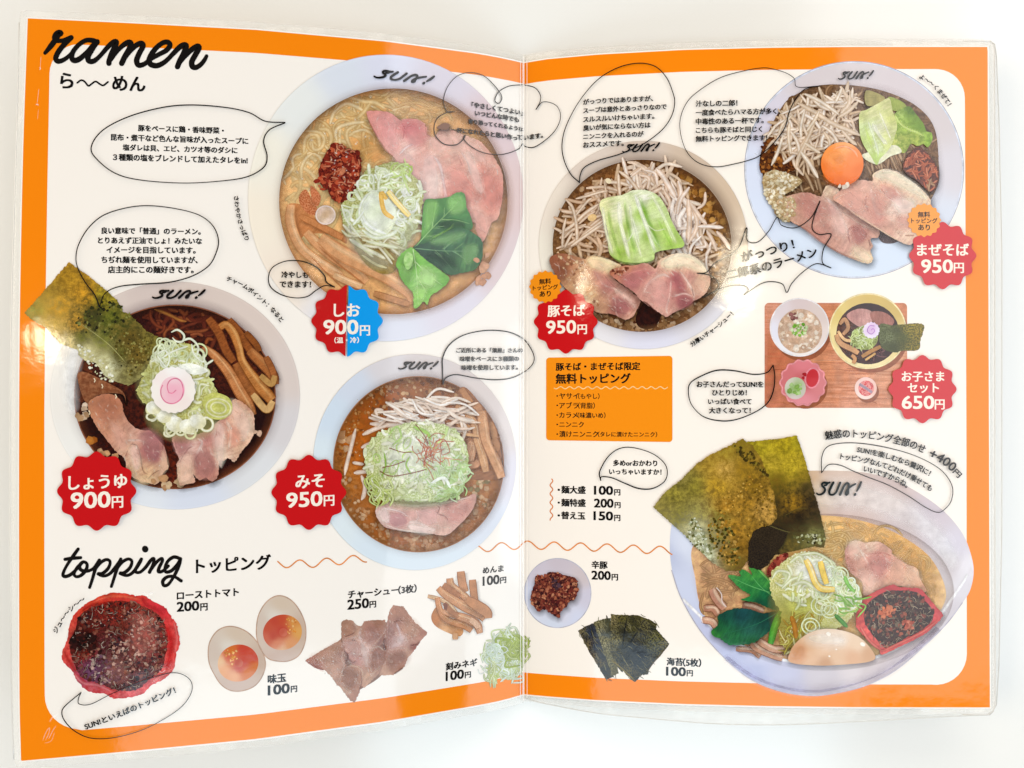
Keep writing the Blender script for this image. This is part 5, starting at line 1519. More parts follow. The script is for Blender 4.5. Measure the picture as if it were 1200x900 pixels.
# ---- tray set for children ---------------------------------------------------------------
begin()
tray = P('meal_tray', menu, 'small wooden tray with a set for children')
k = []
for cx, cy, a in ((901, 360, 180), (1058, 360, 270), (1058, 473, 0), (901, 473, 90)):
    k += ell(cx, cy, 5, 5, 5, 0, a, a + 90)
fill(tray, k, [(900, 360, 'c8907a'), (980, 360, 'c4825e'), (1055, 360, 'bc7c58'), (900, 420, 'b4684a'), (980, 420, 'c88a68'), (1050, 420, 'd09c7c'), (920, 475, 'b8745c'), (1000, 475, 'd0987c'), (1050, 475, 'cc9478')], c2='b47454', mat='wood', cell=8, smooth=False, br=(1.3, 1.3, 1.3))
for i in range(46):
    rg = random.Random(i)
    y = rg.uniform(357, 477)
    x = rg.uniform(900, 1020)
    l = rg.uniform(12, 60)
    stroke(tray, [(x, y), (x + l / 2, y + rg.uniform(-1.5, 1.5)), (min(1061, x + l), y + rg.uniform(-2, 2))], rg.uniform(.5, 1.2), rg.choice(['a86448', 'b47454', '9c5638', 'd8a688']), taper=(.1, .1))


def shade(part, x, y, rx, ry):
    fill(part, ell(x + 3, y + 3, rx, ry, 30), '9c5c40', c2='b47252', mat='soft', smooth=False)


rb = P('rice_bowl', tray)
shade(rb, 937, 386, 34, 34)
fill(rb, ell(937, 383.5, 35, 34.5, 40), [(905, 390, 'e8e6f2'), (915, 360, 'e2d6da'), (937, 351, 'ddcccc'), (965, 365, 'e0d0cc'), (970, 395, 'eadcd8'), (945, 416, 'f4ece8'), (915, 410, 'f0eef4'), (937, 384, 'd8c4b8')], cell=5, smooth=False)
stroke(rb, ell(937, 383.5, 34.2, 33.7, 48), 1.6, 'f8f4f4', 'e8e0e4', closed=True)
fill(rb, ell(937.5, 388, 26, 26, 24), 'dcc0ac', c2='c8a68c', mat='mott')
crumbs(rb, ell(937.5, 388, 24, 24, 20), 110, 1.5, 4, ['e8d4c0', 'dcc0a8', 'f0e2d4', 'd0ae94'], 91)
crumbs(rb, [(927, 368), (934, 366), (932, 378), (926, 376)], 5, 2, 4, ['8c5c58', 'a87470'], 92)
crumbs(rb, ell(937, 386, 9, 8, 14), 40, 1, 2.4, ['a4c870', '8cb850', 'd8e8b8', 'f0f4e4', '74a83c'], 93)
rb2 = P('noodle_bowl', tray)
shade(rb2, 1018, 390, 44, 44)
fill(rb2, ell(1017, 388, 45.5, 44.5, 44), [(975, 400, 'f0dca0'), (985, 360, 'e4cc84'), (1017, 346, 'd8bc70'), (1050, 362, 'd4b870'), (1060, 395, 'ead498'), (1017, 431, 'f4e4b0'), (1000, 350, 'dcc078')], cell=5, smooth=False)
stroke(rb2, ell(1017, 388, 44.6, 43.6, 56), 1.8, 'f8ecc4', 'ecd494', closed=True)
fill(rb2, ell(1017, 391, 37, 36, 30), [(1017, 362, '38141c'), (1045, 400, '3c1820'), (1017, 425, '4c1c18'), (985, 395, '6c3c28'), (1017, 390, '5c3424')], c2='2c0c10', mat='mott', cell=5, smooth=False)
noodles(rb2, ell(1025, 412, 18, 12, 14), 20, 18, 2, ['8c5c5c', 'a87c6c', '6c3c40'], ['3c1c20'], .3, 94)
fill(rb2, [(992, 370), (1005, 362), (1020, 364), (1023, 372), (1018, 384), (1005, 382)], [(1000, 370, 'c8948c'), (1015, 375, 'd4a49c')], c2='a87470', mat='fib', cell=4)
fill(rb2, [(1020, 366), (1036, 366), (1048, 376), (1040, 384), (1024, 378)], 'b0786c', c2='8c5448', mat='fib')
for a, w, c in (([(984, 380), (990, 374), (994, 384), (988, 392)], 5, 'c8966c'), ([(980, 392), (985, 402), (1000, 410), (1006, 414)], 7, 'd8a474'), ([(982, 388), (990, 398), (1004, 400)], 4, 'e8c08c'), ([(998, 416), (1002, 420), (1000, 426)], 5, 'd49c68'), ([(1010, 418), (1020, 412), (1032, 406)], 5, 'c08c50'), ([(1014, 422), (1026, 414)], 3, 'dcb070')):
    strip(rb2, a, w, c, '8c5830')
fill(rb2, ell(1013, 396, 16, 14, 18), 'a8b068', c2='748038', mat='grain')
straws(rb2, ell(1012, 397, 15, 12, 16), 60, 9, 1.4, ['e4ecb8', 'c8d888', 'f0f4dc', 'dce4a4'], ['a4b464'], .3, 95)
fill(rb2, [(1031, 380), (1045, 381), (1058, 380), (1082, 380.5), (1079, 398), (1076, 410), (1058, 411), (1048, 413), (1034, 408), (1030, 396)],
     [(1035, 390, '6c7448'), (1042, 395, '7c845c'), (1052, 390, '50582c'), (1058, 395, '5c6028'), (1064, 385, 'a89430'), (1075, 390, 'b09834'), (1072, 405, '9c8830'), (1045, 408, '4c5428')], c2='4c501c', mat='grain', cell=4, jg=.5)
fill(rb2, [(1021 + (9.5 + .6 * math.sin(i * 2.2)) * math.cos(i * .16), 387 + (9.5 + .6 * math.sin(i * 2.2)) * math.sin(i * .16)) for i in range(39)], [(1021, 387, 'dcb8e0'), (1013, 380, 'f0e4f4'), (1030, 390, 'ece0f4'), (1020, 396, 'f0e6f4')], cell=3, smooth=False)
stroke(rb2, [(1021, 387), (1023, 385), (1025, 388), (1021, 391.5), (1016.5, 388), (1019, 382), (1025, 382)], 1, 'c088d0', step=1)
pb = P('snack_cup', tray, 'pink scalloped cup')
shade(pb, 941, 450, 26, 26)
k = [(941 + (26.5 + 1.1 * math.cos(i * 6.283 / 8)) * math.cos(i * 6.283 / 112), 448.5 + (26.5 + 1.1 * math.cos(i * 6.283 / 8)) * math.sin(i * 6.283 / 112)) for i in range(112)]
fill(pb, k, [(941, 425, 'e08890'), (920, 440, 'd47c80'), (960, 450, 'dc8c90'), (941, 470, 'e498a0'), (941, 448, 'c8686c')], cell=4, smooth=False)
stroke(pb, [(x * .98 + 941 * .02, y * .98 + 448.5 * .02) for x, y in k], 2, 'f0a8ac', 'e8949c', closed=True, step=1)
fill(pb, ell(952, 443, 8.5, 12, 20, 10), [(952, 438, 'c83840'), (954, 448, 'd04850')], cell=4, smooth=False)
stroke(pb, ell(952, 443, 8.2, 11.6, 24, 10), 1.8, 'e898a4', closed=True)
crumbs(pb, ell(942, 440, 2.5, 3.5, 8), 3, 2, 3, ['b02830'], 96)
fill(pb, ell(932, 455, 12.5, 13, 20), [(932, 455, '98b870'), (924, 448, 'd4d0c4'), (940, 460, 'ccc8bc'), (932, 467, 'd8ccc8')], cell=3, smooth=False)
crumbs(pb, ell(932, 455, 7.5, 7.5, 12), 20, 2, 3.6, ['9cc070', '8cb05c', 'b0cc8c'], 97)
sc_ = P('sauce_cup', tray, 'small round cup with red jelly')
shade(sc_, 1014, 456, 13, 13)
fill(sc_, ell(1014.5, 455, 13, 13, 26), [(1014, 443, 'f4d0c8'), (1026, 458, 'f0c8bc'), (1014, 468, 'f8e0d8')], cell=4, smooth=False)
fill(sc_, ell(1015, 455, 9.2, 9.2, 20), 'd84c50', c2='f0a4a0', mat='crumb')
stroke(sc_, [(1007, 450), (1015, 455), (1022, 460)], 3.4, 'a890a0', 'b8a4b0')

# ---- bowl with every topping -------------------------------------------------------------
begin()
bowl = P('ramen_bowl', menu, 'big white bowl with every topping in the lower right corner')
OUT = [(785, 640), (788, 612), (800, 590), (830, 566), (870, 556), (930, 552), (1000, 552.5), (1040, 560), (1065, 571), (1088, 585), (1106, 599), (1120, 614), (1130, 629), (1137, 647), (1141, 667), (1138, 688), (1131, 702), (1110, 730), (1085, 755), (1050, 785), (1015, 803), (980, 812), (950, 815), (915, 810), (880, 796), (850, 772), (820, 738), (798, 700), (788, 670)]
fill(bowl, OUT, [(787, 650, 'c6cce4'), (800, 640, 'dfe4f4'), (795, 690, 'd4daf0'), (830, 740, 'ccd0ea'), (870, 785, 'c8cce8'), (920, 805, 'cccde2'), (970, 808, 'd8cfd6'), (1040, 785, 'd8cdd2'), (1090, 745, 'dcd4d8'), (1130, 690, 'e6e2e8'), (1138, 665, 'eeeaf0'), (1120, 640, 'dcd6e2'), (1090, 610, 'd6cad2'), (1040, 580, 'd9c4bf'), (980, 560, 'ddc6b8'), (950, 570, 'd8b898'), (1000, 600, 'd4bcb4'), (1060, 620, 'cdbcbc'), (1110, 660, 'd0c6ca'), (1100, 700, 'c8bcb8')], cell=8, step=4)
sp = P('soup', bowl)
IN = [(812, 640), (850, 615), (930, 606), (965, 604), (1000, 608), (1040, 620), (1075, 640), (1095, 660), (1108, 690), (1104, 712), (1080, 740), (1040, 765), (1000, 778), (940, 780), (900, 772), (860, 752), (832, 730), (820, 708), (815, 680)]
fill(sp, IN, [(815, 660, 'b08a68'), (830, 690, 'a87c58'), (960, 612, 'cda468'), (1000, 618, 'c49858'), (1040, 635, 'c09450'), (1070, 660, 'b48848'), (1095, 700, 'b89870'), (990, 650, 'b88444'), (940, 680, 'a87c3c'), (1080, 720, 'a88c60'), (900, 740, '8c6038'), (860, 740, 'a47454'), (1020, 660, 'c89c5c')], br=(1.62, 1.68, 1.85), c2='d8b87c', mat='soft', cell=8, step=4)
nd = P('noodles', bowl)
noodles(nd, [(940, 612), (990, 610), (1030, 622), (1045, 650), (1020, 660), (980, 665), (950, 650)], 90, 60, 3.4, ['e2c48c', 'd8b47c', 'ead09c', 'dfc088'], ['bc945a', 'c49c60'], .12, 101)
noodles(nd, [(1030, 620), (1075, 648), (1098, 690), (1085, 730), (1060, 700), (1040, 660)], 40, 50, 3.4, ['dcbc84', 'd0ac74'], ['b8925c'], .1, 102)
noodles(nd, [(822, 650), (850, 630), (870, 670), (860, 700), (835, 710), (822, 690)], 30, 44, 3.6, ['d4b084', 'c8a274'], ['a07850'], .12, 103)
soft_fill(nd, [(1040, 640), (1075, 655), (1100, 695), (1085, 730), (1060, 690)], 'c4a06c', .35, 9)
z = crop(970, 590, 5)
for a in ([(0, 130), (100, 120), (190, 170), (240, 200)], [(10, 190), (80, 170), (130, 210), (110, 280)], [(20, 250), (70, 230), (90, 270), (60, 310)], [(250, 220), (290, 150), (340, 130), (400, 150), (440, 190)], [(150, 110), (210, 140), (240, 190)], [(400, 300), (450, 260)], [(440, 330), (500, 270)], [(530, 310), (580, 340), (570, 420)], [(520, 300), (590, 320), (590, 380), (560, 420)], [(0, 220), (60, 200), (110, 230), (90, 300), (40, 320)]):
    stroke(nd, z(a), 3.2, 'e2c084', 'b08848', taper=(.4, .4))
nd = P('noodles', bowl)
z = crop(800, 630, 5.294)
for a in ([(110, 280), (200, 255), (290, 280), (340, 330)], [(120, 310), (200, 280), (280, 310)], [(240, 340), (320, 330)], [(130, 340), (110, 420), (130, 480)]):
    stroke(nd, z(a), 3.4, 'c8a070', '946840', taper=(.4, .4))
rm = P('bowl_front', bowl, 'front wall of the bowl seen from above')
fill(rm, [(800, 702), (815, 716), (835, 734), (862, 752), (890, 764), (925, 774), (960, 778), (1000, 776), (1040, 764), (1075, 744), (1100, 722), (1116, 700), (1127, 684), (1134, 674), (1138, 664), (1141, 671), (1138, 688), (1131, 702), (1110, 730), (1085, 755), (1050, 785), (1015, 803), (980, 812), (950, 815), (915, 810), (880, 796), (850, 772), (820, 738)],
     [(805, 708, 'd4daf0'), (835, 742, 'cfd3ee'), (860, 765, 'c8cdea'), (885, 785, 'c4c8e6'), (920, 790, 'd2d2e8'), (925, 808, 'c8c4d8'), (960, 790, 'dcd4da'), (965, 812, 'cabfc4'), (1020, 785, 'dcd2d4'), (1030, 797, 'cfc4c8'), (1080, 752, 'd8ced2'), (1110, 720, 'dcd6dc'), (1132, 685, 'e8e4ea'), (1138, 670, 'f0ecf2'), (890, 768, 'dadcf2'), (1000, 780, 'e8e0e2')], cell=6, step=4, br=(.93, .92, .93))
soft_fill(rm, [(850, 770), (885, 792), (920, 804), (960, 808), (1010, 796), (1060, 770), (1100, 736), (1050, 782), (1015, 800), (980, 809), (950, 812), (915, 807), (880, 793)], '9c98b0', .4, 7)
stroke(rm, [(800, 702), (815, 716.5), (835, 735), (862, 753), (890, 765), (925, 775), (960, 779), (1000, 777), (1040, 765), (1075, 745), (1100, 723), (1116, 701), (1127, 685), (1134, 673)], 3.4, 'ffffff', 'ece8f0')
soft_fill(bowl, [(960, 566), (1010, 568), (1060, 586), (1100, 618), (1122, 650), (1112, 664), (1085, 630), (1045, 606), (1000, 594), (960, 592)], 'efe6e6', .35, 9)
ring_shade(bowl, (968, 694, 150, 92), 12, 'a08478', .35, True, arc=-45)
stroke(rm, [(787, 668), (798, 700), (820, 738), (850, 772), (880, 796), (915, 810), (950, 815), (980, 812), (1015, 803), (1050, 785), (1085, 755), (1110, 730), (1128, 706)], 1.2, 'b8b4c4', 'd0ccd8')
soft_fill(nd, [(820, 660), (850, 640), (860, 700), (840, 720), (824, 700)], 'b08c6c', .3, 10)
soft_fill(sp, [(990, 612), (1040, 624), (1080, 650), (1100, 690), (1090, 700), (1060, 655), (1010, 630)], '9c7438', .3, 9)
mc = P('bamboo_shoots', bowl)
z = crop(800, 630, 5.294)
for a, w, c in (([(180, 320), (210, 380), (260, 440)], 11, 'c8937c'), ([(130, 440), (190, 440), (220, 480)], 9, 'c08a70'), ([(120, 510), (180, 520), (210, 560)], 9, 'd0a088'), ([(330, 690), (430, 700), (480, 740)], 7, 'c08868'), ([(420, 640), (470, 690), (620, 750)], 10, 'cc9878'), ([(470, 640), (560, 690), (640, 690)], 9, 'd4a284'), ([(370, 420), (430, 430), (500, 460)], 10, 'a87860')):
    strip(mc, z(a), w, c, '8c5a40', 'e4c0a8')
for a in ([(210, 310), (240, 350), (245, 400), (270, 430)], [(110, 490), (125, 530)]):
    stroke(mc, z(a), 1.0, 'f0e0dc')
pk = P('pork_slice', bowl)
z = crop(970, 590, 5)
fill(pk, z([(100, 300), (120, 240), (160, 215), (220, 230), (300, 225), (370, 270), (380, 300), (450, 350), (520, 380), (540, 440), (570, 520), (380, 480), (220, 540), (200, 460), (130, 400)]),
     [(992, 645, 'b8847a'), (1000, 636, 'e0c0b0'), (1010, 645, 'd4a89c'), (1020, 640, 'e2c4b4'), (1030, 650, 'c8948c'), (1040, 645, 'd0a294'), (1038, 660, 'bc8480'), (1028, 668, 'c89690'), (1010, 668, 'cc9c90'), (1050, 665, 'd8ac98'), (1060, 670, 'd8b09c'), (1070, 675, 'dcb8a2'), (1075, 688, 'c8987c'), (1045, 682, 'd4a490'), (1015, 685, 'dcb4a4')],
     c2='b07e74', mat='fib', br=(1.11, 1.09, .98), cell=4, uvr=.9, jg=.5)
for a, w, c in (([(150, 230), (200, 290), (240, 360)], 3, 'ecd4c8'), ([(240, 340), (300, 380), (330, 430)], 1.4, '9c6058'), ([(230, 300), (320, 290), (380, 310)], 1.6, '9c5e54'), ([(375, 300), (370, 380), (320, 440)], 2, 'e0bcac'), ([(440, 360), (500, 440), (550, 490)], 1.6, 'b87c64')):
    stroke(pk, z(a), w, c, taper=(.2, .2))
lobes(pk, [(z([(120, 240), (180, 230), (190, 290), (130, 330)]), 'ecccbc', .5, 5), (z([(230, 310), (330, 300), (360, 360), (300, 430), (250, 390)]), 'c08680', .5, 6), (z([(110, 310), (150, 330), (160, 400), (120, 380)]), 'a06c60', .5, 5), (z([(390, 320), (450, 370), (430, 450), (360, 430)]), 'd8ac98', .5, 6), (z([(470, 380), (530, 410), (540, 480), (480, 450)]), 'e0bca4', .5, 5), (z([(190, 400), (280, 430), (260, 500), (210, 470)]), 'e4c4b8', .5, 6)])
meat_grain(pk, 110, .9, 1)
tm = P('roast_tomato', bowl)
z = crop(970, 590, 5)
TM = z([(170, 630), (210, 560), (270, 520), (380, 475), (420, 490), (540, 500), (580, 540), (640, 610), (675, 655), (640, 700), (560, 770), (460, 820), (320, 885), (300, 850), (230, 790), (170, 730), (165, 700)])
fill(tm, TM, [(1005, 715, 'd05850'), (1012, 700, 'c85048'), (1045, 688, 'b03c44'), (1080, 695, 'b84048'), (1100, 720, 'c85458'), (1085, 740, 'c45050'), (1050, 758, 'c8544c'), (1032, 765, 'd8645c'), (1015, 748, 'd86058')], c2='b84044', mat='mott', cell=5, jg=.6, br=(1.2, 1.15, 1.15))
TI = z([(215, 630), (250, 570), (330, 520), (400, 510), (520, 520), (570, 570), (620, 640), (600, 700), (520, 760), (430, 800), (350, 850), (300, 810), (240, 740), (215, 690)])
fill(tm, TI, '4c2420', c2='24100e', mat='crumb', jg=.6)
crumbs(tm, TI, 260, 1, 3.4, ['3c1c18', '6c3428', '8c4434', '2c1410', 'a85c44', '544034', '7c6c58'], 111)
straws(tm, TI, 130, 7, .8, ['b8a48c', '8c7c68', 'd0bca4', '6c5c4c'], ['5c4438'], .3, 112)
crumbs(tm, z([(310, 620), (390, 610), (390, 650), (320, 670)]), 24, 1.4, 3.6, ['c86844', 'd88058', 'b0502c'], 113)
crumbs(tm, z([(440, 690), (500, 690), (500, 730), (450, 730)]), 18, 1.4, 3.4, ['c0604a', 'd07c60', 'a44830'], 114)
stroke(tm, z([(300, 850), (330, 860), (440, 810), (560, 750), (650, 680)]), 3, 'e07468', 'c04840', taper=(.3, .3))
stroke(tm, z([(190, 720), (240, 800), (310, 860)]), 3.2, 'e47c70', 'c44c44', taper=(.3, .3))
lf = P('green_leaves', bowl)
z = crop(800, 630, 5.294)
leaf(lf, z([(175, 590), (220, 540), (215, 490), (260, 460), (330, 440), (420, 445), (500, 470), (600, 455), (590, 500), (560, 560), (500, 610), (430, 655), (300, 665), (230, 630)]),
     [(840, 735, '1c6c3c'), (850, 720, '185848'), (870, 720, '1c5458'), (880, 740, '2c6c5c'), (890, 725, '144c44'), (905, 720, '0e4038'), (835, 742, '3c8c38'), (860, 752, '2c7c48'), (880, 750, '2c7444')], '0c3c34', [z([(600, 460), (450, 540), (250, 600)])], '2c7458', .4, 5, .8)
leaf(lf, z([(280, 235), (330, 235), (360, 240), (350, 205), (380, 200), (430, 230), (410, 175), (440, 165), (490, 210), (540, 270), (600, 350), (635, 410), (590, 450), (520, 430), (440, 400), (360, 385), (420, 360), (360, 320), (310, 270)]),
     [(858, 677, '58a054'), (870, 682, '44984c'), (880, 672, '50a448'), (885, 690, '3c9048'), (895, 695, '1c7448'), (905, 705, '0e5038'), (890, 708, '0e4838'), (915, 708, '104c34'), (875, 695, '309048'), (900, 685, '50a44c')], '14603c', [z([(620, 400), (500, 320), (420, 230)]), z([(540, 340), (420, 300), (310, 250)])], '6cb870', .7, 4, .5)
stroke(lf, z([(470, 200), (540, 270), (600, 350), (635, 410)]), 2.2, '84c468', taper=(.2, .3))
stem = z([(545, 660), (570, 560), (600, 490), (640, 440)])
stroke(lf, stem, [7, 9, 9, 8], '68b848', '3c8c28', taper=(.9, .5), mat='fib', c2=None, uvr=1.2)
fill(lf, z([(630, 420), (660, 370), (700, 350), (720, 380), (700, 430), (640, 470), (600, 490)]), [(925, 705, '7cc444'), (930, 698, '94d45c'), (920, 715, '5cac34')], c2='4c9c2c', mat='fib', cell=4, uvr=.8)
km = P('spicy_minced_pork', bowl)
fill(km, z([(520, 220), (540, 170), (580, 130), (620, 100), (650, 95), (655, 120), (620, 160), (590, 200), (550, 240)]), 'a04838', c2='5c1c18', mat='crumb', jg=.6)
crumbs(km, z([(530, 220), (580, 140), (640, 100), (640, 140), (590, 200)]), 30, 1.5, 3.6, ['c06450', 'a84c3c', 'd08068', '7c2420'], 121)
sl = P('leek_and_yuzu', bowl)
HP = [(903, 675), (915, 660), (935, 648), (960, 648), (980, 662), (1000, 680), (1010, 700), (1000, 720), (985, 735), (965, 745), (940, 755), (920, 760), (912, 745), (915, 720), (905, 700)]
fill(sl, HP, [(920, 675, 'dcd8a0'), (950, 660, 'e8e4cc'), (990, 690, 'dce4b0'), (940, 705, 'c4c868'), (970, 720, 'c8c890'), (930, 740, 'a89438'), (925, 752, '946c24')], c2='b4b464', mat='grain', cell=6, jg=1.8, br=(1.12, 1.1, 1.2))
straws(sl, [(922, 668), (950, 655), (980, 668), (996, 690), (990, 712), (955, 712), (928, 708), (916, 690)], 85, 13, 3.6, ['f6f6e4', 'eef0d0', 'e2e8b8', 'fbfbf2', 'f2ecdc'], ['ccd49c', 'd8dcb4', 'b8c884'], .25, 122)
soft_fill(sl, ell(955, 672, 24, 14, 20, 10), 'fcfcf4', .5, 12)
soft_fill(sl, [(908, 700), (930, 712), (950, 725), (935, 750), (915, 750)], '74702c', .35, 9)
rings(sl, [(965, 660), (1000, 680), (1008, 705), (985, 715), (960, 690)], 34, 4, 9, 2, ['fafcf6', 'eef4e0', 'e0ecc8'], ['bcd09c', 'ccdab4'], 123)
straws(sl, [(985, 690), (1010, 695), (1005, 715), (985, 718)], 20, 18, 2.2, ['a8d06c', 'c4e094', '8cbc50'], ['6ca034'], .3, 124, ang=.5, spread=.5)
straws(sl, [(915, 735), (950, 720), (960, 740), (925, 760)], 50, 20, 2.4, ['d4d074', 'c4bc50', 'e4e0a8', 'b49840'], ['8c8030', '94742c'], .2, 125, ang=1.8, spread=.5)
z = crop(880, 620, 5.294)
for a, w in (([(130, 310), (170, 260), (240, 280), (200, 350), (150, 330)], 4), ([(190, 370), (260, 310), (330, 300)], 4), ([(250, 350), (330, 330), (430, 390)], 5), ([(320, 260), (290, 330)], 4), ([(240, 210), (300, 170), (330, 220)], 4), ([(300, 160), (400, 150), (480, 190), (510, 230)], 3.4)):
    stroke(sl, z(a), w, 'f4f4e0', 'c4cc8c', taper=(.3, .3))
for x, y, r in ((962, 710, 11.5), (972, 715, 10), (950, 734, 10.5), (985, 673, 9), (995, 690, 9)):
    for q in (1, .58):
        stroke(sl, ell(x, y, r * q, r * q * .9, 22, 20), 1.9, 'f2f6dc', 'bcc888', closed=True)
stroke(sl, z([(520, 530), (560, 570), (600, 610)]), 5, '5c9c44', '3c7c2c', taper=(.4, .2))
stroke(sl, z([(580, 290), (600, 340), (640, 390)]), 4.4, '98d468', '6cb040', taper=(.3, .3))
stroke(sl, z([(250, 540), (270, 600), (280, 680)]), 6, 'c88c34', 'a46c20', taper=(.4, .2))
strip(sl, z([(340, 190), (370, 250), (400, 330), (440, 370), (520, 375)]), 7.5, 'f8dc80', 'e4b850', 'fcecb0', mat='food')
strip(sl, z([(430, 200), (450, 280), (470, 340)]), 7, 'f6d878', 'e0b04c', mat='food')
eg = P('boiled_egg', bowl)
fill(eg, [(926, 776), (926, 764), (934, 752), (950, 741), (968, 737), (988, 739), (1006, 746), (1019, 758), (1026, 770), (1020, 775), (1000, 778), (960, 780)],
     [(935, 765, 'd8a882'), (950, 750, 'e4c0a0'), (968, 744, 'f0d8c0'), (985, 748, 'f0dac4'), (1005, 755, 'ecd0b4'), (1018, 766, 'd8ac88'), (950, 770, 'e6bc98'), (980, 770, 'e8c4a4'), (1000, 770, 'e2b694'), (965, 760, 'ecc8a8'), (968, 778, 'd0a078')], cell=4)
soft_fill(eg, ell(968, 749, 22, 7, 18, 5), 'fdf4ea', .4, 8)
soft_fill(eg, [(928, 772), (936, 756), (944, 760), (940, 774)], 'c08858', .4, 6)
for x, y, r in ((971, 743, 3), (1011, 755, 3.2), (972, 769, 1.3), (980, 761, 1)):
    fill(eg, ell(x, y, r, r * .7, 10, 30), 'fbf4ea')
nr = P('seaweed_sheet', bowl, 'two large toasted seaweed sheets standing in the bowl')
z = crop(760, 500, 5.295)
fill(nr, z([(605, 95), (700, 85), (810, 75), (920, 55), (970, 200), (1010, 340), (1060, 520), (1100, 690), (1090, 750), (1020, 745), (920, 770), (860, 780), (780, 800), (740, 860), (690, 890), (620, 870), (600, 600), (600, 300)]),
     [(890, 525, 'a89824'), (920, 520, 'b09c20'), (935, 515, '9c9020'), (900, 545, 'b49c34'), (930, 545, 'c0a830'), (940, 560, '8c7420'), (910, 565, '6c5414'), (890, 560, '84701c'), (905, 590, '4c3810'), (930, 590, '94701c'), (945, 570, '4c3c20'), (955, 590, '3c2c18'), (960, 610, '44341c'), (935, 605, '2c2010'), (925, 615, '342414'), (940, 620, '3c2c18'), (955, 630, '8c8c54'), (960, 640, '4c3c1c'), (930, 640, '6c5c28'), (900, 640, '3c301c'), (910, 625, '2c2010'), (895, 655, '2c2018')],
     c2=[(920, 530, '7c6c14'), (940, 600, '241a0c'), (900, 640, '1c140c'), (950, 630, '54502c')], mat='nori', cell=5, smooth=False, jg=.7, br=1.45)
fill(nr, z([(585, 72), (610, 100), (640, 110), (700, 200), (740, 300), (780, 420), (800, 560), (760, 610), (700, 620), (650, 650), (620, 720), (615, 830), (570, 895), (480, 895), (390, 840), (340, 790), (230, 680), (130, 590), (30, 500), (100, 410), (200, 330), (300, 230), (390, 170), (480, 130)]),
     [(868, 518, '7c6c18'), (850, 530, '94802c'), (830, 540, 'a48834'), (850, 550, 'b8964c'), (800, 560, '84783c'), (775, 590, '8c8040'), (790, 580, '948838'), (815, 570, '8c8030'), (840, 570, 'b8942c'), (870, 550, '94741c'), (885, 570, '8c6c1c'), (875, 590, 'a47c28'), (850, 595, 'b08430'), (895, 600, 'b89048'), (820, 600, '9c9450'), (800, 605, '847c38'), (815, 620, 'b4b08c'), (820, 640, 'c8ccb0'), (830, 652, 'bcc0a4'), (838, 630, '8c7c30'), (860, 620, 'a87c24'), (870, 640, '8c6820'), (850, 650, '947428'), (880, 615, '9c7828'), (865, 665, '6c5c20'), (845, 605, '84803c')],
     c2=[(800, 570, '5c5420'), (850, 550, '846820'), (850, 600, '6c5010'), (820, 630, '848468'), (870, 640, '5c4410'), (890, 570, '544010')], mat='nori', cell=5, smooth=False, jg=.7, br=1.45)
crumbs(nr, z([(640, 300), (780, 480), (760, 600), (560, 700), (420, 600), (480, 420)]), 150, .7, 1.9, ['c89c40', '7c5c14', 'd0a850', '644808', 'a87c24', '8c6c18'], 131)
crumbs(nr, z([(280, 560), (330, 640), (400, 790), (350, 800), (240, 680)]), 110, .8, 2.2, ['d4d8c0', 'b4b894', '6c6c3c', 'e4e8d4', '8c9060'], 132)
crumbs(nr, z([(360, 640), (460, 560), (560, 740), (560, 860), (450, 840)]), 140, .8, 2.4, ['a87c28', '5c4c10', 'c8a050', '444010', '8c8440'], 133)
crumbs(nr, z([(900, 680), (1060, 670), (1090, 720), (940, 720)]), 60, .8, 2.2, ['a8a878', '6c6838', 'c8c8a4', '3c3418'], 134)
crumbs(nr, z([(520, 130), (620, 140), (740, 300), (640, 240)]), 70, .8, 2.4, ['544410', '6c5814', '94802c', '443808'], 135)
fill(nr, z([(650, 650), (700, 625), (790, 615), (870, 650), (830, 740), (780, 790), (740, 860), (690, 890), (630, 870), (618, 760)]), [(900, 625, '2c2114'), (890, 650, '241c18'), (915, 630, '30261a'), (895, 665, '1c1614')], c2='3c3020', mat='grain', cell=6, smooth=False)
stroke(nr, z([(740, 610), (820, 640), (880, 655), (900, 640)]), 1.1, '7c7444', taper=(.2, .2))
stroke(nr, z([(830, 560), (930, 510), (1000, 510)]), 1.1, '6c5c28', taper=(.2, .2))
stroke(nr, z([(870, 650), (840, 730), (800, 780)]), 1.1, '54502c', taper=(.2, .2))
lg = P('bowl_logo', bowl)
logo(lg, 956.5, 580, 1010, 580, 15, .28, col='12262a', w=2.3)

# ---- single toppings ----------------------------------------------------------------------
begin()
tm = P('roast_tomato', menu, 'large red roast tomato slice with dark herbs')
z = crop(60, 680, 6)
TO = z([(75, 520), (110, 420), (130, 310), (170, 230), (270, 150), (400, 95), (500, 90), (600, 110), (650, 105), (720, 150), (800, 190), (840, 250), (880, 310), (905, 440), (880, 520), (860, 620), (800, 690), (700, 740), (640, 800), (540, 825), (440, 830), (370, 795), (280, 790), (220, 750), (170, 690), (150, 640), (90, 580)])
fill(tm, TO, [(80, 760, 'd4584c'), (85, 740, 'd8604c'), (95, 715, 'c8482c'), (130, 700, 'd04c30'), (160, 700, 'cc4438'), (185, 710, 'c83440'), (203, 740, 'd8504c'), (205, 765, 'd85850'), (195, 790, 'e0706c'), (170, 808, 'd86464'), (140, 815, 'd46464'), (110, 808, 'c06068'), (95, 795, 'a84c60')], c2='b83434', mat='mott', cell=6, jg=.8, br=(1.25, 1.15, 1.15))
TI = z([(130, 440), (170, 340), (190, 260), (280, 190), (400, 150), (560, 150), (640, 180), (740, 230), (800, 310), (820, 420), (800, 540), (780, 620), (700, 690), (600, 770), (450, 770), (330, 720), (220, 690), (170, 610), (140, 520)])
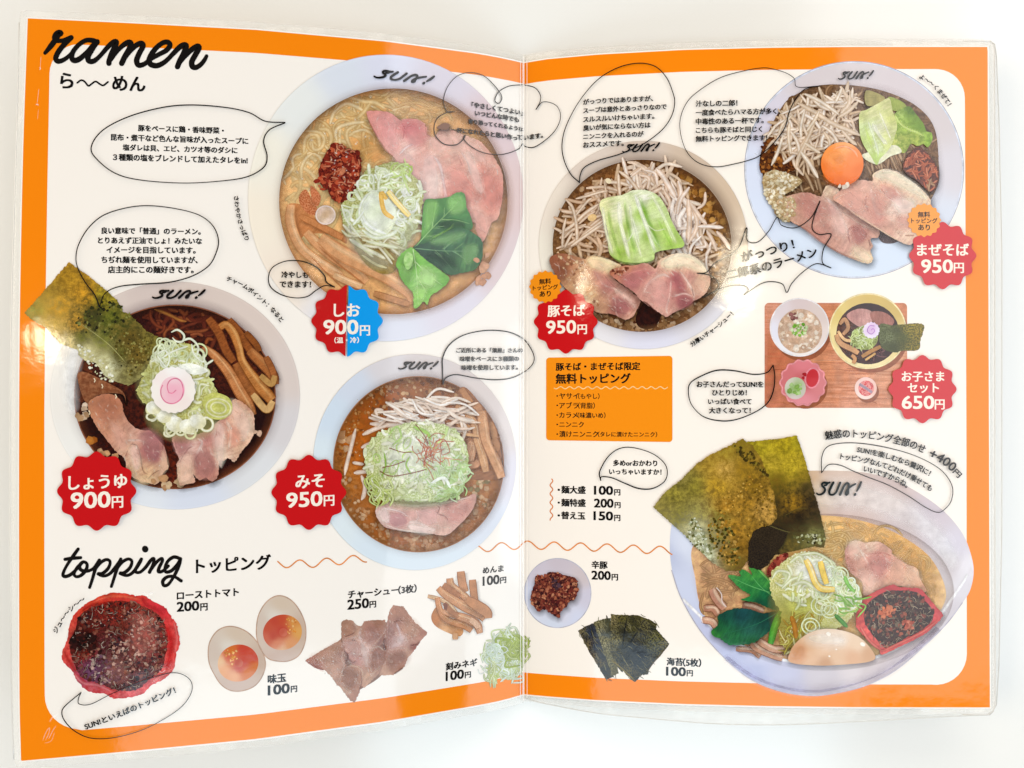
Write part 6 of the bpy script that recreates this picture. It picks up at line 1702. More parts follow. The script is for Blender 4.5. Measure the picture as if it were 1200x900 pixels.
fill(tm, TI, [(90, 750, '3c0c08'), (100, 735, '5c1c10'), (130, 710, '7c2418'), (150, 730, '6c3024'), (175, 725, '8c4438'), (190, 750, '7c2c28'), (130, 760, '503038'), (110, 780, '6c4458'), (140, 790, '4c2c38'), (170, 780, '6c3c3c'), (100, 765, '7c2c1c')], c2='3c1814', mat='crumb', cell=6, jg=1, br=(1.7, 1.25, 1.15))
lobes(tm, [(z([(560, 240), (700, 260), (760, 360), (740, 500), (640, 560), (560, 480), (580, 360)]), 'b8706a', .3, 10), (z([(400, 540), (520, 560), (560, 700), (440, 740), (360, 640)]), 'b07468', .28, 9), (z([(230, 600), (340, 600), (340, 690), (250, 690)]), '6c4c74', .5, 8), (z([(160, 360), (280, 360), (300, 470), (170, 470)]), '2c0806', .5, 8)])
crumbs(tm, TI, 420, .8, 2.8, ['7c4434', '905444', '5c2018', '3c1410', '6c3428', 'a4705c', '44242c', '2c0c0c', '80584c'], 141)
crumbs(tm, z([(500, 380), (700, 260), (780, 420), (700, 600), (560, 640), (420, 560)]), 190, .8, 2.6, ['b48474', 'c49888', '8c5c54', '5c3434', 'a4786c', 'd4b0a0', '443038', '4c2c2c'], 142)
crumbs(tm, z([(280, 560), (400, 520), (500, 640), (420, 740), (260, 680)]), 110, .8, 2.6, ['9c7878', '6c4454', 'b89890', '4c2c40', '80586c'], 143)
straws(tm, TI, 150, 7, .8, ['c8b09c', '9c8474', 'e0d0c0', '746458', '948c84'], ['6c5448'], .3, 144)
crumbs(tm, z([(140, 400), (280, 380), (300, 480), (160, 480)]), 60, 1.5, 4, ['1c0604', '2c0c08', '4c1810', '38100c'], 145)
for a, w, c in (([(800, 300), (840, 420), (830, 560), (800, 650)], 6, 'c81c20'), ([(860, 280), (885, 400), (870, 520)], 3, 'e87c78'), ([(700, 720), (800, 660), (850, 620)], 4, 'e88c88'), ([(150, 640), (220, 720), (330, 740), (440, 790)], 3, 'd88488'), ([(90, 500), (120, 560), (180, 650)], 3, 'b42c24'), ([(280, 160), (400, 115), (520, 115), (640, 140)], 3, 'e06c50'), ([(640, 110), (660, 170), (740, 210), (800, 260)], 3, 'b8142c'), ([(200, 230), (280, 180), (420, 150)], 3, 'a42014')):
    stroke(tm, z(a), w, c, taper=(.2, .2))

lobes(tm, [(z([(600, 260), (690, 280), (720, 420), (640, 520), (560, 460)]), 'd89080', .2, 9), (z([(430, 560), (500, 580), (500, 680), (430, 700)]), 'd09484', .2, 7)])
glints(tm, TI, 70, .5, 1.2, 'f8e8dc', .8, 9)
for nm, cx, cy, rx, ry, rot, ycx, ycy, yr, lab in (('left', 277.5, 772, 34, 37.5, -12, 279, 777, 24, 'lower left half of a seasoned boiled egg'), ('right', 329.5, 737, 28.8, 38.5, 6, 331, 741, 23, 'upper right half of a seasoned boiled egg')):
    begin()
    eg = P('boiled_egg', menu, lab)
    if nm == 'left':
        o = [(244, 765), (246, 752), (254, 740), (265, 734.5), (277, 735), (290, 741), (300, 751), (308, 765), (311, 779), (307, 793), (298, 804), (284, 809.5), (270, 809), (259, 802), (251, 790), (245.5, 778)]
    else:
        o = [(300.5, 737), (303, 721), (311, 707), (322, 699), (333, 699), (344, 706), (353, 719), (358, 734), (357.5, 752), (351, 767), (340, 774), (328, 775), (315, 772), (306, 762), (301.5, 750)]
    fill(eg, o, [(cx - rx * .8, cy - 8, 'd8c6b8'), (cx, cy - ry * .8, 'd8c4b0'), (cx + rx * .8, cy, 'cfb6a4'), (cx, cy + ry * .85, 'd6bfb2'), (cx - 8, cy - 12, 'e2d8cc'), (cx, cy, 'd8c0ac')], cell=4)
    stroke(eg, o, 1.4, 'c4a08a', 'd4b8a4', closed=True)
    yo = ell(ycx, ycy, yr, yr * .9, 30, -15)
    if nm == 'left':
        cols = [(285, 762, 'cc4830'), (298, 770, 'cc4c30'), (300, 782, 'd88048'), (285, 775, 'cc5440'), (268, 770, 'd86c50'), (262, 785, 'f0b488'), (275, 792, 'f2b890'), (258, 775, 'f0c8a0'), (290, 790, 'e08c58'), (280, 783, 'd0685c'), (270, 762, 'd87830')]
    else:
        cols = [(315, 735, 'c85c44'), (322, 728, 'c4503c'), (330, 725, 'c85438'), (331, 740, 'c4483c'), (345, 728, 'd89450'), (350, 740, 'e0a860'), (340, 755, 'e0a070'), (325, 755, 'dc9070'), (312, 748, 'd07058'), (330, 762, 'e8c0a0'), (320, 745, 'c45848')]
    fill(eg, yo, cols, cell=3)
    crumbs(eg, ell(ycx + (10 if nm == 'right' else -8), ycy - 8, 8, 10, 14), 26, .7, 1.8, ['e8a858', 'd88c40', 'f0c080'], int(cx))
    fill(eg, ell(ycx + 1, ycy, 5, 5, 14), [(ycx, ycy, 'c8604c'), (ycx + 3, ycy + 3, 'd47c64')], cell=2)

begin()
pk = P('sliced_pork', menu, 'three overlapping slices of cold roast pork')
z = crop(350, 700, 6.923)


def slice_(pts, cols, lines, uvr):
    fill(pk, z(pts), [(350 + x / 6.923, 700 + y / 6.923, c) for x, y, c in cols], c2='a07c6c', mat='fib', cell=4, uvr=uvr, jg=.6, smooth=False, br=(1.36, 1.24, 1.14))
    for a, w, c in lines:
        stroke(pk, z(a), w, c, taper=(.2, .2))


fill(pk, z([(345, 330), (520, 240), (700, 200), (860, 300), (700, 600), (530, 730), (420, 760), (300, 600)]), '94705f', mat='food')
slice_([(720, 180), (740, 100), (770, 60), (800, 70), (850, 75), (890, 130), (950, 210), (1040, 280), (1040, 300), (990, 350), (960, 400), (910, 465), (890, 480), (860, 560), (770, 630), (650, 635), (700, 500), (690, 350)],
       [(780, 110, 'a07868'), (850, 120, '9c7464'), (800, 200, '8c645c'), (860, 260, 'b08c7c'), (960, 250, 'a88474'), (1020, 290, '9c6c60'), (900, 340, 'b4948a'), (820, 350, 'd0bcbc'), (760, 270, 'a48480'), (740, 400, '9c7c78'), (820, 480, '8c645c'), (850, 420, 'b89890'), (930, 410, '844840'), (770, 560, '9c7464'), (700, 600, 'b49480'), (880, 450, 'c0a494')],
       [([(790, 200), (820, 280), (830, 340), (760, 410)], 3, 'd4c0c0'), ([(720, 430), (800, 420), (850, 410), (900, 460)], 2, 'cbb0a0'), ([(900, 390), (960, 380), (990, 350)], 2, '6c302c'), ([(740, 200), (730, 300), (720, 430)], 1.6, '74504c'), ([(690, 560), (720, 500), (780, 440)], 1.6, 'c8ac98'), ([(760, 210), (800, 190), (850, 190)], 1.4, '6c4840'), ([(770, 625), (850, 570)], 2, '6c4038')], .9)
slice_([(345, 200), (390, 178), (440, 190), (475, 230), (510, 235), (530, 195), (600, 185), (700, 185), (720, 260), (715, 430), (700, 520), (650, 620), (580, 690), (530, 735), (480, 700), (440, 560), (380, 440), (345, 330)],
       [(390, 220, 'a08070'), (420, 280, '9c7868'), (480, 290, 'b4988a'), (590, 260, 'a48078'), (640, 230, '94705f'), (560, 330, 'b09088'), (680, 340, '785048'), (430, 400, 'b89c98'), (500, 430, 'c4acac'), (530, 400, 'd0bcb8'), (620, 500, '946c60'), (660, 450, '8c6054'), (580, 570, 'a07c6c'), (560, 640, 'b49480'), (470, 500, 'a87c78'), (690, 400, '5c3830')],
       [([(500, 250), (500, 340), (540, 430), (560, 470)], 3.4, 'd0bcb8'), ([(380, 340), (430, 330), (500, 360)], 2, 'c4a898'), ([(580, 420), (640, 350), (710, 270)], 1.6, 'c4a898'), ([(560, 450), (640, 400), (700, 440)], 2, 'ccb4a4'), ([(700, 320), (690, 380), (710, 440)], 2.6, '5c3430'), ([(540, 680), (620, 600), (690, 540)], 2.2, 'c4a48e'), ([(560, 470), (560, 560), (570, 620)], 1.8, 'cab2a4'), ([(370, 320), (430, 300), (460, 280)], 1.4, '74504c')], .8)
slice_([(50, 515), (170, 440), (340, 345), (370, 400), (360, 480), (390, 560), (440, 550), (500, 560), (525, 620), (510, 700), (490, 780), (455, 855), (420, 840), (380, 790), (330, 720), (310, 710), (260, 640), (210, 590), (150, 580), (90, 545)],
       [(100, 520, '9c6c60'), (200, 480, 'a88474'), (300, 430, 'ac8c7c'), (250, 560, 'ac8c7c'), (340, 500, 'a48478'), (310, 640, 'b49484'), (400, 620, '9c7868'), (450, 650, '94705f'), (420, 700, 'a07c6c'), (490, 600, 'b89888'), (440, 800, 'a07868'), (380, 760, 'b49888'), (150, 560, '8c5850'), (360, 460, '7c5450')],
       [([(370, 400), (350, 500), (370, 550), (340, 640), (320, 700)], 2.4, 'c8b0a4'), ([(380, 570), (440, 555), (500, 580), (520, 640), (490, 740)], 2.2, 'ccb4a2'), ([(340, 690), (390, 740), (440, 770)], 3, 'c4a898'), ([(365, 420), (400, 490), (370, 550)], 2, '643c38'), ([(370, 590), (360, 640)], 1.4, '643c38'), ([(500, 590), (510, 690), (480, 780)], 1.3, '7c4c44'), ([(60, 520), (160, 575), (210, 590)], 2, '94584c')], .7)
lobes(pk, [(z([(390, 350), (480, 360), (520, 430), (470, 490), (400, 430)]), 'c4a49c', .55, 6), (z([(540, 240), (640, 230), (660, 300), (580, 370), (530, 300)]), '9c7068', .45, 7), (z([(590, 450), (680, 450), (660, 540), (580, 580)]), '8c6054', .5, 6), (z([(370, 590), (480, 580), (490, 650), (430, 740), (350, 680)]), '8c6455', .5, 6), (z([(720, 240), (780, 260), (790, 350), (730, 400)]), 'a07c7c', .5, 5), (z([(800, 320), (870, 300), (840, 390), (750, 410)]), 'd8c8c8', .55, 6), (z([(720, 460), (860, 430), (880, 500), (780, 560), (710, 540)]), '805850', .5, 7), (z([(870, 180), (960, 240), (940, 320), (860, 290)]), 'b4907c', .5, 7), (z([(100, 500), (200, 470), (330, 380), (320, 480), (230, 540)]), 'b4907c', .45, 8), (z([(500, 380), (560, 420), (560, 560), (520, 500)]), 'd8c4be', .55, 5)])
for pl_, an_ in (([(720, 120), (860, 130), (1000, 290), (900, 400), (860, 520), (700, 600)], .9), ([(360, 220), (700, 200), (700, 500), (540, 690), (420, 400)], .8), ([(80, 520), (340, 370), (500, 580), (450, 820), (320, 680)], .6)):
    pk.outline = np.array(cr(z(pl_), True, 2))
    meat_grain(pk, 110, an_, int(an_ * 100), 7)
for a, w, c in (([(400, 490), (440, 530), (470, 510)], 2, '7c4c48'), ([(385, 440), (400, 480), (380, 530)], 2.4, '684440'), ([(420, 345), (470, 350)], 1.2, '70504a')):
    stroke(pk, z(a), w, c, taper=(.2, .2))

begin()
mc = P('bamboo_shoots', menu, 'pile of bamboo shoot strips')
z = crop(490, 660, 6.207)
fill(mc, z([(95, 390), (130, 320), (150, 360), (200, 410), (300, 460), (330, 490), (310, 530), (250, 520), (130, 460)]), [(508, 730, 'c88450'), (520, 740, 'e4b488'), (535, 738, 'd49c6c')], c2='b8743c', mat='food', cell=4)
for a, w, c, h in (([(310, 60), (320, 140), (340, 210)], 10, 'd0966c', None), ([(395, 120), (405, 220), (415, 300)], 9, 'c88c60', None), ([(230, 110), (240, 160), (300, 210), (370, 270)], 9, 'd49a70', 'e8bc98'), ([(180, 160), (260, 220), (300, 250)], 9, 'b87c54', None),
                   ([(145, 180), (200, 230), (330, 310), (450, 370), (490, 400)], [8, 10, 12, 12, 12], 'd29a70', 'e4b692'), ([(350, 260), (430, 310), (500, 360), (510, 400)], [10, 13, 14, 10], 'cc9062', None), ([(70, 240), (150, 260), (210, 290), (260, 340), (290, 390)], 5, 'e4bc94', 'f0d4b4'),
                   ([(140, 250), (150, 310), (180, 380), (230, 420), (330, 450), (390, 490)], [7, 7, 8, 8, 9, 8], 'cc9064', 'dcaa84'), ([(180, 350), (280, 380), (370, 410), (430, 450), (450, 510)], [7, 8, 10, 11, 8], 'd69e78', 'ecc4a4'), ([(190, 290), (240, 350), (290, 380)], 6, 'b87e58', None), ([(380, 410), (420, 440), (440, 470)], 8, 'e6bc9c', None)):
    strip(mc, z(a), w, c, 'a46c44', h, c2='bc845c', taper=(.9, .9))
strip(mc, z([(270, 510), (270, 555)]), 7, 'e0b088', 'c08c64', taper=(.9, .8))
fill(mc, z([(185, 290), (215, 300), (205, 345), (190, 335)]), '84503c')
sl = P('chopped_leek', menu, 'small heap of finely chopped leek by the fold')
HP = z([(480, 700), (490, 620), (530, 580), (580, 510), (640, 490), (700, 510), (770, 560), (780, 640), (740, 720), (730, 820), (660, 850), (600, 830), (540, 850), (500, 830), (520, 760)])
fill(sl, HP, [(575, 760, 'd8e2dc'), (590, 745, 'd4dcb0'), (605, 750, 'c4cc7c'), (612, 765, 'b0bc5c'), (600, 785, 'e0e4d0'), (580, 790, 'c0c880'), (575, 775, 'e4e8dc')], c2='a0ac5c', mat='grain', cell=4)
straws(sl, HP, 110, 20, 2.4, ['e8eccc', 'f4f6ec', 'd4dca0', 'dce8d8', 'c8d488', 'eef2ee'], ['b4c07c', 'c8d4b4', 'a4b464'], .3, 151, ang=1.2, spread=.8)
straws(sl, z([(600, 560), (770, 560), (780, 640), (720, 720), (620, 680)]), 40, 18, 2.4, ['c0cc70', 'dce4a8', 'a8b850'], ['8c9c3c'], .3, 152, ang=.9, spread=.8)
rings(sl, z([(500, 620), (600, 580), (620, 700), (520, 720)]), 14, 4, 7, 1.8, ['eef2ec', 'dce6d4'], ['bccab4'], 153)
straws(sl, z([(500, 760), (560, 760), (560, 860), (510, 860)]), 18, 14, 2, ['ccd494', 'e8ecc8'], ['a4b060'], .2, 154, ang=1.5, spread=.3)
stroke(sl, z([(490, 740), (480, 790), (450, 805), (435, 770)]), 1.3, 'e4e4dc')
stroke(sl, z([(640, 460), (660, 500), (690, 540)]), 1.8, 'e0e8d0')

begin()
kp = P('spicy_pork_plate', menu, 'small round plate of spicy minced pork at the fold')
fill(kp, ell(653.5, 695, 39.5, 41, 44), [(620, 700, 'd8dcee'), (630, 665, 'd4ccd8'), (655, 656, 'd0c6d0'), (685, 675, 'd4c8cc'), (692, 700, 'd4d0e0'), (675, 728, 'd8dcf0'), (650, 735, 'd8dff0'), (625, 722, 'dce0f0'), (655, 695, 'd4ccd8'), (660, 720, 'dcdcec')], cell=5, smooth=False)
stroke(kp, ell(653.5, 695, 39, 40.5, 50), 1.0, 'bcbccc', 'ccccdc', closed=True)
mt = P('spicy_minced_pork', kp)
z = crop(605, 640, 9)
MP = z([(155, 560), (160, 490), (190, 400), (200, 320), (240, 310), (300, 320), (340, 275), (440, 280), (520, 310), (600, 325), (640, 370), (650, 440), (620, 560), (560, 580), (530, 640), (470, 680), (450, 755), (410, 730), (350, 700), (300, 660), (240, 680), (180, 630)])
fill(mt, MP, '8c4838', c2='441c1c', mat='crumb', jg=.6)
crumbs(mt, MP, 300, .8, 2.6, ['a86448', 'b87458', '8c4434', '5c2020', '9c5440', 'c48868', '44181c', '743028'], 161)
crumbs(mt, z([(380, 330), (460, 350), (440, 460), (390, 440)]), 22, 1, 2.6, ['4c3038', '5c404c', '382028'], 162)

begin()
nr = P('seaweed_sheets', menu, 'fan of five dark seaweed sheets')
z = crop(670, 710, 9.474)


def sheet(pts, cols, c2, uvr, seed):
    fill(nr, z(pts), [(670 + x / 9.474, 710 + y / 9.474, c) for x, y, c in cols], c2=c2, mat='grain', cell=3, uvr=uvr, jg=.4, smooth=False, seed=seed)
    P_ = z(pts)
    straws(nr, P_, 34, 9, .7, ['8c845c', '6c643c', 'a49c74', '1c1c20'], ['3c3820'], .1, seed, ang=uvr, spread=.2)


sheet([(70, 275), (160, 225), (262, 186), (375, 500), (462, 788), (380, 820), (200, 520)], [(100, 280, '847858'), (200, 300, '344058'), (260, 450, '2c344c'), (180, 440, '847450'), (260, 600, '94805c'), (360, 700, '3c3828'), (340, 560, '343440'), (400, 790, '4c4020'), (300, 650, '74643c')], '2c2c30', 1.0, 3)
sheet([(245, 180), (330, 150), (430, 135), (450, 400), (520, 750), (450, 780), (370, 560)], [(300, 220, 'a49c78'), (400, 180, '4c5040'), (360, 400, 'a09870'), (420, 300, '34362c'), (400, 600, '8c845c'), (470, 740, '847848')], '4c4830', 1.2, 4)
sheet([(740, 110), (860, 150), (945, 200), (930, 300), (850, 760), (790, 770), (700, 500)], [(800, 150, '6c6434'), (900, 200, '54502c'), (900, 400, '747044'), (830, 740, '4c4424')], '34301c', .9, 5)
sheet([(435, 90), (520, 100), (740, 105), (780, 180), (640, 500), (560, 740), (470, 640), (430, 480)], [(460, 140, '94875c'), (560, 140, '746c34'), (650, 150, '54502c'), (700, 180, '4c4824'), (500, 400, '8c8458'), (600, 300, '28281c'), (560, 450, '20201c'), (480, 560, '74683c'), (640, 260, '5c582c')], '302c18', 1.0, 6)
sheet([(790, 140), (950, 270), (1085, 425), (980, 560), (880, 660), (700, 850), (600, 760), (480, 590), (430, 520), (560, 480), (720, 300)], [(820, 250, '7c7448'), (800, 300, '5c583c'), (950, 330, '7c783c'), (1050, 420, '847848'), (900, 420, '6c683c'), (700, 480, '2c2c30'), (780, 560, '242838'), (700, 650, '2c2c30'), (600, 600, '343028'), (520, 560, '5c5430'), (700, 800, '5c5030'), (850, 640, '443c20'), (640, 700, '74683c'), (900, 250, '444430')], '1c1c20', .75, 7)
stroke(nr, z([(610, 150), (580, 330), (560, 480)]), 1.4, '14140f', taper=(.3, .3))
stroke(nr, z([(560, 490), (640, 420), (720, 300)]), 1.6, '14140f', taper=(.3, .3))
stroke(nr, z([(440, 600), (560, 700), (700, 830)]), 1.8, '84743c', taper=(.3, .3))
stroke(nr, z([(820, 760), (900, 640), (1070, 440)]), 1.2, '5c4c24', taper=(.3, .3))

# ------------------------------------------------------------------ writing, balloons and badges
OVER = 7.7e-4
LOW = 7e-5
print('dish layers up to', max(TOPZ), 'of', OVER)
begin(OVER)


def words(name, parent, label, rows, col=INK, bold=None, low=None):
    t = P(name, parent, label)
    keep = Lift.z
    if low if low is not None else (parent is menu):
        Lift.z = LOW
    for r in rows:
        text(t, r[0], r[1], r[2], r[3], col, r[4] if len(r) > 4 else None, bold)
    Lift.z = max(keep, Lift.z) if keep >= OVER else keep
    return t


# headings
z = crop(40, 25, 5.4545)
Lift.z = LOW
hd = P('heading', menu, 'brush-script word ramen')
K = '120c0a'
stroke(hd, z([(70, 202), (105, 160), (140, 112), (155, 88), (172, 76), (158, 70), (138, 82), (128, 105), (140, 122), (178, 124), (212, 114), (236, 104)]), [4.4, 5.5, 6.7, 6.7, 6.2, 6.4, 6.2, 5.5, 5.3, 5.3, 5.8, 6.2], K, step=.9, caps=True)
stroke(hd, z([(236, 104), (190, 150), (155, 195), (138, 235), (152, 255), (190, 245), (230, 214), (262, 178)]), [6.2, 6.2, 6.4, 6.4, 6.2, 5.3, 4.7, 4.9], K, step=.9, caps=True)
stroke(hd, z([(402, 134), (372, 122), (330, 122), (285, 150), (250, 192), (240, 228), (255, 250), (290, 240), (335, 200), (375, 155), (402, 130)]), [6.4, 5.8, 5.5, 5.5, 5.8, 6.4, 6.7, 6.2, 5.5, 5.8, 6.4], K, step=.9, caps=True)
stroke(hd, z([(402, 130), (370, 180), (345, 225), (350, 252), (380, 254), (420, 222), (470, 165), (505, 134), (524, 130), (522, 150), (500, 195), (480, 250), (478, 268)]), [6.4, 6.2, 6.4, 6.7, 6.2, 5.3, 5.3, 5.8, 6.4, 6.4, 6.4, 6.7, 6.4], K, step=.9, caps=True)
stroke(hd, z([(490, 245), (525, 196), (565, 156), (600, 134), (618, 140), (610, 170), (580, 225), (560, 268)]), [4.9, 5.3, 5.5, 6.2, 6.7, 6.4, 6.7, 6.7], K, step=.9, caps=True)
stroke(hd, z([(570, 250), (605, 200), (650, 155), (685, 140), (696, 158), (672, 205), (655, 250), (668, 280), (705, 272), (750, 238), (800, 210), (845, 185), (868, 155), (856, 134), (825, 136), (785, 165), (750, 210), (735, 250), (748, 276), (790, 282), (840, 255), (890, 205), (930, 165), (960, 150), (972, 160), (955, 205), (930, 255), (916, 290)]),
       [4.9, 5.3, 5.8, 6.4, 6.4, 6.4, 6.7, 6.4, 5.5, 5.3, 5.5, 5.8, 6.2, 6.2, 5.8, 6.2, 6.4, 6.7, 6.7, 6.2, 5.5, 5.5, 6.2, 6.7, 6.7, 6.4, 6.7, 6.4], K, step=.9, caps=True)
stroke(hd, z([(926, 270), (965, 222), (1010, 178), (1045, 158), (1054, 172), (1030, 215), (1008, 258), (1012, 288), (1036, 294), (1066, 275), (1090, 245), (1102, 222)]), [4.9, 5.3, 5.8, 6.4, 6.4, 6.4, 6.7, 6.7, 6.7, 5.8, 5.3, 4.4], K, step=.9, caps=True)
sh = P('subheading', menu, 'ramen written in kana')
text(sh, 'ら', 71, 85.5, 94.5, bold=.03)
text(sh, 'めん', 132, 170, 98, bold=.03)
stroke(sh, [(90.5, 97), (95, 94), (99, 95.5), (103.5, 100.5), (107, 98.5), (112, 95.5), (117, 98.5), (121, 100), (126.5, 96)], 2.1, INK, step=.8, caps=True)

z = crop(60, 630, 6.6667)
h2 = P('heading', menu, 'brush-script word topping')


def bs(pts, w=3.9):
    n = len(pts)
    stroke(h2, z(pts), [w * (1 + .1 * math.sin(1.7 * i)) for i in range(n)], K, step=.8, caps=True)


bs([(210, 90), (160, 160), (115, 230), (92, 285), (105, 304), (150, 290), (205, 240), (245, 192)])
bs([(108, 170), (160, 162), (230, 157)])
bs([(245, 192), (200, 240), (178, 285), (200, 306), (240, 290), (275, 245), (278, 205), (250, 190), (222, 215), (232, 252), (280, 262), (330, 240), (375, 180)])
bs([(376, 176), (345, 245), (320, 330), (300, 390)])
bs([(340, 250), (380, 200), (430, 172), (460, 190), (445, 240), (400, 280), (365, 282), (410, 300), (460, 280), (510, 220), (543, 170)])
bs([(543, 168), (515, 240), (490, 320), (470, 382)])
bs([(510, 245), (550, 195), (600, 168), (630, 185), (615, 235), (570, 275), (535, 278), (590, 296), (640, 270), (690, 200), (706, 168)])
bs([(704, 168), (675, 220), (655, 262), (690, 272), (735, 235), (780, 175), (803, 165), (795, 210), (768, 270)])
bs([(775, 255), (815, 200), (860, 163), (870, 180), (845, 230), (838, 265), (870, 262), (915, 222)])
bs([(1010, 165), (960, 152), (915, 180), (890, 230), (895, 268), (940, 258), (985, 210), (1010, 165), (1000, 215), (960, 300), (915, 365), (880, 374), (872, 340), (905, 308), (960, 305), (1015, 338)])
stroke(h2, z([(733, 88), (735, 92)]), 7.4, K, step=.5, caps=True)
words('subheading', menu, 'topping written in kana', [('トッピング', 230, 317, 661, 17)], bold=.03)

begin(OVER)
# left page balloons
b = balloon(menu, [(334, 143.5), (311, 142), (292, 132), (265, 126), (225, 123), (190, 126), (150, 137), (120, 153), (107, 172), (113, 186), (135, 203), (165, 211), (215, 214.5), (260, 212), (290, 207), (309, 196), (313, 183), (309, 165), (316, 152), (334, 144)], 'balloon about the salt broth blend')
words('lettering', b, None, [('豚をベースに鶏・香味野菜・', 162, 262, 151.5), ('昆布・煮干など色んな旨味が入ったスープに', 130, 290.7, 163), ('塩ダレは貝、エビ、カツオ等のダシに', 144, 278, 174.5), ('３種類の塩をブレンドして加えたタレをin!', 132.5, 290, 186)], low=True)
t = P('lettering', menu, 'small curved words down the side of the large bowl')
arctext(t, 'さわやかさっぱり', [(277, 230), (279, 248), (284, 267), (290, 281)], 5.6)
b = balloon(menu, [(532.5, 131), (525, 131.5), (521, 125), (520, 115), (525, 101), (536, 89), (551, 85), (567, 89), (580, 101), (588, 113), (585, 121), (580, 118), (584, 108), (596, 101), (609, 99.5), (616, 99.8), (627, 103), (633, 111), (633, 119), (628, 128.5), (635, 120), (644, 120), (653, 125), (657, 136), (653, 149), (643, 161), (627, 172), (616, 172), (612.5, 168.5), (607, 175), (588, 181), (567, 179), (551, 171), (543, 162), (545.5, 158.5), (543, 163), (535, 169.5), (521, 169), (511, 160), (508.7, 149), (513, 138), (525, 131.3)], 'cloud-shaped balloon across the fold', 1.0)
words('lettering', b, None, [('「やさしくてつよい」', 553, 612.5, 127), ('いつどんな時でも', 557, 608, 136), ('寄り添ってくれるような', 549, 613, 146.3), ('一杯になれたらと思い作っ', 529, 606, 156), ('ています。', 606.5, 636, 160.5)], bold=.055)
b = balloon(menu, [(116.5, 359.5), (110.7, 345), (100, 331), (92, 316), (89, 303), (92, 287), (103, 268), (120, 253), (144, 244.5), (171, 241), (203, 244), (232, 251.5), (249, 264), (256, 281), (253, 297), (244, 312), (224, 324), (197, 331), (165, 333), (139, 336), (123, 344), (116.5, 359.5)], 'balloon about the plain soy sauce ramen')
words('lettering', b, None, [('良い意味で「普通」のラーメン。', 119, 235, 270.7), ('とりあえず正油でしょ！みたいな', 115, 236.5, 282), ('イメージを目指しています。', 125, 229, 293), ('ちぢれ麺を使用していますが、', 119, 231.5, 304.5), ('店主的にこの麺好きです。', 126.7, 226.7, 316)], low=True)
t = P('lettering', menu, 'small curved words above the soy sauce bowl')
arctext(t, 'チャームポイント：なると', [(266, 326), (285, 334), (301, 346), (318, 361), (331, 376)], 6.2)
b = balloon(menu, [(392, 336.5), (382.7, 330.7), (380, 322.7), (369, 312), (353, 306), (335, 306), (320, 313), (314.7, 324), (317, 336), (329, 345), (345, 349), (360, 347.5), (370.7, 340), (381, 334.7), (392, 336.5)], 'small balloon saying it can be served cold')
words('lettering', b, None, [('冷やしも', 330, 361, 322), ('できます！', 328, 364.5, 333.2)])
b = balloon(menu, [(519, 450), (518.7, 433), (519, 418.7), (526.7, 404), (542.7, 393), (566.7, 387.5), (590.7, 388), (606.7, 393), (617, 401), (625, 414.7), (625, 425), (616, 434.7), (600, 442.7), (580, 445), (556, 442.7), (534.7, 439), (522.7, 442.7), (519, 450)], 'balloon about the miso blend')
words('lettering', b, None, [('ご近所にある「濱屋」さんの', 535, 612.5, 410.5), ('味噌をベースに３種類の', 539, 608, 420.5), ('味噌を使用しています。', 541, 607, 430.7)])
b = balloon(menu, [(95, 811.5), (92, 818.7), (93, 825), (106.7, 825), (133, 812), (170.7, 797), (197, 789), (213, 790), (224, 798.7), (224, 812), (213, 828), (192, 842.7), (165, 856), (133, 864.5), (106.7, 865), (88, 857), (76, 845), (72.5, 834.7), (77, 826.7), (95, 811.5)], 'slanted balloon below the roast tomato', 1.0)
t = P('lettering', b)
arctext(t, 'SUN!といえばのトッピング！', [(99.5, 852), (150, 832.5), (205, 808.5)], 7.6)
t = P('lettering', menu, 'small curved words beside the roast tomato')
arctext(t, 'ジュ～～シ～～', [(64, 741), (72, 727), (82, 714), (98.7, 701)], 5.8)

# right page balloons
b = balloon(menu, [(679, 214), (668, 203), (660, 184), (659, 165), (665, 144), (680, 117), (701, 93), (725, 79), (749, 74), (768, 78), (781, 91), (788, 107), (790.7, 120), (787, 136), (776, 152), (755, 168), (728, 180), (701, 188), (685, 196), (680, 205), (679, 214)], 'leaning balloon above the pork bowl', 1.0)
words('lettering', b, None, [('がっつりではありますが、', 683.5, 765, 117), ('スープは意外とあっさりなので', 683.5, 781, 127), ('スルスルいけちゃいます。', 683.5, 766.7, 138), ('臭いが気にならない方は', 683.5, 762, 148), ('ニンニクを入れるのが', 683.5, 754, 158.3), ('おススメです。', 683.5, 730.7, 168.7)])
b = balloon(menu, [(961, 100.5), (934.7, 102), (930.7, 92), (920, 85), (904, 80.5), (893, 79.5), (872, 83), (845, 90.7), (821, 105), (805, 120), (797, 141), (799, 163), (807, 181), (821, 192), (840, 195.5), (861, 192), (880, 187), (892, 181), (909, 165), (920, 149), (925, 131), (933, 115), (944, 104), (961, 100.5)], 'round balloon beside the soupless noodle bowl', .9)
words('lettering', b, None, [('汁なしの二郎！', 815.5, 864, 121), ('一度食べたらハマる方が多く、', 815.5, 914.5, 131), ('中毒性のある一杯です。', 815.5, 894.7, 141.6), ('こちらも豚そばと同じく', 815.5, 893, 152), ('無料トッピングできます！', 815.5, 899, 162)])
t = P('lettering', menu, 'small curved words at the top right corner')
arctext(t, 'よ～～くまぜて！', [(1078.5, 89), (1092, 98), (1104, 110), (1113, 123)], 6.0)
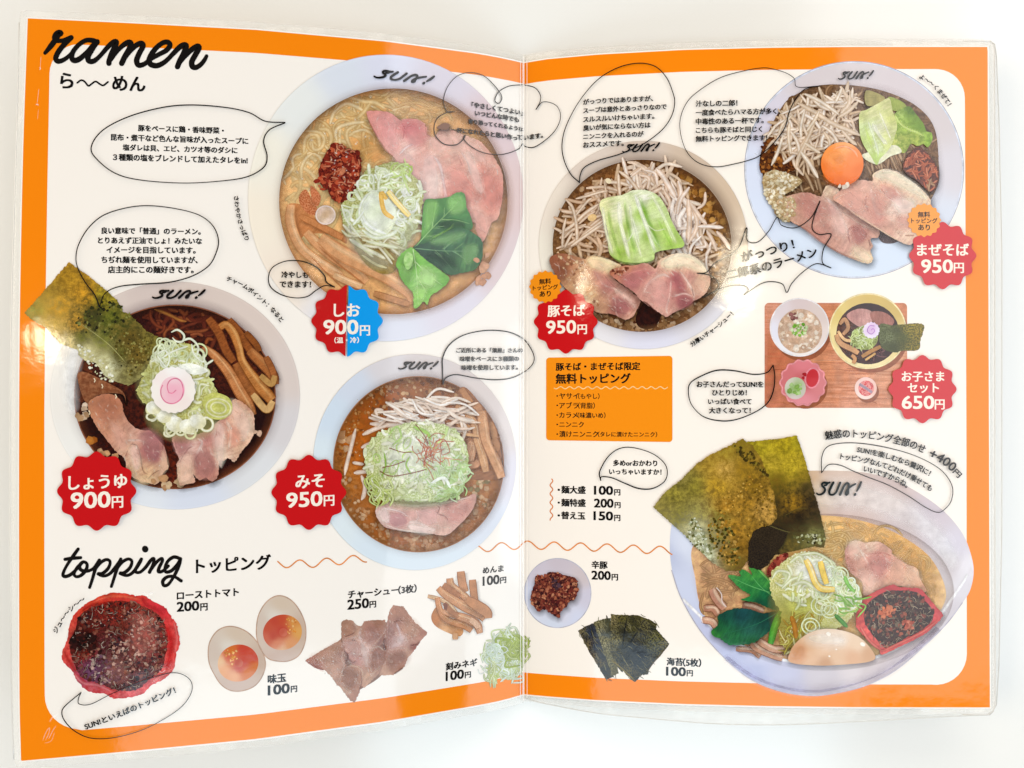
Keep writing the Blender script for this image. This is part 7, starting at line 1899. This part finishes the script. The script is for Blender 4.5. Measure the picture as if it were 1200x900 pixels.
b = balloon(menu, [(817, 320), (828, 319), (838, 308), (864, 292), (874.7, 267), (876, 282), (888, 283.5), (901, 270.7), (910.7, 254.7), (916, 264), (933, 266.7), (950.7, 254.7), (961, 235.5), (954, 254), (952, 268), (960, 274.7), (974, 274.7), (965, 292), (964, 308), (974, 314), (957, 309), (941, 318.7), (928, 332), (922, 342.7), (917, 333), (904, 330), (890.7, 333), (872, 345.5), (877, 340), (872, 334.7), (856, 334.7), (840, 340), (822.7, 349), (838, 341), (842, 332), (832, 322.7), (817, 320)], 'spiky balloon between the two right-hand bowls', 1.2)
t = P('lettering', b)
arctext(t, 'がっつり！', [(869, 301), (898, 294.5), (930, 285.5)], 11.5, bold=.03)
arctext(t, '二郎系のラーメン', [(852, 322), (898, 312), (957, 294.5)], 12, bold=.03)
t = P('lettering', menu, 'small curved words under the pork bowl')
arctext(t, '分厚いチャーシュー！', [(809.5, 404), (822, 396), (840, 383), (858, 367)], 6.0)
b = balloon(menu, [(906, 428), (898.7, 436.5), (882.7, 438.7), (861, 434.5), (840, 434), (821, 441), (809, 449), (806.7, 460), (810.7, 474.7), (824, 488), (842.7, 493), (861, 492), (882.7, 484), (898.7, 473), (906, 458.7), (908, 441), (906, 428)], 'balloon about the set for children')
words('lettering', b, None, [('お子さんだってSUN!を', 816.5, 894.5, 450.5), ('ひとりじめ！', 834.7, 875, 460.2), ('いっぱい食べて', 830, 880.5, 470.5), ('大きくなって！', 831, 879.5, 481)])
b = balloon(menu, [(704, 562.7), (702.7, 553), (712, 536), (725, 526), (741, 524.5), (762.7, 530.7), (777, 541), (782, 552), (778.7, 564), (765, 572.3), (749, 572.6), (733, 566.7), (717, 560), (705, 558.7), (704, 562.7)], 'balloon about larger portions')
words('lettering', b, None, [('多めorおかわり', 718.7, 770, 542.7), ('いっちゃいますか！', 714, 775, 553)], low=True)
b = balloon(menu, [(962.7, 554), (963, 536), (969, 524), (984, 519.5), (1008, 519.5), (1037, 524), (1066.7, 532), (1090.7, 542.7), (1106.7, 554.7), (1116, 570.7), (1114.7, 586.7), (1106.7, 597), (1098.7, 600.5), (1085, 594.7), (1064, 581), (1040, 568), (1016, 558.7), (1000, 552), (984, 545), (970.7, 544.8), (962.7, 554)], 'long bent balloon above the topping bowl', 1.0)
t = P('lettering', b)
arctext(t, 'SUN!を楽しむなら贅沢に！', [(1004.8, 526.5), (1027, 531), (1053, 538.5), (1075, 547), (1090, 555)], 7.2)
arctext(t, 'トッピングなんてどれだけ乗せても', [(985, 534.5), (1012, 539), (1040, 546.5), (1067, 558), (1092, 573)], 7.2)
arctext(t, 'いいですからね。', [(1012.5, 549), (1030, 554), (1048, 560.5), (1064, 569)], 7.0)
t = P('lettering', menu, 'curved line offering every topping for 400 yen')
arctext(t, '魅惑のトッピング全部のせ', [(967, 510.5), (986, 508.2), (1010, 508.5), (1040, 513), (1066, 519.5), (1084, 527)], 10.2, bold=.026)
arctext(t, '+400', [(1090, 530.5), (1105, 538), (1119, 549)], 10.5, bold=.03)
arctext(t, '円', [(1118.5, 551.5), (1125, 558)], 7, bold=.03)

# lists
W = 'fff3e4'


def price(parent, rows, bold=.038, col=INK, label=None):
    return words('lettering', parent, label, rows, col, bold)


begin(LOW)
ob = P('list_box', menu, 'orange box listing free toppings')
k = []
for cx, cy, a in ((644, 423, 180), (784, 421, 270), (784, 514, 0), (644, 512, 90)):
    k += ell(cx, cy, 4, 4, 6, 0, a, a + 90)
fill(ob, k, 'fa9a14', smooth=False)
price(ob, [('豚そば・まぜそば限定', 651.5, 750, 429.3), ('無料トッピング', 651.5, 738.7, 443.5)])
wv = P('wavy_line', ob, 'pale wave in the orange box')
stroke(wv, [(649 + i * 1.35, 454.4 + 1.4 * math.sin(i * .8)) for i in range(100)], .9, 'ffe2a8', step=.9)
rows = []
for y, a, x1, b_, x2, x3 in ((464, 'ヤサイ', 678, '（もやし）', 677.5, 702.5), (475, 'アブラ', 677.5, '（背脂）', 677.5, 697), (486.4, 'カラメ', 677, '（味濃いめ）', 677, 709.5), (497.4, 'ニンニク', 684, '', 0, 0), (508.7, '漬けニンニク', 700.7, '（タレに漬けたニンニク）', 700.7, 770)):
    rows.append((a, 655.5, x1, y))
    rows.append(('・', 652.2, 653.8, y))
    if b_:
        rows.append((b_, x2, x3, y + .3))
price(ob, rows, .022)
price(menu, [('麺大盛', 658, 686, 574), ('・', 653.8, 655.8, 574), ('100', 696.5, 718, 574.7, 10), ('円', 720, 726.7, 577), ('麺特盛', 658, 686, 589.2), ('・', 653.8, 655.8, 589), ('200', 696.5, 718.5, 589.7, 10), ('円', 720.5, 727, 592), ('替え玉', 658, 685.5, 604.2), ('・', 653.8, 655.8, 604), ('150', 696, 718, 604.6, 10), ('円', 720, 726.7, 607)], label='noodle portion prices')
wv = P('wavy_line', menu, 'short upright wave beside the portion prices')
stroke(wv, [(646.2 + 1.6 * math.sin(i * .62), 561 + i) for i in range(50)], 1.2, 'e88a3c', step=1)
wv = P('wavy_line', menu, 'short orange wave after the topping heading')


def wave(x0, x1, ph, f):
    pts = []
    x = x0
    while x <= x1:
        pts.append((x, f(x) + 4.6 * math.cos((x - ph) * 6.283 / 31.0)))
        x += 1.5
    return pts


def wl(x):
    return float(np.interp(x, [325, 360, 430, 545, 613, 700, 790], [660.5, 661, 654, 644, 638.5, 641.5, 645.5]))


stroke(wv, wave(325, 431, 346 + 15.5 - 15.5 - 10, lambda x: wl(x)), 1.5, 'f09a50', step=1.5, raw=True)
wv = P('wavy_line', menu, 'orange wave crossing the fold')
stroke(wv, wave(545, 789, 603, lambda x: wl(x)), 1.5, 'f09a50', step=1.5, raw=True)

price(menu, [('ローストトマト', 207.5, 279.5, 696), ('200', 207.5, 233, 710.5, 11), ('円', 235, 243, 711.3)], label='roast tomato and its price')
price(menu, [('味玉', 314, 335, 795), ('100', 314.3, 339, 807.8, 11.2), ('円', 341, 348, 807.5)], label='seasoned egg and its price')
price(menu, [('チャーシュー', 408, 467, 694.5), ('（3枚）', 467, 488, 690.5), ('250', 407.5, 432, 707.7, 11.2), ('円', 433.3, 440.5, 708.3)], label='sliced pork and its price')
price(menu, [('めんま', 566, 590, 667.3), ('100', 566, 585, 680, 10.5), ('円', 586.3, 593, 680)], label='bamboo shoots and their price')
price(menu, [('刻みネギ', 522.7, 559, 778.6), ('100', 522.7, 543.3, 791.2, 10.5), ('円', 545, 551.7, 790.8)], label='chopped leek and its price')
price(menu, [('辛豚', 693.5, 711.7, 662), ('200', 693.5, 715.3, 674.3, 10), ('円', 717, 724, 676.5)], label='spicy pork and its price')
price(menu, [('海苔', 781.5, 800, 775.5), ('（5枚）', 800.5, 821.5, 776.5), ('100', 781, 803.3, 787, 10), ('円', 805, 811.7, 789)], label='seaweed and its price')

# badges
begin(OVER + 2e-5)
RED = 'd0121a'
RED2 = 'd8303a'
b = badge(menu, 406.7, 376, 42, 'red and blue 900 yen badge on the large bowl', None, split=(406.7, 'cc1a1c', '06a4ee'))
price(b, [('しお', 391.5, 421.5, 363.5), ('900', 379.5, 419.5, 383.3, 16.5), ('円', 422, 433.3, 387.3), ('（温・冷）', 392, 420.5, 398.6, 7)], .028, W)
b = badge(menu, 113.3, 575.5, 46.5, 'red 900 yen badge on the soy sauce bowl', RED)
price(b, [('しょうゆ', 80.5, 148.5, 564.8), ('900', 83.5, 129, 586, 18.5), ('円', 131.3, 144, 588.4)], .028, W)
b = badge(menu, 362, 577, 44, 'red 950 yen badge on the miso bowl', RED)
price(b, [('みそ', 346.7, 380, 564), ('950', 336, 377.3, 585.3, 17), ('円', 379.7, 391.5, 586.6)], .028, W)
b = badge(menu, 663, 377, 37.5, 'red 950 yen badge on the pork bowl', RED)
price(b, [('豚そば', 642, 685.3, 364), ('950', 640.5, 674.7, 383.2, 15), ('円', 677, 687.5, 386)], .028, W)
b = badge(menu, 1104.7, 299.5, 39.5, 'red 950 yen badge on the soupless bowl', RED2)
price(b, [('まぜそば', 1075, 1135, 292.5), ('950', 1080, 1116.3, 312, 15.5), ('円', 1118, 1129.3, 314)], .028, W)
b = badge(menu, 1081, 456, 40, 'red 650 yen badge on the set for children', RED2)
price(b, [('お子さま', 1057, 1106.3, 441.3), ('セット', 1064, 1100, 454.7), ('650', 1057.3, 1094.3, 471.5, 15), ('円', 1095.7, 1106.7, 474)], .028, W)
for cx, cy, R, c, lab in ((639, 336, 19, 'f59a18', 'small orange free-topping badge by the pork bowl'), (1083, 258, 19.8, 'f9a646', 'small orange free-topping badge by the soupless bowl')):
    b = badge(menu, cx, cy, R, lab, c, lobes=16, amp=.045, name='note_badge')
    s = R / 19
    price(b, [('無料', cx - 7 * s, cx + 6.6 * s, cy - 6.3 * s), ('トッピング', cx - 14.5 * s, cx + 14.7 * s, cy + .6 * s), ('あり', cx - 6.5 * s, cx + 6.3 * s, cy + 8.2 * s)], .03)

# scuffs on the film, and a scribble of reflection painted on it in white
begin(OVER + 8e-5)
for a, w, al in (([(48, 66), (47.5, 74), (47, 82)], .9, .45), ([(46, 79), (47.5, 80), (46.5, 82)], 1.6, .8), ([(45.5, 104), (44.6, 112), (43.6, 121)], .8, .45), ([(42, 123), (44, 122), (45, 124)], 1.5, .75), ([(45, 128), (44, 140)], .7, .35), ([(50, 868), (54, 858), (58, 853), (57, 860), (53, 868)], 1.4, .35), ([(57, 866), (62, 856), (66, 850)], 1.4, .35), ([(52, 871), (60, 868), (64, 858)], 1.1, .3), ([(58, 846), (62, 840), (66, 838)], 2.2, .3), ([(186, 786), (190, 788), (194, 785)], 1.2, .5), ([(166, 694), (172, 697), (180, 694)], 2.2, .5), ([(172, 700), (178, 702)], 1.6, .4), ([(20.5, 89), (24, 89)], 1, .7), ([(905, 292), (905, 293.5)], 1.2, .5), ([(884, 180), (887, 181)], 1.2, .5)):
    stroke(P('scuff_and_glint', menu, 'small pale scuffs and painted reflection on the clear film'), a, w, 'ffffff', alpha=al, step=1)

# ------------------------------------------------------------------ build all meshes
for p in PARTS:
    p.done()
for n_ in ('laminate_film', 'laminate_film.001', 'back_leaf'):
    o = bpy.data.objects[n_]
    wd = o.modifiers.new('weld', 'WELD')
    wd.merge_threshold = 2e-6
    md = o.modifiers.new('thickness', 'SOLIDIFY')
    md.thickness = .00025
    md.offset = -1
bpy.data.objects.remove(FO)
print('pieces', sum(len(p.tris) for p in PARTS), 'tris', sum(len(p.me.polygons) for p in PARTS))
